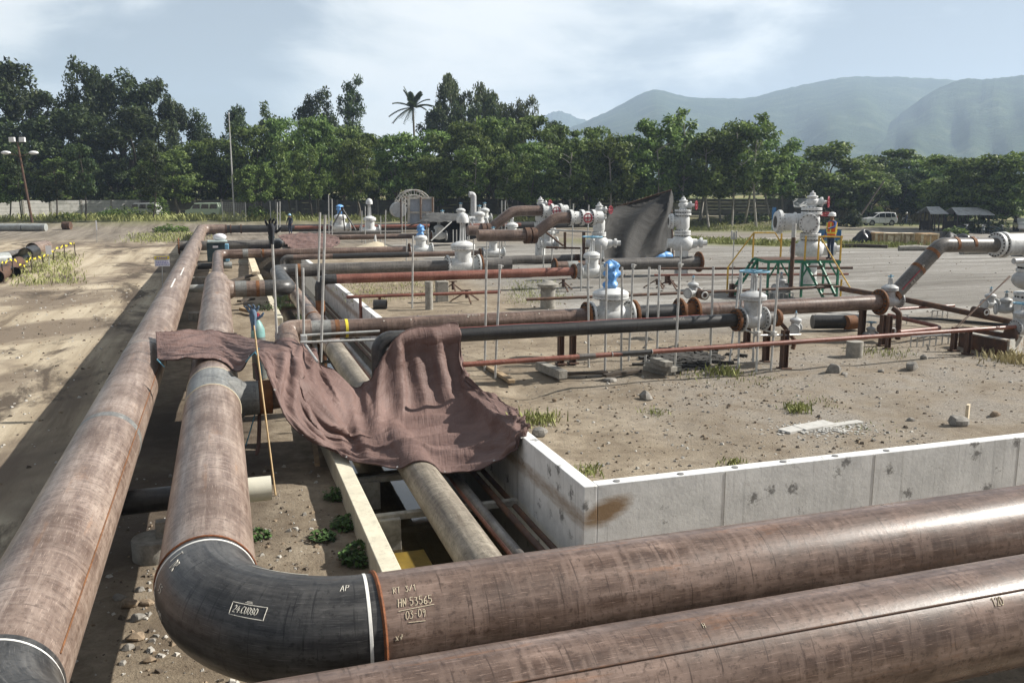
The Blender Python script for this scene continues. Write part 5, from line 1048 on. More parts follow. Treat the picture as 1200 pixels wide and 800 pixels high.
# ------------------------------------------------------------------ access platform with stairs (axes follow the photo's view: u to the right, w away)
UV_ = V(math.cos(TH), -math.sin(TH), 0); WV = V(math.sin(TH), math.cos(TH), 0)
po = G(946, 349, 0.); po[2] = 0.; kp = scale_at(po)
def PL(px, h, w=0.): return po+UV_*((px-946)/kp)+WV*w+V(0, 0, h)
HP = (349-306.5)/kp                                            # deck height
t = thing('access_platform', 'green and yellow steel platform with stairs and hand rails beside the tall wellhead', 'platform', tuple(po))
D0, D1 = .25, 1.75
b = MB()
for x in (901, 927, 941, 983):
    for w in (D0, D1): b.bar(PL(x, 0, w), PL(x, HP, w), .07)
for w in (D0, D1): b.bar(PL(897, HP-.03, w), PL(985, HP-.03, w), .06, .1)
for x in (897, 985): b.bar(PL(x, HP-.03, D0), PL(x, HP-.03, D1), .06, .1)
b.bar(PL(941, .45, D0), PL(985, .45, D0), .05); b.bar(PL(900, HP*.45, D0), PL(912, HP-.05, D0), .05); b.bar(PL(927, HP*.5, D0), PL(915, HP-.05, D0), .05); b.bar(PL(941, HP*.55, D0), PL(950, HP-.06, D0), .05); b.bar(PL(983, HP*.55, D0), PL(972, HP-.06, D0), .05)
b.build('frame', M_['green'], t)
b = MB(); b.box((PL(897, 0, D0)+PL(985, 0, D1))/2+V(0, 0, HP+.02), ((985-897)/kp, D1-D0-.02, .03), rz=-TH); b.build('deck', M_['rustdk'], t)
RH = (306.5-277)/kp
for x in (895, 929, 943, 958.5, 984.5): b = MB(); b.bar(PL(x, HP, D0 if x > 935 else D1), PL(x, HP+RH, D0 if x > 935 else D1), .05); b.build('rail_post', M_['yellow'], t)
b = MB()
b.tube([PL(895, HP+RH+.03, D1), PL(921, HP+RH+.03, D1), PL(929, HP+RH*.6, D1)], .028, 8); b.build('hand_rail', M_['yellow'], t); b = MB(); b.tube([PL(959, HP+RH-.03, D0), PL(986, HP+RH-.05, D0)], .028, 8); b.build('hand_rail', M_['yellow'], t); b = MB(); b.tube([PL(895, HP+RH+.03, D1), PL(862, HP*.72, D1-.3)], .028, 8)
b.bar(PL(863, 0, D1-.3), PL(863, HP*.75, D1-.3), .05)
b.build('hand_rail', M_['yellow'], t)
for s, sx in ((943, 958), (960, 973)): b = MB(); b.bar(PL(s, HP-.03, D0-.02), PL(sx, .0, D0-1.0), .05, .1); b.build('stringer', M_['green'], t)
for k in range(4):
    q = (k+.6)/4.3; b = MB(); x0 = lerp(943, 958, q); x1 = lerp(960, 973, q); w = lerp(D0-.02, D0-1.0, q); b.bar(PL(x0-1, HP*(1-q), w), PL(x1+1, HP*(1-q), w), .24, .035); b.build('step', M_['rustdk'], t)
b = MB(); b.tube([PL(959.5, HP+RH-.02, D0), PL(986, .42, D0-1.1)], .026, 8); b.bar(PL(977, 0, D0-.9), PL(977, .75, D0-.9), .05); b.build('hand_rail', M_['yellow'], t)
for s in (0, .55): b = MB(); b.bar(PL(896, HP-.03, D1-s), PL(868, 0, D1-.2-s), .05, .09); b.build('stringer', M_['green'], t)
for k in range(4):
    q = (k+.6)/4.6; b = MB(); b.bar(PL(lerp(896, 868, q), HP*(1-q), D1-.1*q), PL(lerp(896, 868, q), HP*(1-q), D1-.55-.1*q), .22, .035); b.build('step', M_['rustdk'], t)
b = MB(); b.tube([PL(920, .35, -.6), PL(920, 2.25, -.6)], .075, 12); b.m = 1; b.tube([PL(920, 2.25, -.6), PL(920, 2.75, -.6)], .078, 12); tag(b.build('steel_post', [M_['rustdk'], M_['galv']]), 'thick rusty post with a pale top in front of the platform', 'post')
b = MB(); b.bar(PL(873, .2, 2.), PL(873, 2.0, 2.), .03); b.m = 1; b.tube([PL(870, 2.05, 2.), PL(876, 2.05, 2.), PL(876, 2.35, 2.), PL(870, 2.35, 2.), PL(870, 2.05, 2.)], .03, 6); b.bar(PL(873, 2.05, 2.), PL(873, 2.3, 2.), .07); tag(b.build('gauge_stand', [M_['galv'], M_['silver']]), 'small gauge box on a thin stand left of the yellow rail', 'gauge')
b = MB()
for k in range(7): b.bar(PL(893+k*5.5, .0, -.3), PL(893+k*5.5, .22, -.3), .03)
b.bar(PL(893, .22, -.3), PL(926, .22, -.3), .03); tag(b.build('steel_grating', M_['galv']), 'small steel grating on legs under the platform', 'grating')
for k, (px, py, n_, lab) in enumerate(((1104, 374, 4, 'steel bench frame with four thin legs below the diagonal pipes'), (1100, 405, 9, 'row of thin upright bars beside the short brown posts'), (1056, 380, 4, 'thin barred frame behind the brown H posts'))):
    p = G(px, py, 0); b = MB()
    for q in range(n_): b.bar(p+V((q-n_/2)*.2, 0, 0), p+V((q-n_/2)*.2, 0, .28), .025)
    b.bar(p+V(-n_*.1, 0, .28), p+V(n_*.1-.15, 0, .28), .05, .03)
    tag(b.build('steel_rack', M_['galv']), lab, 'rack')
# ------------------------------------------------------------------ people
def skinbody(J, Eg, name, mats, parent, matf, sub=1):
    me = bpy.data.meshes.new(name); me.from_pydata([j[:3] for j in J], Eg, []); o = bpy.data.objects.new(name, me); COL.objects.link(o)
    o.modifiers.new('skin', 'SKIN')
    for i, j in enumerate(J):
        s = me.skin_vertices[0].data[i]; r = j[3]; s.radius = (r, r) if not hasattr(r, '__len__') else r; s.use_root = i == 0
    m = o.modifiers.new('sub', 'SUBSURF'); m.levels = sub; m.render_levels = sub
    dg = bpy.context.evaluated_depsgraph_get(); m2 = bpy.data.meshes.new_from_object(o.evaluated_get(dg)); bpy.data.objects.remove(o)
    m2.materials.clear()
    for q in mats: m2.materials.append(q)
    for p in m2.polygons: p.material_index = matf(p.center); p.use_smooth = True
    o = bpy.data.objects.new(name, m2); COL.objects.link(o); o.parent = parent; return o
def person(loc, rz, label, shirt, trousers, helmet, vest=True, arm=None, armr=None, lean=0., face=True):
    """1.68 m figure facing +Y before rotation"""
    t = thing('person', label, 'person', (0, 0, 0))
    aL = arm or [(-.24, .02, 1.16), (-.25, .12, .95), (-.25, .16, .88)]; aR = armr or [(.25, -.02, 1.15), (.27, .06, .92), (.26, .1, .84)]
    J = [(0, 0, .92, (.15, .1)), (0, .0, 1.06, (.135, .095)), (0, .0, 1.24, (.16, .105)), (0, -.005, 1.38, (.13, .085)), (0, .0, 1.45, (.055, .055)), (0, .015, 1.52, (.06, .07)), (0, .02, 1.58, (.075, .095)), (0, .01, 1.65, (.065, .08)),
         (-.17, 0, 1.37, .062), aL[0]+(.048,), aL[1]+(.036,), aL[2]+(.034,), (.17, 0, 1.37, .062), aR[0]+(.048,), aR[1]+(.036,), aR[2]+(.034,),
         (-.095, 0, .82, .088), (-.1, .02, .48, .06), (-.1, -.01, .12, .045), (-.1, .0, .06, .048), (-.11, .12, .035, .036), (.095, 0, .82, .088), (.1, .01, .48, .06), (.1, -.04, .12, .045), (.1, -.03, .06, .048), (.11, .09, .035, .036)]
    Eg = [(0, 1), (1, 2), (2, 3), (3, 4), (4, 5), (5, 6), (6, 7), (3, 8), (8, 9), (9, 10), (10, 11), (3, 12), (12, 13), (13, 14), (14, 15), (0, 16), (16, 17), (17, 18), (18, 19), (19, 20), (0, 21), (21, 22), (22, 23), (23, 24), (24, 25)]
    hl, hr = V(*aL[2]), V(*aR[2])
    def mf(c):
        c = V(*c)
        if c[2] > 1.43 or np.linalg.norm(c-hl) < .07 or np.linalg.norm(c-hr) < .07: return 0
        if c[2] < .1: return 3
        return 2 if c[2] < .92 and abs(c[0]) < .2 else 1
    o = skinbody(J, Eg, 'body', [M_['skin'], shirt, trousers, M_['boot']], t, mf, 2)
    b = MB(); 
    for hnd, el in ((hl, V(*aL[1])), (hr, V(*aR[1]))):
        d = hnd-el; d /= np.linalg.norm(d); s = np.cross(d, V(0, 0, 1)); s /= np.linalg.norm(s)+1e-9
        for k in range(4): q = hnd+d*.02+s*(k-1.5)*.018; b.tube([q, q+d*.05, q+d*(.085+.01*(k in (1, 2)))+V(0, 0, -.015)], [.012, .011, .007], 6)
        q = hnd+s*.03; b.tube([q, q+d*.03+s*.02, q+d*.06+s*.022], [.012, .011, .008], 6)
    b.build('fingers', M_['skin'], t)
    if face:
        b = MB(); b.ball((0, .115, 1.555), .016, .8, 1.1, 1.3, 8, 6); b.m = 1
        for s in (-1, 1): b.ball((s*.032, .1, 1.585), .011, 1.2, .6, .7, 8, 6)
        b.box((0, .108, 1.515), (.05, .01, .009)); b.m = 0
        for s in (-1, 1): b.ball((s*.083, .01, 1.57), .022, .5, .8, 1.3, 8, 6)
        b.build('face', [M_['skin'], M_['boot']], t)
    b = MB(); b.ball((0, .01, 1.655), .118, 1, 1.18, .78, 20, 10); b.lathe([(-.012, .15), (.008, .145)], (0, .035, 1.615), seg=20); b.build('helmet', helmet, t)
    if vest:
        b = MB(); pr = [(.9, .185, .14), (1.0, .18, .135), (1.12, .178, .132), (1.25, .195, .14), (1.34, .19, .13), (1.40, .14, .1)]; vs = []; sg2 = 20
        for z, a_, c_ in pr:
            for k in range(sg2): q = 2*PI*k/sg2; vs.append((a_*math.cos(q), c_*math.sin(q), z))
        fs = [(i*sg2+k, i*sg2+(k+1) % sg2, (i+1)*sg2+(k+1) % sg2, (i+1)*sg2+k) for i in range(len(pr)-1) for k in range(sg2)]; b.add(vs, fs); v = b.build('vest', M_['vest'], t, smooth=60)
        b = MB()
        for z in (.99, ): 
            vs = []; 
            for dz in (-.03, .03):
                for k in range(sg2): q = 2*PI*k/sg2; vs.append((.187*math.cos(q), .142*math.sin(q), z+dz))
            b.add(vs, [(k, (k+1) % sg2, sg2+(k+1) % sg2, sg2+k) for k in range(sg2)])
        for s in (-1, 1):
            b.bar((s*.1, -.142, 1.0), (s*.1, -.136, 1.36), .05, .012, up=(0, 1, 0)); b.bar((s*.1, .142, 1.0), (s*.1, .136, 1.36), .05, .012, up=(0, 1, 0))
            b.bar((s*.19, -.03, .93), (s*.192, -.03, 1.3), .05, .012, up=(1, 0, 0))
        b.build('reflective_tape', M_['reflect'], v)
    t.location = loc; t.rotation_euler = (0, 0, rz); return t
pp = PL(976, HP+.035, .55)
person(tuple(pp), -TH+PI*.62, 'worker in a white helmet and orange vest on the platform, reaching to the wellhead', M_['overall'], M_['jeans'], M_['helmet'], True, arm=[(-.27, .1, 1.22), (-.25, .33, 1.16), (-.24, .42, 1.17)])
q = AY(341, 272, 76.5); person((q[0], 77.2, .1), 2.6, 'far worker in a light blue helmet and dark clothes behind the back pipes', M_['navy'], M_['navy'], M_['bluehelmet'], False)
# ------------------------------------------------------------------ car
def frame_at(P, ang): return lambda x, y, z: V(*P)+UV_*(x*math.cos(ang)-y*math.sin(ang))+WV*(x*math.sin(ang)+y*math.cos(ang))+V(0, 0, z)
cp = AD(1029.5, 261.8, 113.); cp[2] = gz(cp[0], cp[1]); CF = frame_at(cp, .08)
t = thing('parked_car', 'white people carrier parked on the yard edge before the dry grass', 'car', tuple(cp))
prof = [(-2.0, .32), (-2.06, .55), (-2.0, .82), (-1.85, .92), (-1.12, 1.02), (-.35, 1.55), (-.1, 1.63), (.6, 1.68), (1.6, 1.66), (1.85, 1.55), (2.02, 1.0), (2.08, .9), (2.06, .4), (1.98, .32)]
b = MB(); W = .82; ins = lambda z: W-(max(0, z-.95)*.2)
vs = [CF(x, -ins(z), z) for x, z in prof]+[CF(x, ins(z), z) for x, z in prof]; k = len(prof)
b.add(vs, [tuple(range(k))]+[tuple(range(2*k-1, k-1, -1))]+[(i, k+i, k+(i+1) % k, (i+1) % k) for i in range(k)]); b.build('body', M_['carwhite'], t, smooth=30, bevel=.05)
def carquad(nm, pts, m, s=-1):
    b = MB(); 
    for si in (-1, 1):
        q = [CF(x, si*(ins(z)+.012), z) for x, z in pts]; b.add(q, [tuple(range(len(q))) if si < 0 else tuple(range(len(q)))[::-1]])
    o = b.build(nm, m, t, smooth=0); return o
for pts in ([(-1.0, 1.06), (-.38, 1.5), (-.38, 1.06)], [(-.33, 1.06), (-.33, 1.52), (.02, 1.57), (.42, 1.58), (.42, 1.06)], [(.5, 1.06), (.5, 1.59), (1.2, 1.6), (1.2, 1.06)], [(1.27, 1.08), (1.27, 1.58), (1.62, 1.56), (1.82, 1.1)]): carquad('window', pts, M_['glass'])
b = MB(); q = [CF(x, y, z) for x, y, z in ((-1.08, -.68, 1.07), (-1.08, .68, 1.07), (-.4, .6, 1.53), (-.4, -.6, 1.53))]; q = [p+UV_*(-.03)+V(0, 0, .02) for p in q]; b.add(q, [(0, 1, 2, 3)]); b.build('windscreen', M_['glass'], t, smooth=0)
for x in (-1.28, 1.32):
    for y in (-.76, .76):
        c = CF(x, y, .32); b = MB(); b.lathe([(-.1, .3), (-.09, .33), (.09, .33), (.1, .3)], c, WV, 22); w = b.build('wheel', M_['tyre'], t); b = MB(); b.lathe([(-.11, .21), (-.105, .2)], c, WV, 18); b.lathe([(.105, .2), (.11, .21)], c, WV, 18); b.build('rim', M_['rim'], w)
for x in (-1.28, 1.32):
    b = MB(); c = CF(x, -ins(.5)-.004, .34); b.lathe([(-.01, .4), (.0, .4)], c, WV, 22); b.build('wheel_arch', M_['bolt'], t)
for y in (-.6, .6):
    b = MB(); b.ball(CF(-1.93, y, .78), .13, 1, 1, .7, 10, 6); b.build('headlight', M_['glass'], t); b = MB(); b.box(CF(2.03, y*1.2, .98), (.08, .14, .4), rz=-TH); b.build('tail_light', M_['lampred'], t)
b = MB()
for x in (-.3, .47, 1.24): b.bar(CF(x, -ins(1.0)-.006, .4), CF(x, -ins(1.0)-.006, 1.03), .014, .012, up=(0, 1, 0))
for x in (.25, 1.02): b.bar(CF(x, -ins(.95)-.02, .94), CF(x+.16, -ins(.95)-.02, .94), .03, .03)
b.build('door_seam', M_['bolt'], t)
def motorbike(P, ang, label, s=1.):
    f = frame_at(P, ang); t = thing('motorcycle', label, 'motorcycle', tuple(P))
    for x in (-.62, .62): b = MB(); b.ring(f(x, 0, .28), f(0, 1, 0)-f(0, 0, 0), .24, .05, 18, 6); b.lathe([(-.05, .05), (.05, .05)], f(x, 0, .28), f(0, 1, 0)-f(0, 0, 0), 8); b.build('wheel', M_['tyre'], t)
    b = MB(); b.tube([f(-.62, 0, .28), f(-.5, 0, .7), f(-.42, 0, .95)], .035, 6); b.tube([f(-.45, 0, .7), f(0, 0, .45), (f(.62, 0, .3))], .07, 8); b.ball(f(.0, 0, .42), .17, 1.2, .8, .8, 10, 6); b.tube([f(-.2, 0, .62), f(.3, 0, .72), f(.75, 0, .75)], [.1, .1, .05], 8); b.build('body', M_['bluedark'], t)
    b = MB(); b.tube([f(-.42, -.32, 1.0), f(-.42, .32, 1.0)], .02, 6); b.ball(f(-.52, 0, .88), .09, 1, 1, 1, 8, 6); b.build('handlebar', M_['silver'], t)
    b = MB(); b.tube([f(-.05, 0, .76), f(.6, 0, .8)], .1, 8, flat=.6); b.build('saddle', M_['tyre'], t); return f
mp = AD(1062, 261, 112.); mp[2] = gz(mp[0], mp[1]); mf_ = motorbike(mp, .1, 'motorcycle with a rider in dark clothes right of the white car')
t = thing('person', 'rider in dark clothes and pale helmet on the motorcycle beside the white car', 'person', tuple(mp)); f = mf_
J = [tuple(f(.1, 0, .9)-mp)+(.15,), tuple(f(.08, 0, 1.15)-mp)+(.16,), tuple(f(.04, 0, 1.35)-mp)+(.12,), tuple(f(.0, 0, 1.45)-mp)+(.055,), tuple(f(-.02, 0, 1.56)-mp)+(.09,)]
Eg = [(0, 1), (1, 2), (2, 3), (3, 4)]
for s in (-1, 1):
    i = len(J); J += [tuple(f(.02, s*.19, 1.3)-mp)+(.06,), tuple(f(-.18, s*.26, 1.1)-mp)+(.045,), tuple(f(-.4, s*.28, 1.03)-mp)+(.035,), tuple(f(-.2, s*.17, .82)-mp)+(.08,), tuple(f(-.1, s*.2, .42)-mp)+(.055,), tuple(f(-.2, s*.2, .34)-mp)+(.04,)]; Eg += [(2, i), (i, i+1), (i+1, i+2), (0, i+3), (i+3, i+4), (i+4, i+5)]
skinbody(J, Eg, 'body', [M_['skin'], M_['navy']], t, lambda c: 0 if c[2] > 1.48 else 1, 2)
b = MB(); b.ball(f(-.02, 0, 1.64), .13, 1, 1, .9, 14, 8); b.build('helmet', M_['helmet'], t)
for k, (px, py, lab) in enumerate(((1152, 270, 'dark motorcycle parked under the open shed, leftmost of three'), (1128, 271, 'dark motorcycle parked at the left end of the open shed'), (1168, 270, 'dark motorcycle parked under the open shed beside the trunk'))):
    P = AD(px, py, 92.); P[2] = gz(P[0], P[1]); motorbike(P, .9+k, ['dark motorcycle parked under the middle of the open shed', 'dark motorcycle parked left of the open shed post', 'dark motorcycle parked at the right end of the open shed'][k])
cp2 = AD(1199, 268, 98.); cp2[2] = gz(cp2[0], cp2[1]); C2 = frame_at(cp2, 1.2); t = thing('parked_car', 'pale car cut off by the right edge beside the dark trunks', 'car', tuple(cp2)); b = MB(); pf = [(-2, .35), (-2, .8), (-1.1, .95), (-.5, 1.45), (1.3, 1.45), (1.9, .95), (2, .4)]
vs = [C2(x, -.8, z) for x, z in pf]+[C2(x, .8, z) for x, z in pf]; k = len(pf); b.add(vs, [tuple(range(k)), tuple(range(2*k-1, k-1, -1))]+[(i, k+i, k+(i+1) % k, (i+1) % k) for i in range(k)]); b.build('body', M_['carwhite'], t, bevel=.06)
b = MB()
for s in (-1, 1): q = [C2(x, s*.812, z) for x, z in ((-.95, .98), (-.45, 1.38), (1.2, 1.38), (1.6, .98))]; b.add(q, [(0, 1, 2, 3)])
b.build('window', M_['glass'], t)
for x in (-1.3, 1.3):
    for y in (-.72, .72): b = MB(); b.lathe([(-.1, .31), (.1, .31)], C2(x, y, .32), C2(0, 1, 0)-C2(0, 0, 0), 18); b.build('wheel', M_['tyre'], t)
# vans behind the left grass
for px, py, D, ang, m, lab in ((240, 247.5, 105., .05, simple('pale_green_paint', (.42, .5, .38), .4, .1), 'pale green van half hidden by tall grass at the far left fence'), (169, 247, 108., -.1, M_['silver'], 'silver pickup half hidden behind bushes at the far left fence')):
    P = AD(px, py+4, D); P[2] = gz(P[0], P[1]); C3 = frame_at(P, ang); t = thing('parked_van', lab, 'van', tuple(P)); b = MB(); pf = [(-2, .35), (-2.05, .9), (-1.5, 1.05), (-.9, 1.75), (1.8, 1.8), (2, 1.0), (2, .4)]
    vs = [C3(x, -.8, z) for x, z in pf]+[C3(x, .8, z) for x, z in pf]; k = len(pf); b.add(vs, [tuple(range(k)), tuple(range(2*k-1, k-1, -1))]+[(i, k+i, k+(i+1) % k, (i+1) % k) for i in range(k)]); b.build('body', m, t, bevel=.06)
    b = MB()
    for x0, x1 in ((-1.2, -.3), (-.2, .7), (.8, 1.7)): b.add([C3(x, -.812, z) for x, z in ((x0, 1.1), (x0+.15, 1.62), (x1, 1.62), (x1, 1.1))], [(0, 1, 2, 3)])
    b.build('window', M_['glass'], t)
    for x in (-1.3, 1.3): b = MB(); b.lathe([(-.9, .31), (-.7, .31)], C3(x, 0, .32), WV, 16); b.build('wheel', M_['tyre'], t)
# ------------------------------------------------------------------ crates and heap
def crate(px, py, D, w, h, d, mat, label, rz):
    P = AD(px, py, D); P[2] = gz(P[0], P[1]); t = thing('wooden_crate', label, 'crate', tuple(P)); b = MB(); b.box(P+V(0, 0, h/2+.08), (w, d, h), rz=rz); b.build('panel', M_[mat], t, bevel=.01)
    b = MB(); ca, sa = math.cos(rz), math.sin(rz); L = lambda x, y, z: P+V(x*ca-y*sa, x*sa+y*ca, z)
    for s in (-1, 1):
        b = MB()
        for x in (-w/2+.05, 0, w/2-.05): b.box(L(x, s*(d/2+.02), h/2+.08), (.1, .035, h), rz=rz)
        for z in (.12, h): b.box(L(0, s*(d/2+.045), z+.02), (w, .03, .1), rz=rz)
        for y in (-d/2+.05, d/2-.05): b.box(L(s*(w/2+.02), y, h/2+.08), (.035, .1, h), rz=rz)
        b.build('batten', M_['palewood' if mat == 'orangewood' else 'wood'], t)
    b = MB()
    for x in (-w/2+.1, w/2-.1): b.box(L(x, 0, .04), (.1, d, .08), rz=rz)
    b.build('skid', M_['wood'], t)
crate(1028, 282.5, 70., .75, .95, 1., 'orangewood', 'small orange plywood crate next to the black plastic heap', -.2); crate(1044, 283.5, 69.5, 1.25, .95, 1., 'palewood', 'tan crate with a white paper label between two other crates', -.28)
crate(1063, 284.5, 69., .95, .95, 1., 'palewood', 'palest crate, third from the black plastic heap', -.28); crate(1085, 285.5, 68., 1.35, .95, 1.1, 'orangewood', 'brown plywood crate standing apart at the right end of the row', -.2)
def heap(px, py, D, w, h, d, mat, label, seed, name='plastic_sheet_heap'):
    r = np.random.default_rng(seed); P = AD(px, py, D); P[2] = gz(P[0], P[1])-.05; b = MB(); n1, n2 = 30, 14; vs = []
    ph = r.uniform(0, 6, 8)
    for i in range(n2+1):
        q = i/n2
        for k in range(n1):
            a = 2*PI*k/n1; rr = 1+.18*math.sin(3*a+ph[0])+.12*math.sin(5*a+ph[1]+4*q)+.08*math.sin(11*a+ph[2]-7*q)+r.uniform(-.05, .05); c = math.cos(q*PI/2)**.7
            vs.append(P+UV_*(w/2*c*rr*math.cos(a))+WV*(d/2*c*rr*math.sin(a))+V(0, 0, h*math.sin(q*PI/2)*(1+.15*math.sin(2*a+ph[3]))))
    b.add(vs, [(i*n1+k, i*n1+(k+1) % n1, (i+1)*n1+(k+1) % n1, (i+1)*n1+k) for i in range(n2) for k in range(n1)]); return tag(b.build(name, M_[mat], smooth=50), label, 'heap')
heap(1013, 281, 70.5, 1.9, 1.15, 1.6, 'blackplastic', 'shiny black plastic sheet heaped over goods left of the crates', 2)
heap(1109, 283, 68., 2.0, 1.05, 1.5, 'darktarp', 'dark tarpaulin heap right of the crates', 3); heap(1128, 277, 74., 3., .8, 1.5, 'blackplastic', 'low black sheet heap behind the dark tarpaulin', 8)
for a, e, r, m, lab in (((1053, 296.5), (1090, 296.5), .2, 'concrete_post', 'left of two logs lying at the edge of the grass strip'), ((1126, 303.5), (1175, 301), .2, 'concrete_post', 'right of two logs lying at the edge of the grass strip'), ((978, 289), (1040, 291), .13, 'darkwood', 'long thin log behind the platform worker in the yard'), ((1185, 306.5), (1205, 306.5), .25, 'conduit', 'grey pipe piece at the right edge near the big wellhead')):
    A0, B0 = G(*a, -.4), G(*e, -.4); A0[2] = gz(A0[0], A0[1])+r*.8; B0[2] = gz(B0[0], B0[1])+r*.8; b = MB(); b.tube([A0, (A0+B0)/2+V(0, 0, .05), B0], [r, r*1.05, r*.9], 12); tag(b.build('log' if 'log' in lab else 'pipe_piece', M_[m]), lab, 'log' if 'log' in lab else 'pipe')
for k, (px, py, L, lab) in enumerate(((905, 268, 6., 'farther of two long grey plastic pipes lying on the grass behind the platform'), (918, 273, 6.5, 'nearer of two long grey plastic pipes lying on the grass behind the platform'))):
    P = AD(px, py, 74.-k*3); P[2] = gz(P[0], P[1])+.12; b = MB()
    for q in range(3): b.tube([P-UV_*(L/2-.5*q)-WV*q*.3, P+UV_*L/2-WV*q*.3], .12, 10)
    tag(b.build('pipe_bundle', M_['panelgrey']), lab.replace('plastic pipes', 'pipe bundles'), 'pipe bundle')
# blue box behind the worker and blue marker
b = MB(); P = AD(971, 279, 72.); P[2] = gz(P[0], P[1]); t = thing('blue_container', 'blue metal box behind the worker on the platform', 'container', tuple(P)); kk = scale_at(P); b.box(P+V(0, 0, .6), (23/kk, 1.2, 1.2), rz=-TH); b.build('body', M_['bluepanel'], t, bevel=.02)
b = MB(); b.box(P+V(0, 0, 1.23), (24/kk, 1.25, .05), rz=-TH); b.build('lid', M_['bluedark'], t, bevel=.01)
P = AD(907, 251, 100.); P[2] = gz(P[0], P[1]); t = thing('marker_board', 'tall blue and white marker board in front of the far concrete fence', 'sign', tuple(P)); b = MB(); b.box(P+V(0, 0, 1.9), (.45, .06, 1.4), rz=-TH); b.build('upper_board', M_['bluepanel'], t); b = MB(); b.box(P+V(0, 0, .6), (.42, .05, 1.2), rz=-TH); b.build('lower_board', simple('pale_blue_board', (.33, .48, .58), .5, .2), t)
# ------------------------------------------------------------------ sheds
def shed(x0, x1, ytop, ybase, D, depth, label, open_=True, tilt=.25):
    P0, P1 = AD(x0, ybase, D), AD(x1, ybase, D); z0 = gz(*P0[:2]); h = AD(x0, ytop, D)[2]-z0; P0[2] = P1[2] = z0; t = thing('open_shed' if open_ else 'small_hut', label, 'shed', tuple((P0+P1)/2))
    b = MB(); u = (P1-P0)/np.linalg.norm(P1-P0); w = V(-u[1], u[0], 0); L = np.linalg.norm(P1-P0)
    a0 = P0-u*.3-w*.5+V(0, 0, h-.5); a1 = P1+u*.3-w*.5+V(0, 0, h-.5); c0 = P0+w*depth*.5+V(0, 0, h+tilt); c1 = P1+w*depth*.5+V(0, 0, h+tilt); d0 = P0-u*.3+w*(depth+.5)+V(0, 0, h-.5); d1 = P1+u*.3+w*(depth+.5)+V(0, 0, h-.5)
    th_ = V(0, 0, .06); b.add([a0, a1, c1, c0, d0, d1, a0-th_, a1-th_, c1-th_, c0-th_, d0-th_, d1-th_], [(0, 1, 2, 3), (3, 2, 5, 4), (7, 6, 9, 8), (8, 9, 10, 11), (0, 6, 7, 1), (4, 5, 11, 10), (0, 3, 9, 6), (3, 4, 10, 9), (1, 7, 8, 2), (2, 8, 11, 5)]); b.build('roof', M_['roof'], t, smooth=0)
    if open_:
        for k in range(4):
            for ww in (0, depth): q = P0+u*L*k/3+w*ww; b = MB(); b.tube([q, q+V(0, 0, h-.35)], .08, 8); b.build('post', M_['darkwood'], t)
        b = MB(); b.box((P0+P1)/2+w*depth*.6+V(0, 0, .45), (L*.8, .5, .08), rz=math.atan2(u[1], u[0])); b.box((P0+P1)/2+w*depth+V(0, 0, .6), (L, .06, 1.0), rz=math.atan2(u[1], u[0])); b.build('bench', M_['darkwood'], t)
    else:
        b = MB(); b.box((P0+P1)/2+w*depth*.5+V(0, 0, (h-.4)/2), (L, depth, h-.4), rz=math.atan2(u[1], u[0])); b.build('wall', M_['darkwood'], t); b = MB(); q = P0+u*L*.3-w*.02+V(0, 0, h*.35); b.box(q, (.9, .06, h*.7), rz=math.atan2(u[1], u[0])); b.build('door', M_['bolt'], t)
        b = MB(); q = P0+u*L*.72-w*.02+V(0, 0, h*.5); b.box(q, (1., .06, .7), rz=math.atan2(u[1], u[0])); b.build('window', M_['panelgrey'], t)
shed(1121, 1158, 246, 270, 96., 3., 'open pole shed with a grey sheet roof under the dark trees, longer of two'); shed(1090, 1105, 245, 266, 98., 2.5, 'small open pole shed with a pale roof, left of the longer shed')
shed(931, 952, 238, 257, 112., 3., 'small dark wooden hut with a sheet roof by the concrete fence', False, .6)
# ------------------------------------------------------------------ far left: lamp post, mast, signs, pipe heaps, tape
P = AD(37, 252, 96.); P[2] = gz(P[0], P[1]); kk = scale_at(P); hh = (252-160)/kk; t = thing('flood_light_post', 'rusty lamp post with four white floodlights before the far left trees', 'lamp post', tuple(P))
top = P+V(0, 0, hh)-UV_*.8; b = MB(); b.tube([P, P+(top-P)*.5, top], [.14, .12, .09], 8); b.build('post', M_['rustdk'], t)
b = MB(); c = P+(top-P)*.82
for s in (-1, 1): b.tube([c, c+UV_*s*.7+V(0, 0, .25), c+UV_*s*1.2+V(0, 0, .35)], .04, 6)
b.bar(top-UV_*.7, top+UV_*.6, .06); b.build('bracket', M_['rustdk'], t)
for s in (-1, 1):
    q = c+UV_*s*1.5+V(0, 0, .42); b = MB(); b.ball(q, .45, 1.1, .6, .45, 12, 8); b.build('lamp_head', M_['lampwhite'], t); q = top+UV_*s*.55+V(0, 0, .25); b = MB(); b.box(q, (.6, .3, .5), rz=-TH); b.build('floodlight', M_['lampwhite'], t, bevel=.03)
P = AD(274.5, 252, 100.); P[2] = gz(P[0], P[1]); b = MB(); hh = (252-132)/scale_at(P); b.tube([P, P+V(0, 0, hh*.6), P+V(0, 0, hh)], [.09, .08, .05], 8); b.lathe([(0, .1), (.15, .06)], P+V(0, 0, hh), seg=8); tag(b.build('tall_mast', M_['galv']), 'tall thin pale mast in front of the trees at the left centre', 'mast')
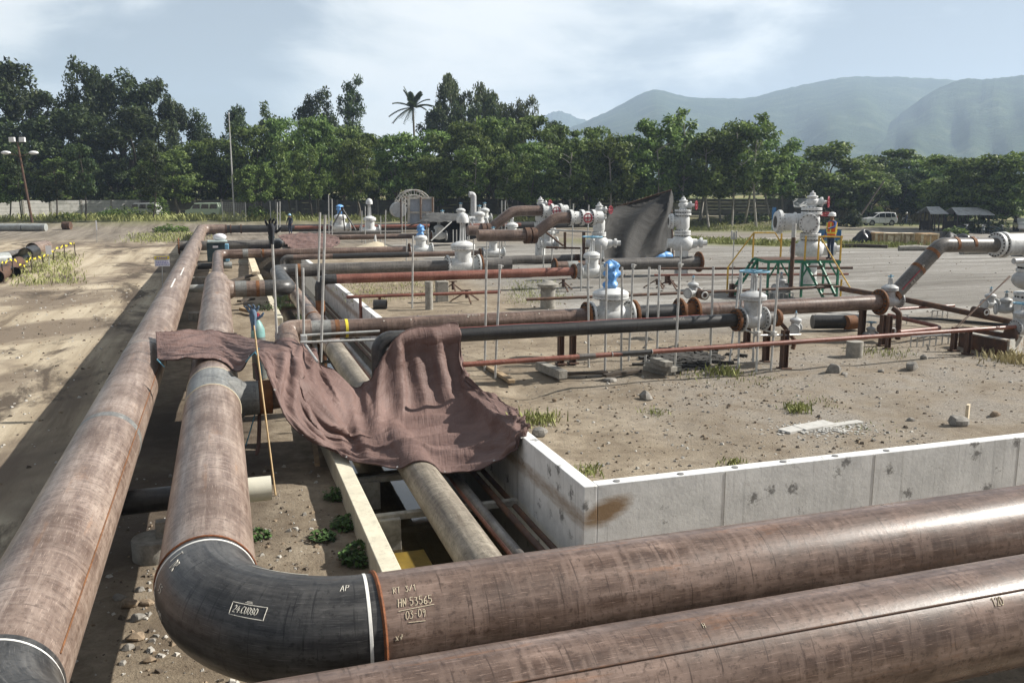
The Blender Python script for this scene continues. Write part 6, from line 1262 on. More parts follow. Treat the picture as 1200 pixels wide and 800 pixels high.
def sign(px, py, pb, Y, w, h, label, yellow=True, lean=0.):
    a = AY(px, pb, Y); a[2] = gz(a[0], Y); c = AY(px, py, Y); t = thing('notice_board', label, 'sign', tuple(a)); b = MB(); b.bar(a, c, .04); b.build('stake', M_['galv'], t)
    b = MB(); b.box(c+V(0, -.03, 0), (w, .02, h)); o = b.build('board', M_['signwhite'], t)
    if yellow:
        b = MB(); b.box(c+V(0, -.044, h*.33), (w, .008, h*.32)); b.build('header', M_['signyellow'], o)
        b = MB(); r = random.Random(3)
        for k in range(3):
            x = -w*.42
            while x < w*.38:
                q = r.uniform(.03, .1); b.box(c+V(x+q/2, -.044, h*(-.02-.15*k)), (q, .006, h*.06)); x += q+.03
        for k in range(5): b.box(c+V(-w*.3+k*w*.15, -.052, h*.33), (w*.1, .006, h*.14))
        b.build('lettering', M_['signblue'], o)
sign(190, 306, 335, 42., .62, .46, 'white notice board with a yellow header on a stake beside the outer pipeline'); sign(57, 293, 305, 55., .3, .5, 'small white notice plate among the caution tape at the left', False); sign(113, 264, 275, 78., .1, .75, 'thin pale wooden stake standing alone on the far dirt', False)
pts = [(2, 309), (14, 304), (27, 311), (36, 303), (50, 301), (62, 294), (75, 288), (87, 285)]
Q = []; 
for k, (x, y) in enumerate(pts): q = AY(x, y, 48+k*2.1); Q.append(q)
t = thing('caution_tape', 'yellow and black caution tape strung on sticks around the pipe heap at the left', 'tape', tuple(Q[0]))
CP = catmull(Q, 70); b = MB()
for k in range(69):
    b.m = (k//2) % 2; a, e = CP[k], CP[k+1]; a = a+V(0, 0, .06*math.sin(k*1.1)); e = e+V(0, 0, .06*math.sin((k+1)*1.1)); b.add([a-V(0, 0, .045), e-V(0, 0, .045), e+V(0, .0, .045), a+V(0, 0, .045)], [(0, 1, 2, 3)])
b.build('tape', [M_['tapeyellow'], M_['bolt']], t, smooth=0); b = MB()
for q in Q: b = MB(); b.bar(V(q[0], q[1], gz(q[0], q[1])), q, .05); b.build('stick', M_['darkwood'], t)
hp = [((-4, 322), (22, 306), .32, 'rustdk', 'dark rusty pipe on the heap at the left edge, nearest of the heap'), ((2, 301), (26, 297), .3, 'dark', 'brown pipe lying at the left behind the nearest heap pipe'), ((30, 300), (40, 297), .42, 'black', 'black pipe with a wide open end on the left heap'), ((38, 294), (54, 291), .42, 'pipe', 'pale brown pipe lying at the back of the left heap'), ((0, 313), (18, 316), .26, 'black', 'black elbow piece on the left heap'), ((-5, 305), (10, 304), .4, 'conduit', 'grey pipe at the left edge behind the heap')]
for k, (a, e, r, m, lab) in enumerate(hp):
    A0, B0 = G(*a, -.1), G(*e, -.1); d = B0-A0; d = d/np.linalg.norm(d); A0[2] = gz(*A0[:2])+r*.9; B0[2] = gz(*B0[:2])+r*.9; b = MB(); b.tube([A0, B0], r, 18, caps=False); b.tube([A0, B0], r*.9, 18, caps=False); tag(b.build('heap_pipe', M_[m]), lab, 'pipe')
for k, (a, e, r, m, lab) in enumerate((((-3, 267), (26, 267), .38, 'conduit', 'long grey pipe lying at the far left, left half'), ((27, 267), (54, 267), .38, 'conduit', 'long grey pipe lying at the far left, right half'), ((74, 266), (83, 266), .4, 'rustdk', 'short dark pipe lying right of the long grey ones at the far left'))):
    A0, B0 = G(*a, .1), G(*e, .1); A0[2] = gz(*A0[:2])+r; B0[2] = gz(*B0[:2])+r; b = MB(); b.tube([A0, B0], r, 16); tag(b.build('grey_pipe', M_[m]), lab, 'pipe')
# dark box with pale lid beside the narrow pipe
P = AY(254, 308, 55.); P[2] = gz(P[0], 55.); t = thing('storage_box', 'dark box with a pale teal lid behind the narrow end of the inner pipeline', 'box', tuple(P)); kk = scale_at(P); b = MB(); hb_ = AY(253, 284, 55.)[2]-P[2]; b.box(P+V(0, 0, hb_/2), (20/kk, 1.0, hb_)); b.build('body', M_['bluedark'], t, bevel=.02)
b = MB(); b.box(P+V(.1, 0, hb_+.06), (22/kk, 1.1, .1)); b.build('lid', M_['palelid'], t, bevel=.02); b = MB(); b.box(P+V(-.02, -.51, hb_*.8), (.3, .01, .12)); b.build('badge', M_['signwhite'], t); b = MB(); b.box(P+V(.62, .1, hb_*.45), (.22, .8, hb_*.9)); b.build('side_panel', simple('pale_blue_plastic', (.2, .42, .58), .4, .25), t, bevel=.02)
b = MB(); b.ball(P+V(.25, 0, hb_+.3), .32, 1.2, .8, .7, 14, 8); tag(b.build('white_bag', M_['signwhite'], smooth=60), 'white bag lying on the pale teal lid', 'bag')
P = AY(344, 316, 49.); P[2] = gz(P[0], 49.); 
b = MB(); P = AY(304, 315, 45.5); P[2] = gz(P[0], 45.5)+.2; b.ball(P, .5, .8, .8, 1., 14, 8); tag(b.build('dark_sack', M_['navy'], smooth=60), 'dark navy sack lying between planks behind the second branch pipe', 'sack')
timber((300, 320), (292, 296), .35, .15, 'palewood', 'pale concrete-grey plank leaning between the channel and the inner pipeline', -.1)
timber((266, 302), (290, 299), .3, .08, 'wood', 'orange brown plank lying behind the narrow pipe', -.2); timber((268, 330), (298, 322), .25, .1, 'darkwood', 'dark plank lying on the soil under the second branch pipe', -.3); timber((283, 362), (300, 366), .2, .12, 'wood', 'brown beam lying on the soil behind the brown tarp', -.4); timber((280, 353), (297, 350), .2, .08, 'darkwood', 'dark board on the soil left of the channel behind the tarp', -.4)
# black tripod, rusty post
P0 = AY(401, 244, 70.); t = thing('black_tripod', 'black steel tripod standing before the back pipes', 'tripod', tuple(AY(401, 272, 70.))); b = MB()
for x, y, dy in ((387, 270, -1), (417, 270, -1), (404, 270, 1.5)): b = MB(); b.bar(P0, AY(x, y, 70+dy), .09); b.build('leg', M_['bolt'], t); b = MB(); b.lathe([(-.1, .12), (.1, .12)], P0, seg=10); b.build('head', M_['rustdk'], t)
# vent pipe, big reel frame with panels
P = AY(555, 258, 88.); P[2] = gz(P[0], 88.); b = MB(); h = AY(555, 228, 88.)[2]-P[2]; b.tube(fillet([P, P+V(0, 0, h), P+V(-.45, 0, h+.0)], .3), .3, 14); tag(b.build('vent_pipe', M_['silver']), 'pale vent pipe with a curved top at the far back', 'vent pipe')
b = MB(); P2_ = AY(538, 257, 86.); b.tube([AY(534, 257, 86.), AY(556, 257, 86.)], .3, 12); tag(b.build('grey_pipe', M_['silver']), 'pale horizontal pipe at the foot of the far vent pipe', 'pipe')
P = AY(487, 262, 86.); P[2] = gz(P[0], 86.); kk = scale_at(P); t = thing('cable_reel_stand', 'half wheel shaped pale steel frame with open grey panels at the back of the pad', 'steel frame', tuple(P)); c = AY(486, 244, 86.5); R = 21/kk; b = MB()
for dy in (0, 1.6):
    for rr in (R, R*.72): b.tube([c+V(rr*math.cos(a), dy, rr*math.sin(a)) for a in np.linspace(0, PI, 18)], .07, 6)
    for a in np.linspace(.1, PI-.1, 9): b.tube([c+V(R*.35*math.cos(a), dy, R*.35*math.sin(a)), c+V(R*math.cos(a), dy, R*math.sin(a))], .05, 6)
for a in np.linspace(0, PI, 10): b.tube([c+V(R*math.cos(a), 0, R*math.sin(a)), c+V(R*math.cos(a), 1.6, R*math.sin(a))], .05, 6)
b.build('half_wheel', M_['oldframe'], t)
b = MB(); 
for x in (479, 493, 507): b.bar(AY(x, 231, 85.), AY(x, 264, 85.), .22)
for y in (232, 249, 264): b.bar(AY(479, y, 85.02), AY(507, y, 85.02), .2)
b.build('panel_frame', M_['oldframe'], t)
b = MB(); b.add([AY(x, y, 85.1) for x, y in ((480, 233), (506, 233), (506, 263), (480, 263))], [(0, 1, 2, 3)]); b.build('panel', M_['panelgrey'], t, smooth=0)
b = MB(); b.bar(AY(493, 231, 84.85), AY(493, 264, 84.85), .2, .05); b.bar(AY(507, 231, 84.85), AY(507, 256, 84.85), .2, .05); b.build('rust_stripe', M_['rust'], t)
b = MB(); b.lathe([(0, .75), (1.2, .75)], AY(468, 246, 86.), (0, 1, 0), 20); b.build('drum', M_['silver'], t)
b = MB(); b.bar(AY(470, 233, 86), AY(470, 264, 86), .15); b.bar(AY(475, 233, 87.5), AY(475, 264, 87.5), .15); b.build('support_post', M_['rustdk'], t)
# ------------------------------------------------------------------ rocks, stones, grass
def rockmesh(seed, s, flat=.7):
    r = np.random.default_rng(seed); b = MB(); b.ball((0, 0, 0), 1., 1, 1, 1, 10, 7); D = r.normal(size=(14, 3)); D /= np.linalg.norm(D, axis=1, keepdims=True); h = r.uniform(.55, .95, 14)
    A = np.array(b.v)
    for d, k in zip(D, h): q = A@d; A = A-np.maximum(q-k, 0)[:, None]*d
    A *= np.array([1, .8, flat])*s; A[:, 2] += s*flat*.35; b.v = [tuple(p) for p in A]; return b
rocks = [((757, 469), .15, .95, 'rock', 'pointed grey stone standing alone in the middle of the earth pad'), ((976, 438), .2, .8, 'rock', 'jagged grey rock on the pad below the long red pipe'), ((989, 440), .09, .7, 'rock', 'small dark stone touching the jagged grey rock'), ((1032, 436), .09, .7, 'rock', 'small dark stone between the two larger rocks of the pad'), ((1068, 433), .2, .8, 'rock', 'dark pyramid shaped rock on the right of the pad'), ((1082, 422), .1, .8, 'rock', 'small dark round stone behind the pyramid shaped rock'),
 ((1123, 499), .19, .85, 'rock', 'pale grey rough rock beside a broken board at the right of the pad'), ((1165, 487), .12, .6, 'rockbrown', 'flat brown stone near the right edge of the pad'), ((1067, 492), .09, .6, 'rock', 'small grey stone amid the white rubble'), ((765, 437-8+38), .05, .6, 'rockbrown', 'tiny reddish stone beside the pointed grey stone'), ((715, 446), .16, .45, 'rock', 'flat pale stone by the muddy hole'), ((632, 512), .16, .7, 'rock', 'pale stone at the end of the tarp on the wall'),
 ((650, 470), .06, .7, 'rockbrown', 'small brown stone near the hanging tarp'), ((820, 462), .06, .6, 'rockbrown', 'small brown stone right of the pointed stone')]
for k, (p, s, fl, m, lab) in enumerate(rocks):
    P = G(*p, 0.); P[2] = gz(P[0], P[1]); b = rockmesh(k, s, fl); b.v = [tuple(V(*q)+P) for q in b.v]; tag(b.build('rock', M_[m], smooth=25, origin=P), lab, 'rock')
b = MB(); P = G(1133, 492, 0); P[2] = gz(*P[:2]); b.box(P+V(0, 0, .14), (.14, .05, .3), rz=.6); tag(b.build('broken_board', M_['palewood'], bevel=.006), 'pale broken board standing on end behind the rough grey rock', 'board')
rk2 = [((150, 708), .13), ((160, 722), .11), ((172, 705), .1), ((140, 700), .09), ((158, 745), .12), ((150, 755), .08), ((175, 770), .07), ((165, 690), .08)]
for k, (p, s) in enumerate(rk2):
    P = G(*p, -.95); P[2] = gz(P[0], P[1]); b = rockmesh(50+k, s, .55); b.v = [tuple(V(*q)+P) for q in b.v]
    tag(b.build('rubble_stone', M_['rock' if k % 2 else 'rockbrown'], smooth=25, origin=P), ['largest brown stone of the little pile beside the black bend', 'pale stone in the middle of the little pile beside the black bend', 'brown stone at the upper edge of the little pile beside the black bend', 'small pale stone between the outer pipeline and the stone pile', 'brown stone just below the little pile beside the black bend', 'small pale stone below the pile, nearest the outer pipeline', 'small brown stone lowest of the pile under the black bend', 'small pale stone above the pile, close to the round concrete base'][k], 'rock', 'stones between the pipelines')
def pebbles(name, regions, n, smin, smax, mats, label, seed):
    r = np.random.default_rng(seed); b = MB(); base = [rockmesh(200+k, 1., .6) for k in range(6)]; B = [(np.array(q.v), q.f) for q in base]
    # light version: an 8-point lump each
    for k in range(n):
        x0, x1, y0, y1 = regions[r.integers(len(regions))]; x, y = r.uniform(x0, x1), r.uniform(y0, y1)
        if not ((x > 4.75 and y > 10.55) or x < 1.5): continue
        s = smin*(smax/smin)**(r.random()**2.2); z = gz(x, y); a = r.uniform(0, 6.3); c_, s_ = math.cos(a), math.sin(a)
        vs = [(x+s*(c_*u-s_*v)*r.uniform(.7, 1.2), y+s*(s_*u+c_*v)*r.uniform(.7, 1.2), z+s*w) for u, v, w in ((-1, -.7, -.3), (1, -.6, -.3), (.9, .8, -.3), (-.8, .7, -.3), (-.5, -.4, .5*r.uniform(.5, 1.4)), (.5, -.3, .6*r.uniform(.5, 1.4)), (.45, .4, .5*r.uniform(.5, 1.4)), (-.4, .4, .55*r.uniform(.5, 1.4)))]
        b.m = int(r.integers(len(mats))); b.add(vs, [(4, 5, 6, 7), (0, 1, 5, 4), (1, 2, 6, 5), (2, 3, 7, 6), (3, 0, 4, 7)])
    return tag(b.build(name, mats, smooth=0), label, 'gravel', kind='stuff')
M_['pale_stone'] = simple('pale_stone', (.42, .4, .36), .9, .3, 12); M_['dark_stone'] = simple('dark_clod', (.1, .08, .06), .95, .4, 12)
pebbles('gravel', [(4.8, 20, 10.6, 18), (4.8, 11, 10.6, 16), (7, 20, 13, 20), (5, 14, 18, 28)], 4600, .01, .045, [M_['rock'], M_['rockbrown'], M_['pale_stone'], M_['dark_stone']], 'loose gravel and clods scattered over the earth pad', 3)
pebbles('gravel', [(-2.4, 1.5, 7.5, 16), (-1.2, 1.4, 8.5, 13), (-3, 4, 3.6, 5)], 2300, .012, .06, [M_['rock'], M_['rockbrown'], M_['pale_stone'], M_['dark_stone']], 'loose stones scattered on the soil round the big pipelines', 4)
pebbles('gravel', [(-9, -2.6, 14, 46), (8, 40, 20, 50)], 2200, .015, .07, [M_['rockbrown'], M_['pale_stone'], M_['dark_stone']], 'small stones scattered on the dirt track and the yard', 6)
b = MB(); r = np.random.default_rng(8)
for k in range(420):
    p = G(r.normal(965, 26), r.normal(503, 4), 0); s = r.uniform(.006, .025); z = gz(p[0], p[1]); b.box((p[0], p[1], z+s*.3), (s*2, s*1.4, s), rz=r.uniform(0, 3))
for (x, y, w, d, a) in ((955, 500, .75, .3, .2), (985, 498, .9, .16, .1), (930, 504, .5, .25, .3)):
    p = G(x, y, 0); p[2] = gz(*p[:2]); b.box((p[0], p[1], p[2]+.012), (w, d, .04), rz=a)
tag(b.build('white_rubble', simple('white_plaster_rubble', (.47, .46, .43), .9, .2, 10), smooth=0), 'patch of crumbled white plaster on the earth pad', 'rubble', kind='stuff')
b = MB()
for k in range(500):
    p = G(r.normal(805, 22), r.normal(420, 5), 0); s = r.uniform(.02, .08); z = gz(p[0], p[1]); b.box((p[0], p[1], z+s*.4), (s*3, s*1.4, s), rz=r.uniform(0, 3))
tag(b.build('charred_debris', simple('charred_debris', (.05, .047, .042), .9, .5, 9), smooth=0), 'dark charred debris heaped under the thin red pipe by the scaffold frame', 'debris', kind='stuff')
# grass
def grassmat(name, a, c): 
    n = NT(name); g = n.new('ShaderNodeNewGeometry'); n.col(n.ramp(g.outputs['Random Per Island'], [(0., a), (.6, c), (1., tuple(x*1.35 for x in c))])).rough(.7).spec(.25); return n.m
M_['grass'] = grassmat('green_grass', (.15, .165, .05), (.3, .315, .12)); M_['drygrass'] = grassmat('dry_grass', (.22, .19, .09), (.42, .36, .2)); M_['weed'] = grassmat('dark_weed_leaf', (.018, .04, .012), (.06, .11, .03))
def blades(b, x, y, z, n, h, sp, r):
    for k in range(n):
        px, py = x+r.normal(0, sp), y+r.normal(0, sp); a = r.uniform(0, 6.3); l = r.uniform(.3, .9)*h; w = .006+h*.035; dx, dy = math.cos(a), math.sin(a); q = r.uniform(.15, .8)*l
        b.add([(px-dy*w, py+dx*w, z-.02), (px+dy*w, py-dx*w, z-.02), (px+dx*q*.4+dy*w*.7, py+dy*q*.4-dx*w*.7, z+l*.7), (px+dx*q, py+dy*q, z+l)], [(0, 1, 2), (0, 2, 3)])
tufts = [((846, 437), .26, 110, .2, 'grass', 'bright green grass tuft under the thin red pipe by the scaffold frame'), ((818, 440), .12, 60, .3, 'grass', 'low green grass patch left of the brightest tuft'), ((890, 446), .1, 90, .5, 'grass', 'sparse grass patch in front of the scaffold frame'), ((935, 481), .2, 120, .12, 'grass', 'small green tuft on the pad near the white plaster'), ((960, 472), .09, 60, .25, 'grass', 'faint grass patch behind the white plaster'), ((1000, 503), .08, 80, .3, 'grass', 'low grass at the right end of the white plaster'), ((630, 495), .2, 170, .2, 'grass', 'green grass tuft beside the right end of the brown tarp'), ((688, 553), .15, 90, .12, 'grass', 'small weed tuft at the corner of the pale wall'), ((860, 543), .12, 70, .1, 'grass', 'small weed tuft at the middle of the pale wall'), ((1188, 422), .3, 320, .35, 'drygrass', 'pale yellow-green grass clump at the right edge of the pad'), ((1035, 415), .16, 100, .3, 'grass', 'green grass by the dark concrete drum'), ((768, 484), .1, 70, .14, 'grass', 'tiny weeds in front of the pointed grey stone')]
for k, (p, h, n_, sp, m, lab) in enumerate(tufts):
    r = np.random.default_rng(70+k); P = G(*p, 0.); P[2] = gz(P[0], P[1]); b = MB(); blades(b, P[0], P[1], P[2], n_, h, sp, r); tag(b.build('grass_tuft', M_[m], smooth=0), lab, 'grass tuft')
r = np.random.default_rng(11); b = MB()
for k in range(150): blades(b, r.uniform(3., 14), r.uniform(3.9, 4.75), -.74, 14, r.uniform(.1, .3), .06, r)
for k in range(40): blades(b, r.uniform(-1.1, 1.), r.uniform(5.7, 7.2), -.95, 9, r.uniform(.08, .22), .06, r)
tag(b.build('grass', [M_['drygrass']], smooth=0), 'pale weedy grass in front of the nearest big pipe', 'grass', kind='stuff')
# leafy weeds along the left channel wall
def leafplant(b, P, n, R, hgt, ls, r):
    for k in range(n):
        a = r.uniform(0, 6.3); q = R*math.sqrt(r.random()); c = V(P[0]+q*math.cos(a), P[1]+q*math.sin(a), P[2]+hgt*r.random()*(1-.5*q/R)); d = r.normal(size=3); d[2] = abs(d[2])*.5; d /= np.linalg.norm(d); u = np.cross(d, V(0, 0, 1)); u /= np.linalg.norm(u)+1e-6; w = np.cross(u, d); L = ls*r.uniform(.6, 1.2)
        b.add([c-d*L*.5, c+u*L*.3, c+d*L*.5, c-u*L*.3+w*.1*L], [(0, 1, 2, 3)])
for k, (p, n_, R, h, lab) in enumerate((((424, 650), 420, .28, .3, 'dark leafy weed growing against the left channel wall, nearest'), ((410, 610), 260, .25, .2, 'leafy weed by the left channel wall, second from the front'), ((378, 625), 160, .2, .14, 'small leafy weed on the soil left of the channel wall'), ((395, 578), 200, .22, .22, 'shaded leafy weed by the channel wall below the tarp'), ((300, 625), 140, .2, .16, 'small weed beside the inner pipeline near the black bend'), ((300, 375), 0, .2, .1, ''), ((318, 375), 260, .5, .35, 'leafy weed between planks at the channel behind the tarp'))):
    if not n_: continue
    r = np.random.default_rng(90+k); P = G(*p, -.9); P[0] = min(P[0], 1.58); P[2] = gz(P[0], P[1]); b = MB(); leafplant(b, P, n_, R, h, .09, r); tag(b.build('leafy_weed', M_['weed'], smooth=0), lab, 'weed')
# grass by fence, tape heap, strips
b = MB(); r = np.random.default_rng(21)
for k in range(420):
    x = r.uniform(0, 90); y = 268+ (0 if x > 0 else 0); P = AY(r.uniform(10, 88), r.uniform(292, 312), r.uniform(46, 66)); P[2] = gz(P[0], P[1]); 
    q = (88-((P[0]+12)*4)) ; blades(b, P[0], P[1], P[2], 5, .3, .3, r)
tag(b.build('grass', M_['grass'], smooth=0), 'tall green weeds growing between the pipes of the left heap', 'grass', kind='stuff')
b = MB()
for k in range(1700):
    px = r.uniform(-20, 930); D = r.uniform(97, 110); P = AD(px, 250, D); P[2] = gz(P[0], P[1]); blades(b, P[0], P[1], P[2], 9, r.uniform(.3, .9)*(1.2 if px < 350 else .8), .5, r)
tag(b.build('grass', M_['grass'], smooth=0), 'long green grass growing along the far concrete fence', 'grass', kind='stuff')
b = MB()
for k in range(900):
    P = AD(r.uniform(760, 1130), 275, r.uniform(66, 72)); P[2] = gz(P[0], P[1]); blades(b, P[0], P[1], P[2], 9, r.uniform(.3, .7), .35, r)
tag(b.build('grass', M_['grass'], smooth=0), 'strip of grass between the yard and the crates', 'grass', kind='stuff')
b = MB()
for k in range(2600):
    P = AD(r.uniform(960, 1110), 240, r.uniform(122, 150)); P[2] = gz(P[0], P[1]); blades(b, P[0], P[1], P[2], 8, r.uniform(1., 2.2), .5, r)
tag(b.build('dry_grass', M_['drygrass'], smooth=0), 'tall dry straw coloured grass behind the white car', 'grass', kind='stuff')
b = MB()
for k in range(330):
    P = AY(r.uniform(155, 240), r.uniform(255, 264), r.uniform(76, 90)); P[2] = gz(P[0], P[1]); blades(b, P[0], P[1], P[2], 5, r.uniform(.15, .5), .6, r)
for k in range(260):
    P = AY(r.uniform(400, 520), 320, r.uniform(31, 40)); P[2] = gz(P[0], P[1]); blades(b, P[0], P[1], P[2], 7, r.uniform(.05, .16), .3, r)
for k in range(160):
    P = G(r.uniform(600, 660), r.uniform(330, 355), 0); P[2] = gz(P[0], P[1]); blades(b, P[0], P[1], P[2], 7, r.uniform(.05, .16), .25, r)
tag(b.build('grass', M_['grass'], smooth=0), 'low grass growing between the back pipes', 'grass', kind='stuff')
# ------------------------------------------------------------------ fences
def panelfence(pts, h, label, mat, n_row=5):
    P = [AD(x, 250, D) for x, D in pts]
    for q in P: q[2] = gz(q[0], q[1])
    t = thing('concrete_fence', label, 'fence', tuple(P[0]))
    for a, e in zip(P[:-1], P[1:]):
        L = np.linalg.norm(e-a); k = max(1, int(L/2.6))
        for i in range(k):
            p, q = a+(e-a)*i/k, a+(e-a)*(i+1)/k; p[2] = gz(*p[:2]); q[2] = gz(*q[:2]); bp = MB(); bs = MB(); bp.box(p+V(0, 0, h/2), (.2, .2, h+.12), rz=math.atan2((q-p)[1], (q-p)[0])); bp.build('post', M_['concrete_post'], t)
            for j in range(n_row): z = h*(j+.5)/n_row; bs.bar(p+V(0, 0, z), q+V(0, 0, z), .07, h/n_row-.02)
            bs.build('slab_panel', mat, t, smooth=0)
FM1 = simple('pale_fence_slab', (.48, .47, .44), .9, .2, 2, dirt=(.25, .25, .22)); FM2 = simple('dark_fence_slab', (.13, .125, .115), .9, .3, 2, dirt=(.07, .08, .06)); FM3 = simple('grey_fence_slab', (.25, .24, .22), .9, .25, 2, dirt=(.13, .13, .11))
panelfence([(-40, 100), (60, 106), (165, 112)], 2.1, 'pale whitish concrete panel fence at the far left', FM1); panelfence([(165, 112), (260, 114), (300, 115), (420, 115), (560, 115), (700, 116), (790, 117)], 2., 'dark weathered concrete panel fence under the trees in the middle', FM2)
panelfence([(790, 117), (860, 116), (935, 116)], 2.2, 'grey concrete panel fence right of the large tent', FM3)
t = thing('wire_fence', 'small wire mesh enclosure with pale posts in the grass at the left centre', 'fence', tuple(AD(262, 252, 97.))); b = MB(); bm = MB()
for (x, y), D in zip(((261, 250), (288, 250), (317, 250)), (97, 97, 99)):
    q = AD(x, y, D); q[2] = gz(*q[:2]); b = MB(); b.bar(q, q+V(0, 0, 2.1), .09); b.build('post', M_['galv'], t)
a, e = AD(261, 250, 97), AD(288, 250, 97); a[2] = gz(*a[:2]); e[2] = gz(*e[:2])
for k in range(9): bm.bar(a+V(0, 0, .2+k*.22), e+V(0, 0, .2+k*.22), .015)
for k in range(14): q = a+(e-a)*k/13; bm.bar(q+V(0, 0, .1), q+V(0, 0, 2.), .015)
bm.build('wire_mesh', M_['galv'], t)
# ------------------------------------------------------------------ trees
def leafmat(name, a, c, d):
    n = NT(name); g = n.new('ShaderNodeNewGeometry'); ob = n.coord('Object'); f = n.noise(ob, .55, 4, .6)
    col = n.ramp(g.outputs['Random Per Island'], [(0., a), (.55, c), (1., d)]); col = n.mix(n.ramp(f, [(.35, .55), (.6, 0.)]), col, a)
    oi = n.new('ShaderNodeObjectInfo'); hs = n.new('ShaderNodeHueSaturation'); n.con(col, hs.inputs['Color']); n.con(n.math('ADD', n.math('MULTIPLY', oi.outputs['Random'], .5), .75), hs.inputs['Value']); n.con(n.math('ADD', n.math('MULTIPLY', oi.outputs['Random'], .03), .485), hs.inputs['Hue'])
    n.col(hs.outputs[0]).rough(.6).spec(.25)
    tr = n.new('ShaderNodeBsdfTranslucent'); n.con(hs.outputs[0], tr.inputs[0]); mx = n.new('ShaderNodeMixShader'); mx.inputs[0].default_value = .32; n.con(n.b.outputs[0], mx.inputs[1]); n.con(tr.outputs[0], mx.inputs[2]); n.con(mx.outputs[0], n.out.inputs[0]); return n.m
M_['leaf_mid'] = leafmat('mid_green_leaves', (.036, .066, .017), (.135, .205, .05), (.3, .39, .11)); M_['leaf_dark'] = leafmat('dark_green_leaves', (.015, .028, .01), (.05, .078, .026), (.135, .18, .065)); M_['leaf_olive'] = leafmat('olive_bamboo_leaves', (.035, .05, .016), (.085, .11, .042), (.17, .2, .09)); M_['leaf_palm'] = leafmat('palm_leaflets', (.015, .03, .012), (.04, .065, .022), (.09, .12, .05))
M_['bark'] = simple('grey_bark', (.17, .15, .12), .9, .4, 6, dirt=(.08, .07, .055)); M_['palebark'] = simple('pale_bark', (.36, .34, .3), .9, .3, 6, dirt=(.16, .15, .12)); M_['darkbark'] = simple('dark_bark', (.06, .05, .04), .95, .4, 6)
def leaves(b, c, rad, n, ls, r, droop=0.):
    """n leaf clumps through the volume of an uneven lobe"""
    d = r.normal(size=(n, 3)); d /= np.linalg.norm(d, axis=1, keepdims=True); q = r.random(n)**.45
    P = V(*c)+d*q[:, None]*np.array(rad)
    for p, dd in zip(P, d):
        nn = dd*.5+r.normal(size=3)*.6+V(0, 0, .5); nn /= np.linalg.norm(nn); u = np.cross(nn, r.normal(size=3)); u /= np.linalg.norm(u)+1e-9; w = np.cross(nn, u); L = ls*r.uniform(.6, 1.35); W = L*r.uniform(.35, .6); u2 = u*L+V(0, 0, -droop*L)
        b.add([p-u2*.5, p+w*W*.5-nn*.08*L, p+u2*.5-nn*.15*L, p-w*W*.5-nn*.08*L], [(0, 1, 2, 3)])
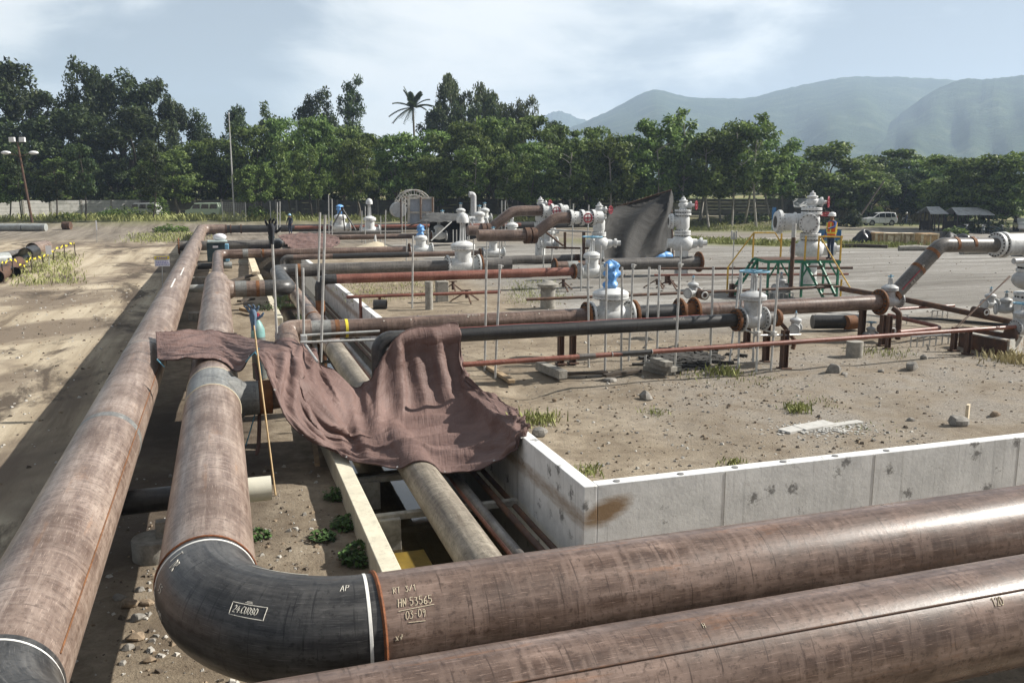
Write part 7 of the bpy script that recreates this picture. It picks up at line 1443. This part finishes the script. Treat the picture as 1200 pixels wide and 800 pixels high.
def make_tree(kind, seed):
    """unit prototypes, about 10 m tall, base at the origin; returns (crown MB, trunk MB)"""
    r = np.random.default_rng(seed); cr = MB(); tr = MB()
    def limb(a, e, r0, r1, n=5):
        a, e = V(*a), V(*e); m = (a+e)/2+r.normal(0, .12, 3)*np.linalg.norm(e-a)*.5; pts = catmull([a, m, e], n); tr.tube(pts, list(np.linspace(r0, r1, n)), 7); return e
    if kind == 'spread':                       # layered spreading crown on forked limbs
        f = V(r.normal(0, .2), r.normal(0, .2), r.uniform(2.0, 2.8)); limb((0, 0, -.4), f, .2, .15)
        for k in range(r.integers(4, 6)):
            a = r.uniform(0, 6.3); e = f+V(math.cos(a)*r.uniform(.8, 2.2), math.sin(a)*r.uniform(.8, 2.2), r.uniform(2.2, 5.2)); limb(f, e, .11, .05)
        for k in range(44):
            a = r.uniform(0, 6.3); z = r.uniform(2.6, 9.6); R = 3.7*math.sqrt(max(.05, 1-((z-6.)/4.2)**2)); q = R*math.sqrt(r.uniform(.05, 1)); c = (q*math.cos(a), q*math.sin(a), z); s = r.uniform(.7, 1.35); leaves(cr, c, (s*1.25, s*1.25, s*.55), int(150*s), .46, r)
    elif kind == 'slim':                        # slim young tree on a pale trunk
        top = V(r.normal(0, .3), r.normal(0, .3), 8.6); limb((0, 0, -.4), top, .12, .04, 8)
        for k in range(36):
            z = r.uniform(3.4, 9.6); a = r.uniform(0, 6.3); R = 2.2*math.sqrt(max(.06, 1-((z-6.6)/3.6)**2)); q = R*math.sqrt(r.uniform(.1, 1)); c = V(q*math.cos(a), q*math.sin(a), z)
            if k % 3 == 0: limb((top[0]*z/9, top[1]*z/9, z-1.), c, .04, .02, 4)
            s = r.uniform(.5, .95); leaves(cr, c, (s, s, s*.8), int(150*s), .4, r)
    elif kind == 'tall':                        # tall dense broad tree
        limb((0, 0, -.4), (r.normal(0, .2), 0, 5.2), .3, .2, 6)
        for k in range(4): a = k*1.6+r.uniform(-.4, .4); limb((0, 0, r.uniform(2.6, 4.)), (math.cos(a)*1.8, math.sin(a)*1.8, r.uniform(5.5, 7.5)), .13, .05)
        for k in range(52):
            z = r.uniform(.8, 9.7); R = 2.8*math.sqrt(max(.08, 1-((z-5.6)/4.5)**2))*r.uniform(.75, 1.15); a = r.uniform(0, 6.3); q = R*math.sqrt(r.uniform(.1, 1)); s = r.uniform(.55, 1.15); leaves(cr, (q*math.cos(a), q*math.sin(a), z), (s*.95, s*.95, s*.8), int(190*s), .34, r)
    elif kind == 'bamboo':                      # plumes of arching stems
        for k in range(15):
            a = r.uniform(0, 6.3); q = r.uniform(.8, 3.0); h = r.uniform(6.5, 9.8); p0 = V(math.cos(a)*.3, math.sin(a)*.3, -.3); p1 = V(math.cos(a)*q*.45, math.sin(a)*q*.45, h*.72); p2 = V(math.cos(a)*q, math.sin(a)*q, h); p3 = V(math.cos(a)*q*1.35, math.sin(a)*q*1.35, h-.9); pts = catmull([p0, p1, p2, p3], 10); tr.tube(pts, list(np.linspace(.06, .015, 10)), 5)
            for j in range(3, 10):
                s = r.uniform(.4, .8); leaves(cr, pts[j]+r.normal(0, .15, 3), (s, s, s*.9), int(80*s), .36, r, .5)
        for k in range(12): a = r.uniform(0, 6.3); leaves(cr, (1.5*math.cos(a), 1.5*math.sin(a), r.uniform(2, 5.5)), (1, 1, 1.1), 70, .34, r, .4)
    elif kind == 'airy':                        # open eucalypt-like crown with clear gaps
        limb((0, 0, -.4), (.1, 0, 6.0), .2, .12, 7)
        for k in range(10): s = r.uniform(.5, .8); leaves(cr, (r.normal(0, .35), r.normal(0, .35), 5+k*.48), (s, s, s*.8), int(130*s), .3, r)
        for k in range(13):
            a = r.uniform(0, 6.3); z = r.uniform(3.8, 9.); q = r.uniform(.4, 2.1)*(1 if z < 8 else .5); e = V(q*math.cos(a), q*math.sin(a), z); limb((.1, 0, z-1.8), e, .07, .025, 5)
            for j in range(3): s = r.uniform(.45, .9); leaves(cr, e+r.normal(0, .45, 3), (s, s, s*.7), int(150*s), .3, r)
    return cr, tr
def leafproto(kind, seed, leaf, bark, nm):
    cr, tr = make_tree(kind, seed); return cr, tr, M_[leaf], M_[bark], nm
meshes = {}
def tmesh(kind, v, leaf, bark):
    key = (kind, v, leaf, bark)
    if key not in meshes:
        cr, tr = make_tree(kind, 100+v*7+len(kind)); out = []
        for b, m, nm, sm in ((cr, M_[leaf], 'crown', 0), (tr, M_[bark], 'trunk', 60)):
            o = b.build(nm, m, None, smooth=sm, origin=(0, 0, 0)); out.append(o.data); bpy.data.objects.remove(o)
        meshes[key] = out
    return meshes[key]
def plant_tree(px, ytop, D, wpx, kind, v, leaf, bark, label, group, nm='tree', ybase=None):
    P = AD(px, 250, D); P[2] = gz(P[0], P[1])-.1; h = AD(px, ytop, D)[2]-P[2]; t = thing(nm, label, 'tree', tuple(P), group); t.rotation_euler = (0, 0, random.uniform(0, 6.3)); sz = h/9.9; wn = {'spread': 8.6, 'slim': 4.8, 'tall': 6.6, 'bamboo': 7.4, 'airy': 5.6}[kind]; sx = (wpx*D/F)/wn; t.scale = (sx, sx, sz)
    for nm_, me_ in zip(('crown', 'trunk'), tmesh(kind, v, leaf, bark)): o = bpy.data.objects.new(nm_, me_); COL.objects.link(o); o.parent = t
    return t
ORD = 'first second third fourth fifth sixth seventh eighth ninth tenth eleventh twelfth thirteenth fourteenth fifteenth sixteenth seventeenth eighteenth nineteenth twentieth'.split()+['number %d' % k for k in range(21, 60)]
# back row: tall dark trees at the left, open crowns, bamboo in the centre
back = [(-12, 95, 128, 95), (22, 78, 132, 100), (62, 112, 136, 80), (112, 74, 134, 66), (150, 92, 136, 95), (192, 98, 138, 72), (-30, 140, 122, 90), (40, 140, 122, 90), (95, 130, 124, 90), (160, 130, 126, 100), (215, 126, 140, 55)]
for k, (px, yt, D, w) in enumerate(back): plant_tree(px, yt, D, w, 'tall', k % 4, 'leaf_dark', 'darkbark', f'tall dense dark tree behind the pale fence, {ORD[sorted(range(len(back)), key=lambda i: back[i][0]).index(k)]} from the left of the clump', 'tall dark trees at the far left')
for k, (px, yt, D, w, kd, lf, lab) in enumerate(((240, 132, 142, 50, 'airy', 'leaf_dark', 'open dark tree right of the tall dark clump'), (283, 128, 145, 45, 'tall', 'leaf_dark', 'dark round tree behind the thin mast'), (318, 118, 150, 52, 'airy', 'leaf_olive', 'pale olive tree with an open crown left of the dark twin-topped trees'), (376, 108, 150, 55, 'tall', 'leaf_dark', 'dark rounded tree top, left of the twin-topped pair'), (415, 95, 152, 45, 'airy', 'leaf_dark', 'tall thin tree top with sky showing through, right of the twin-topped pair'), (532, 95, 150, 62, 'bamboo', 'leaf_olive', 'tallest bamboo clump right of the palm'), (575, 106, 148, 72, 'bamboo', 'leaf_olive', 'wide olive bamboo clump in the centre'), (608, 118, 146, 60, 'bamboo', 'leaf_olive', 'right bamboo clump beside the mountain gap'), (556, 120, 140, 60, 'bamboo', 'leaf_dark', 'dark bamboo between the two tall bamboo clumps'), (510, 130, 146, 50, 'tall', 'leaf_dark', 'dark bushy tree under the palm'), (648, 146, 140, 45, 'tall', 'leaf_dark', 'dark tree below the far blue ridge'))):
    plant_tree(px, yt, D, w, kd, k % 4, lf, 'bark', lab, None, 'bamboo_clump' if kd == 'bamboo' else 'tree')
# front row: spreading green trees along the fence
front = [(205, 168, 112, 70), (232, 175, 116, 60), (262, 160, 120, 65), (300, 150, 118, 70), (338, 142, 120, 70), (372, 150, 112, 62), (402, 140, 122, 72), (436, 148, 116, 66), (470, 152, 110, 66), (505, 146, 118, 72), (540, 142, 112, 76), (580, 138, 116, 78), (618, 136, 110, 80), (655, 148, 114, 66), (700, 150, 112, 62), (735, 152, 116, 58), (420, 170, 104, 52), (560, 170, 104, 60), (505, 175, 103, 56), (340, 172, 108, 52), (620, 168, 104, 60), (690, 175, 104, 56)]
for k, (px, yt, D, w) in enumerate(front): plant_tree(px, yt+random.uniform(-13, 10), D, w*1.12, 'spread', k % 5, 'leaf_mid', 'bark', f'spreading green tree along the far fence, {ORD[sorted(range(len(front)), key=lambda i: front[i][0]).index(k)]} from the left of its row', 'spreading green trees along the fence')
right = [(768, 138, 104, 40, 'slim'), (795, 130, 106, 42, 'slim'), (745, 160, 104, 44, 'slim'), (832, 146, 104, 46, 'slim'), (858, 138, 106, 44, 'slim'), (888, 136, 104, 48, 'slim'), (905, 160, 112, 44, 'slim'), (820, 160, 112, 60, 'slim'), (715, 160, 102, 44, 'slim'), (670, 165, 101, 40, 'slim'), (600, 178, 100, 34, 'slim'), (548, 180, 100, 34, 'slim'), (780, 165, 108, 46, 'slim'), (845, 168, 110, 46, 'slim'), (872, 150, 109, 46, 'slim'), (730, 175, 106, 46, 'slim'), (918, 185, 114, 40, 'slim')]
for k, (px, yt, D, w, kd) in enumerate(right): plant_tree(px, yt+random.uniform(-8, 8), D, w*1.42, kd, k % 4, 'leaf_mid', 'palebark', f'slim pale-trunked green tree before the fence, {ORD[sorted(range(len(right)), key=lambda i: right[i][0]).index(k)]} of its kind from the left', 'slim pale-trunked trees before the fence')
sl = [(25, 172, 100, 34), (66, 188, 100, 44), (100, 166, 99, 38), (178, 168, 99, 36), (305, 190, 101, 36), (367, 172, 100, 36), (10, 190, 100, 40), (288, 196, 100, 30)]
for k, (px, yt, D, w) in enumerate(sl): plant_tree(px, yt, D, w, 'slim', k % 4, 'leaf_dark' if k < 4 else 'leaf_mid', 'darkbark', f'young bushy tree in the grass before the pale fence, {ORD[sorted(range(len(sl)), key=lambda i: sl[i][0]).index(k)]} from the left', 'young trees before the left fence')
rr_ = [(975, 162, 118, 92), (940, 205, 124, 50), (1045, 178, 130, 76), (1085, 182, 128, 62), (1110, 178, 104, 78), (1150, 180, 100, 76), (1192, 176, 98, 76), (1015, 195, 130, 50), (1225, 180, 104, 80), (1130, 196, 100, 60), (1175, 198, 97, 56), (1065, 190, 126, 66), (1005, 185, 122, 60), (1130, 184, 120, 70), (1160, 190, 104, 60)]
for k, (px, yt, D, w) in enumerate(rr_): plant_tree(px, yt+random.uniform(-9, 7), D, w*1.2, 'spread', k % 5, 'leaf_mid', 'darkbark', f'low spreading tree beyond the tall wellhead, {ORD[sorted(range(len(rr_)), key=lambda i: rr_[i][0]).index(k)]} from the left of its group', 'spreading trees on the right')
far = [(x, 203+random.uniform(-14, 8)+(8 if x > 640 else -6), random.uniform(180, 240), random.uniform(42, 62)) for x in range(-30, 1240, 34)]
for k, (px, yt, D, w) in enumerate(far): plant_tree(px, yt, D, w, 'tall' if k % 3 else 'spread', k % 4, 'leaf_dark' if k % 2 else 'leaf_olive', 'darkbark', f'hazy far tree beyond the fields, {ORD[k]} from the left of the farthest row', 'farthest row of trees beyond the fields')
und = [(x, random.uniform(185, 205) if x < 330 else random.uniform(192, 210), random.uniform(119, 132), random.uniform(50, 68)) for x in list(range(-20, 700, 31))+list(range(920, 1230, 34))]
for k, (px, yt, D, w) in enumerate(und): plant_tree(px, yt, D, w, 'tall', k % 4, 'leaf_dark' if k % 3 else 'leaf_mid', 'darkbark', f'low dense tree filling the shade behind the fence, {ORD[k]} from the left', 'low trees in the shade behind the fence')
# palm
P = AD(485, 250, 158.); P[2] = gz(*P[:2]); hh = AD(485, 128, 158.)[2]-P[2]; t = thing('palm_tree', 'single coconut palm rising above the tree line', 'tree', tuple(P)); b = MB(); b.tube([P, P+V(.4, 0, hh*.5), P+V(.2, 0, hh)], [.28, .2, .16], 8); b.build('trunk', M_['bark'], t)
b = MB(); r = np.random.default_rng(5); c = P+V(.2, 0, hh)
for k in range(22):
    a = r.uniform(0, 6.3); el = r.uniform(-.25, 1.3); L = r.uniform(3.6, 4.8); d = V(math.cos(a)*math.cos(el), math.sin(a)*math.cos(el), math.sin(el)); pts = [c+d*L*q+V(0, 0, -1.5*q*q*(1.1-.3*el)) for q in np.linspace(0, 1, 9)]
    b.tube(pts, [.04]*8+[.015], 4); s = np.cross(d, V(0, 0, 1)); s /= np.linalg.norm(s)+1e-9
    for j in range(1, 9):
        for sd in (-1, 1):
            for q in (0, .5):
                p = pts[j]-(pts[j]-pts[j-1])*q; l = .85*(1-.5*abs(j-4)/5); e = p+s*sd*l+d*.35+V(0, 0, -.3); b.add([p, p+d*.34, e], [(0, 1, 2)])
b.build('crown', M_['leaf_palm'], t, smooth=0)
# leaning dead pole and bushes at the right
b = MB(); a, e = AD(1000, 257, 108.), AD(1036, 212, 110.); a[2] = gz(*a[:2]); b.tube([a, e], [.16, .09], 8); tag(b.build('leaning_pole', M_['darkwood']), 'dark leaning pole with creeper at its foot left of the white car', 'pole')
b = MB(); r = np.random.default_rng(15); leafplant(b, a, 700, 1.1, 2.4, .4, r); leafplant(b, a+UV_*(-2.5), 500, 1.4, 1.2, .4, r); tag(b.build('creeper_bush', M_['leaf_dark'], smooth=0), 'dark creeper bush at the foot of the leaning pole', 'bush')
bs = [(200, 262, 86, 1.7, .8), (150, 246, 104, 2., 1.7), (130, 247, 104, 1.6, 1.4), (80, 250, 100, 1.4, .9), (186, 246, 104, 1.2, 3.4), (865, 248, 110, 2., 1.4), (885, 250, 112, 2.5, 1.), (780, 250, 108, 1.5, 2.6), (680, 248, 110, 1.4, 2.4), (300, 246, 100, 1.6, 1.8), (1142, 266, 95, 1.4, 2.2), (1168, 266, 94, 1.3, 2.0), (1120, 272, 90, 1.2, 1.)]
bl = ['low olive shrub on the far dirt left of the outer pipeline end', 'leafy bush against the pale fence beside the silver pickup', 'bush with brown stems before the pale fence, left of the silver pickup', 'low ground shrub at the foot of the lamp post fence', 'creeper-covered post right of the silver pickup', 'bush at the foot of the grey fence, left of the blue marker board', 'low bush right under the blue marker board', 'dark bush behind the peak of the grey tent', 'dark bush before the fence behind the middle wellheads', 'overgrown bush inside the wire mesh enclosure', 'dark ivy-clad trunk bush under the right shed', 'second dark bush behind the right shed', 'low bush in front of the long shed']
for k, (px, py, D, R, h) in enumerate(bs):
    P = AD(px, py, D); P[2] = gz(*P[:2]); r = np.random.default_rng(30+k); b = MB()
    leafplant(b, P, 520, R, h, .38, r); tag(b.build('bush', M_['leaf_dark' if k in (7, 8, 10, 11) else 'leaf_mid'], smooth=0), bl[k], 'bush')
# ------------------------------------------------------------------ mountains
def ridge(name, prof, D, depth, label, seed, mat):
    r = np.random.default_rng(seed); xs = np.linspace(prof[0][0], prof[-1][0], 160); px = [p[0] for p in prof]; py = [p[1] for p in prof]; yy = np.interp(xs, px, py); yy = np.convolve(np.pad(yy, 2, 'edge'), np.ones(5)/5, 'valid'); yy = yy+np.convolve(r.normal(0, 1.1, len(xs)+4), np.ones(5)/5, 'valid')+r.normal(0, .25, len(xs)); b = MB(); nr = 34; vs = []
    ph = r.uniform(0, 6, 12)
    for j in range(nr+1):
        q = j/nr
        for i, (x, y) in enumerate(zip(xs, yy)):
            top = AD(x, y, D); dirv = ray(x, y); dirv = V(dirv[0], dirv[1], 0); P = top-dirv*depth*(1-q); sp = .09*math.sin(i*.12+ph[0]+q*2.5)+.05*math.sin(i*.27+ph[1]-q*4)+.03*math.sin(i*.5+ph[2]+q*7); sh = q**1.25+sp*math.sin(PI*q)*.55; z = 5+(top[2]-5)*max(0, sh); vs.append((P[0], P[1], z))
    m = len(xs)
    for j in range(1, 8):
        for i, (x, y) in enumerate(zip(xs, yy)): top = AD(x, y, D); dirv = ray(x, y); dirv = V(dirv[0], dirv[1], 0); P = top+dirv*depth*.8*j/7; vs.append((P[0], P[1], 5+(top[2]-5)*(1-j/7)))
    n2 = nr+8; b.add(vs, [(j*m+i, j*m+i+1, (j+1)*m+i+1, (j+1)*m+i) for j in range(n2-1) for i in range(m-1)]); tag(b.build(name, mat, smooth=180, origin=(0, 0, 0)), label, 'mountain', kind='structure')
n = NT('forested_slope'); w = n.world((.01, .01, .01)); f = n.noise(w, 1.2, 9, .7); n.col(n.ramp(f, [(.35, (.018, .035, .02)), (.55, (.04, .065, .03)), (.7, (.1, .12, .07))])).rough(.95).spec(.1); n.bump(n.noise(w, 9, 6, .7), 1., 8.)
HM = n.m
ridge('mountain', [(560, 190), (640, 165), (690, 140), (720, 127), (750, 111), (762, 105), (775, 104), (784, 109), (812, 115), (850, 116), (880, 115), (905, 108), (940, 100), (975, 92), (1010, 90), (1050, 90), (1090, 92), (1120, 94), (1180, 110), (1300, 140)], 2300., 1300., 'long hazy blue mountain ridge behind the trees on the right', 1, HM)
ridge('mountain', [(560, 160), (620, 140), (648, 131), (662, 131), (675, 138), (690, 142), (720, 150), (800, 165)], 3300., 900., 'small far blue hill left of the long ridge', 2, HM)
ridge('mountain', [(980, 190), (1020, 160), (1060, 130), (1085, 112), (1110, 98), (1130, 92), (1150, 94), (1170, 92), (1200, 88), (1260, 86), (1340, 84), (1440, 88)], 1750., 900., 'nearer hazy mountain flank at the right edge', 3, HM)
# ------------------------------------------------------------------ air
b = MB(); b.box((800, 1750, 180), (5600, 3900, 380)); hz = b.build('haze', None, smooth=0); 
hm = bpy.data.materials.new('pale_air'); hm.use_nodes = True; nt = hm.node_tree; nt.nodes.clear(); o_ = nt.nodes.new('ShaderNodeOutputMaterial'); pv = nt.nodes.new('ShaderNodeVolumePrincipled'); pv.inputs['Color'].default_value = (.6, .76, 1., 1); pv.inputs['Density'].default_value = .00028; pv.inputs['Anisotropy'].default_value = .2; nt.links.new(pv.outputs[0], o_.inputs['Volume']); hz.data.materials.clear(); hz.data.materials.append(hm); tag(hz, 'thin pale blue haze in the air', 'haze', kind='stuff')
# ------------------------------------------------------------------ light and sky
EL, AZ = math.radians(36), math.radians(-5)          # sun to the right, slightly ahead of the camera line
sd = Vector((math.cos(EL)*math.cos(AZ), math.cos(EL)*math.sin(AZ), math.sin(EL)))
L = bpy.data.lights.new('sun', 'SUN'); L.energy = 4.9; L.angle = math.radians(.6); L.color = (1., .95, .87); lo = bpy.data.objects.new('sun', L); COL.objects.link(lo); lo.rotation_euler = sd.to_track_quat('Z', 'Y').to_euler()
wd = bpy.data.worlds.new('World'); sc.world = wd; wd.use_nodes = True; nt = wd.node_tree; N = nt.nodes; bg = N['Background']; bg.inputs[1].default_value = .1
sky = N.new('ShaderNodeTexSky'); sky.sky_type = 'NISHITA'; sky.sun_disc = False; sky.sun_elevation = EL; sky.sun_rotation = PI/2-AZ; sky.air_density = 1.2; sky.dust_density = 1.5
tc = N.new('ShaderNodeTexCoord'); mp = N.new('ShaderNodeMapping'); nt.links.new(tc.outputs['Generated'], mp.inputs[0]); mp.inputs['Scale'].default_value = (1, 1, 3.0); mp.inputs['Location'].default_value = (.35, .1, .0)
def wn(sc_, det, dist, rough=.55):
    q = N.new('ShaderNodeTexNoise'); nt.links.new(mp.outputs[0], q.inputs['Vector']); q.inputs['Scale'].default_value = sc_; q.inputs['Detail'].default_value = det; q.inputs['Distortion'].default_value = dist; q.inputs['Roughness'].default_value = rough; return q.outputs[0]
def wr(f, st):
    q = N.new('ShaderNodeValToRGB'); nt.links.new(f, q.inputs[0]); e = q.color_ramp.elements
    while len(e) < len(st): e.new(.5)
    for k, (p, c) in enumerate(st): e[k].position = p; e[k].color = tuple(c)+(1,)
    return q.outputs[0]
def wm(f, a, c):
    q = N.new('ShaderNodeMix'); q.data_type = 'RGBA'
    if isinstance(f, bpy.types.NodeSocket): nt.links.new(f, q.inputs[0])
    else: q.inputs[0].default_value = f
    for k, v in ((6, a), (7, c)):
        if isinstance(v, bpy.types.NodeSocket): nt.links.new(v, q.inputs[k])
        else: q.inputs[k].default_value = tuple(v)+(1,)
    return q.outputs[2]
def dirmask(d, lo, hi):
    q = N.new('ShaderNodeVectorMath'); q.operation = 'DOT_PRODUCT'; nt.links.new(tc.outputs['Generated'], q.inputs[0]); q.inputs[1].default_value = tuple(d); m = N.new('ShaderNodeMapRange'); m.interpolation_type = 'SMOOTHSTEP'; nt.links.new(q.outputs['Value'], m.inputs[0]); m.inputs[1].default_value = lo; m.inputs[2].default_value = hi; return m.outputs[0]
def nd(x, y): d = ray(x, y); return d/np.linalg.norm(d)
def wmath(op, a, c):
    q = N.new('ShaderNodeMath'); q.operation = op
    for k, v in ((0, a), (1, c)):
        if isinstance(v, bpy.types.NodeSocket): nt.links.new(v, q.inputs[k])
        else: q.inputs[k].default_value = v
    return q.outputs[0]
# broken cloud: bright banks low in the middle of the view, grey-blue decks to either side, darker cloud added overhead out of view to deepen the shade
n1 = wn(2.4, 7, .5); n2 = wn(5.5, 6, .4, .6)
f = wmath('ADD', wmath('ADD', wmath('MULTIPLY', n1, 1.35), wmath('MULTIPLY', n2, .85)), -.6)
cd = lambda x, y, deg: dirmask(nd(x, y), math.cos(math.radians(deg)), 1.)
f = wmath('ADD', f, wmath('MULTIPLY', cd(540, 60, 14), .27)); f = wmath('ADD', f, wmath('MULTIPLY', cd(870, -10, 7), .2)); f = wmath('ADD', f, wmath('MULTIPLY', cd(50, 25, 8), .24))
f = wmath('SUBTRACT', f, wmath('MULTIPLY', cd(205, 95, 10), .27)); f = wmath('SUBTRACT', f, wmath('MULTIPLY', cd(1130, 50, 17), .26)); f = wmath('SUBTRACT', f, wmath('MULTIPLY', cd(720, 40, 5), .05))
cl = wr(f, [(.33, (2.2, 2.45, 2.75)), (.46, (2.9, 3.15, 3.4)), (.55, (4.0, 4.2, 4.3)), (.66, (5.3, 5.35, 5.25)), (.8, (6.1, 6.0, 5.8))])
cl = wm(.12, cl, sky.outputs[0])
sx_ = N.new('ShaderNodeSeparateXYZ'); nt.links.new(tc.outputs['Generated'], sx_.inputs[0])
up = N.new('ShaderNodeMapRange'); up.interpolation_type = 'SMOOTHSTEP'; nt.links.new(sx_.outputs[2], up.inputs[0]); up.inputs[1].default_value = .24; up.inputs[2].default_value = .5
unseen_cloud = wr(n1, [(.35, (1.3, 1.42, 1.6)), (.65, (3.0, 3.1, 3.2))])
base = wm(up.outputs[0], cl, unseen_cloud)
behind = dirmask((-FW[0], -FW[1], 0.), -.75, .1)  # unseen sky behind the camera dimmed with the same added cloud, for contrast
base = wm(behind, base, unseen_cloud)
nt.links.new(base, bg.inputs[0])
sc.view_settings.view_transform = 'Standard'; sc.view_settings.look = 'None'; sc.view_settings.exposure = .88; sc.view_settings.gamma = 1
sc.cycles.use_denoising = True; sc.cycles.denoising_prefilter = 'ACCURATE'
try: sc.cycles.denoiser = 'OPENIMAGEDENOISE'
except Exception: pass
sc.cycles.max_bounces = 6; sc.cycles.diffuse_bounces = 3; sc.cycles.glossy_bounces = 3; sc.cycles.transmission_bounces = 2; sc.cycles.volume_bounces = 1; sc.cycles.sample_clamp_indirect = 6
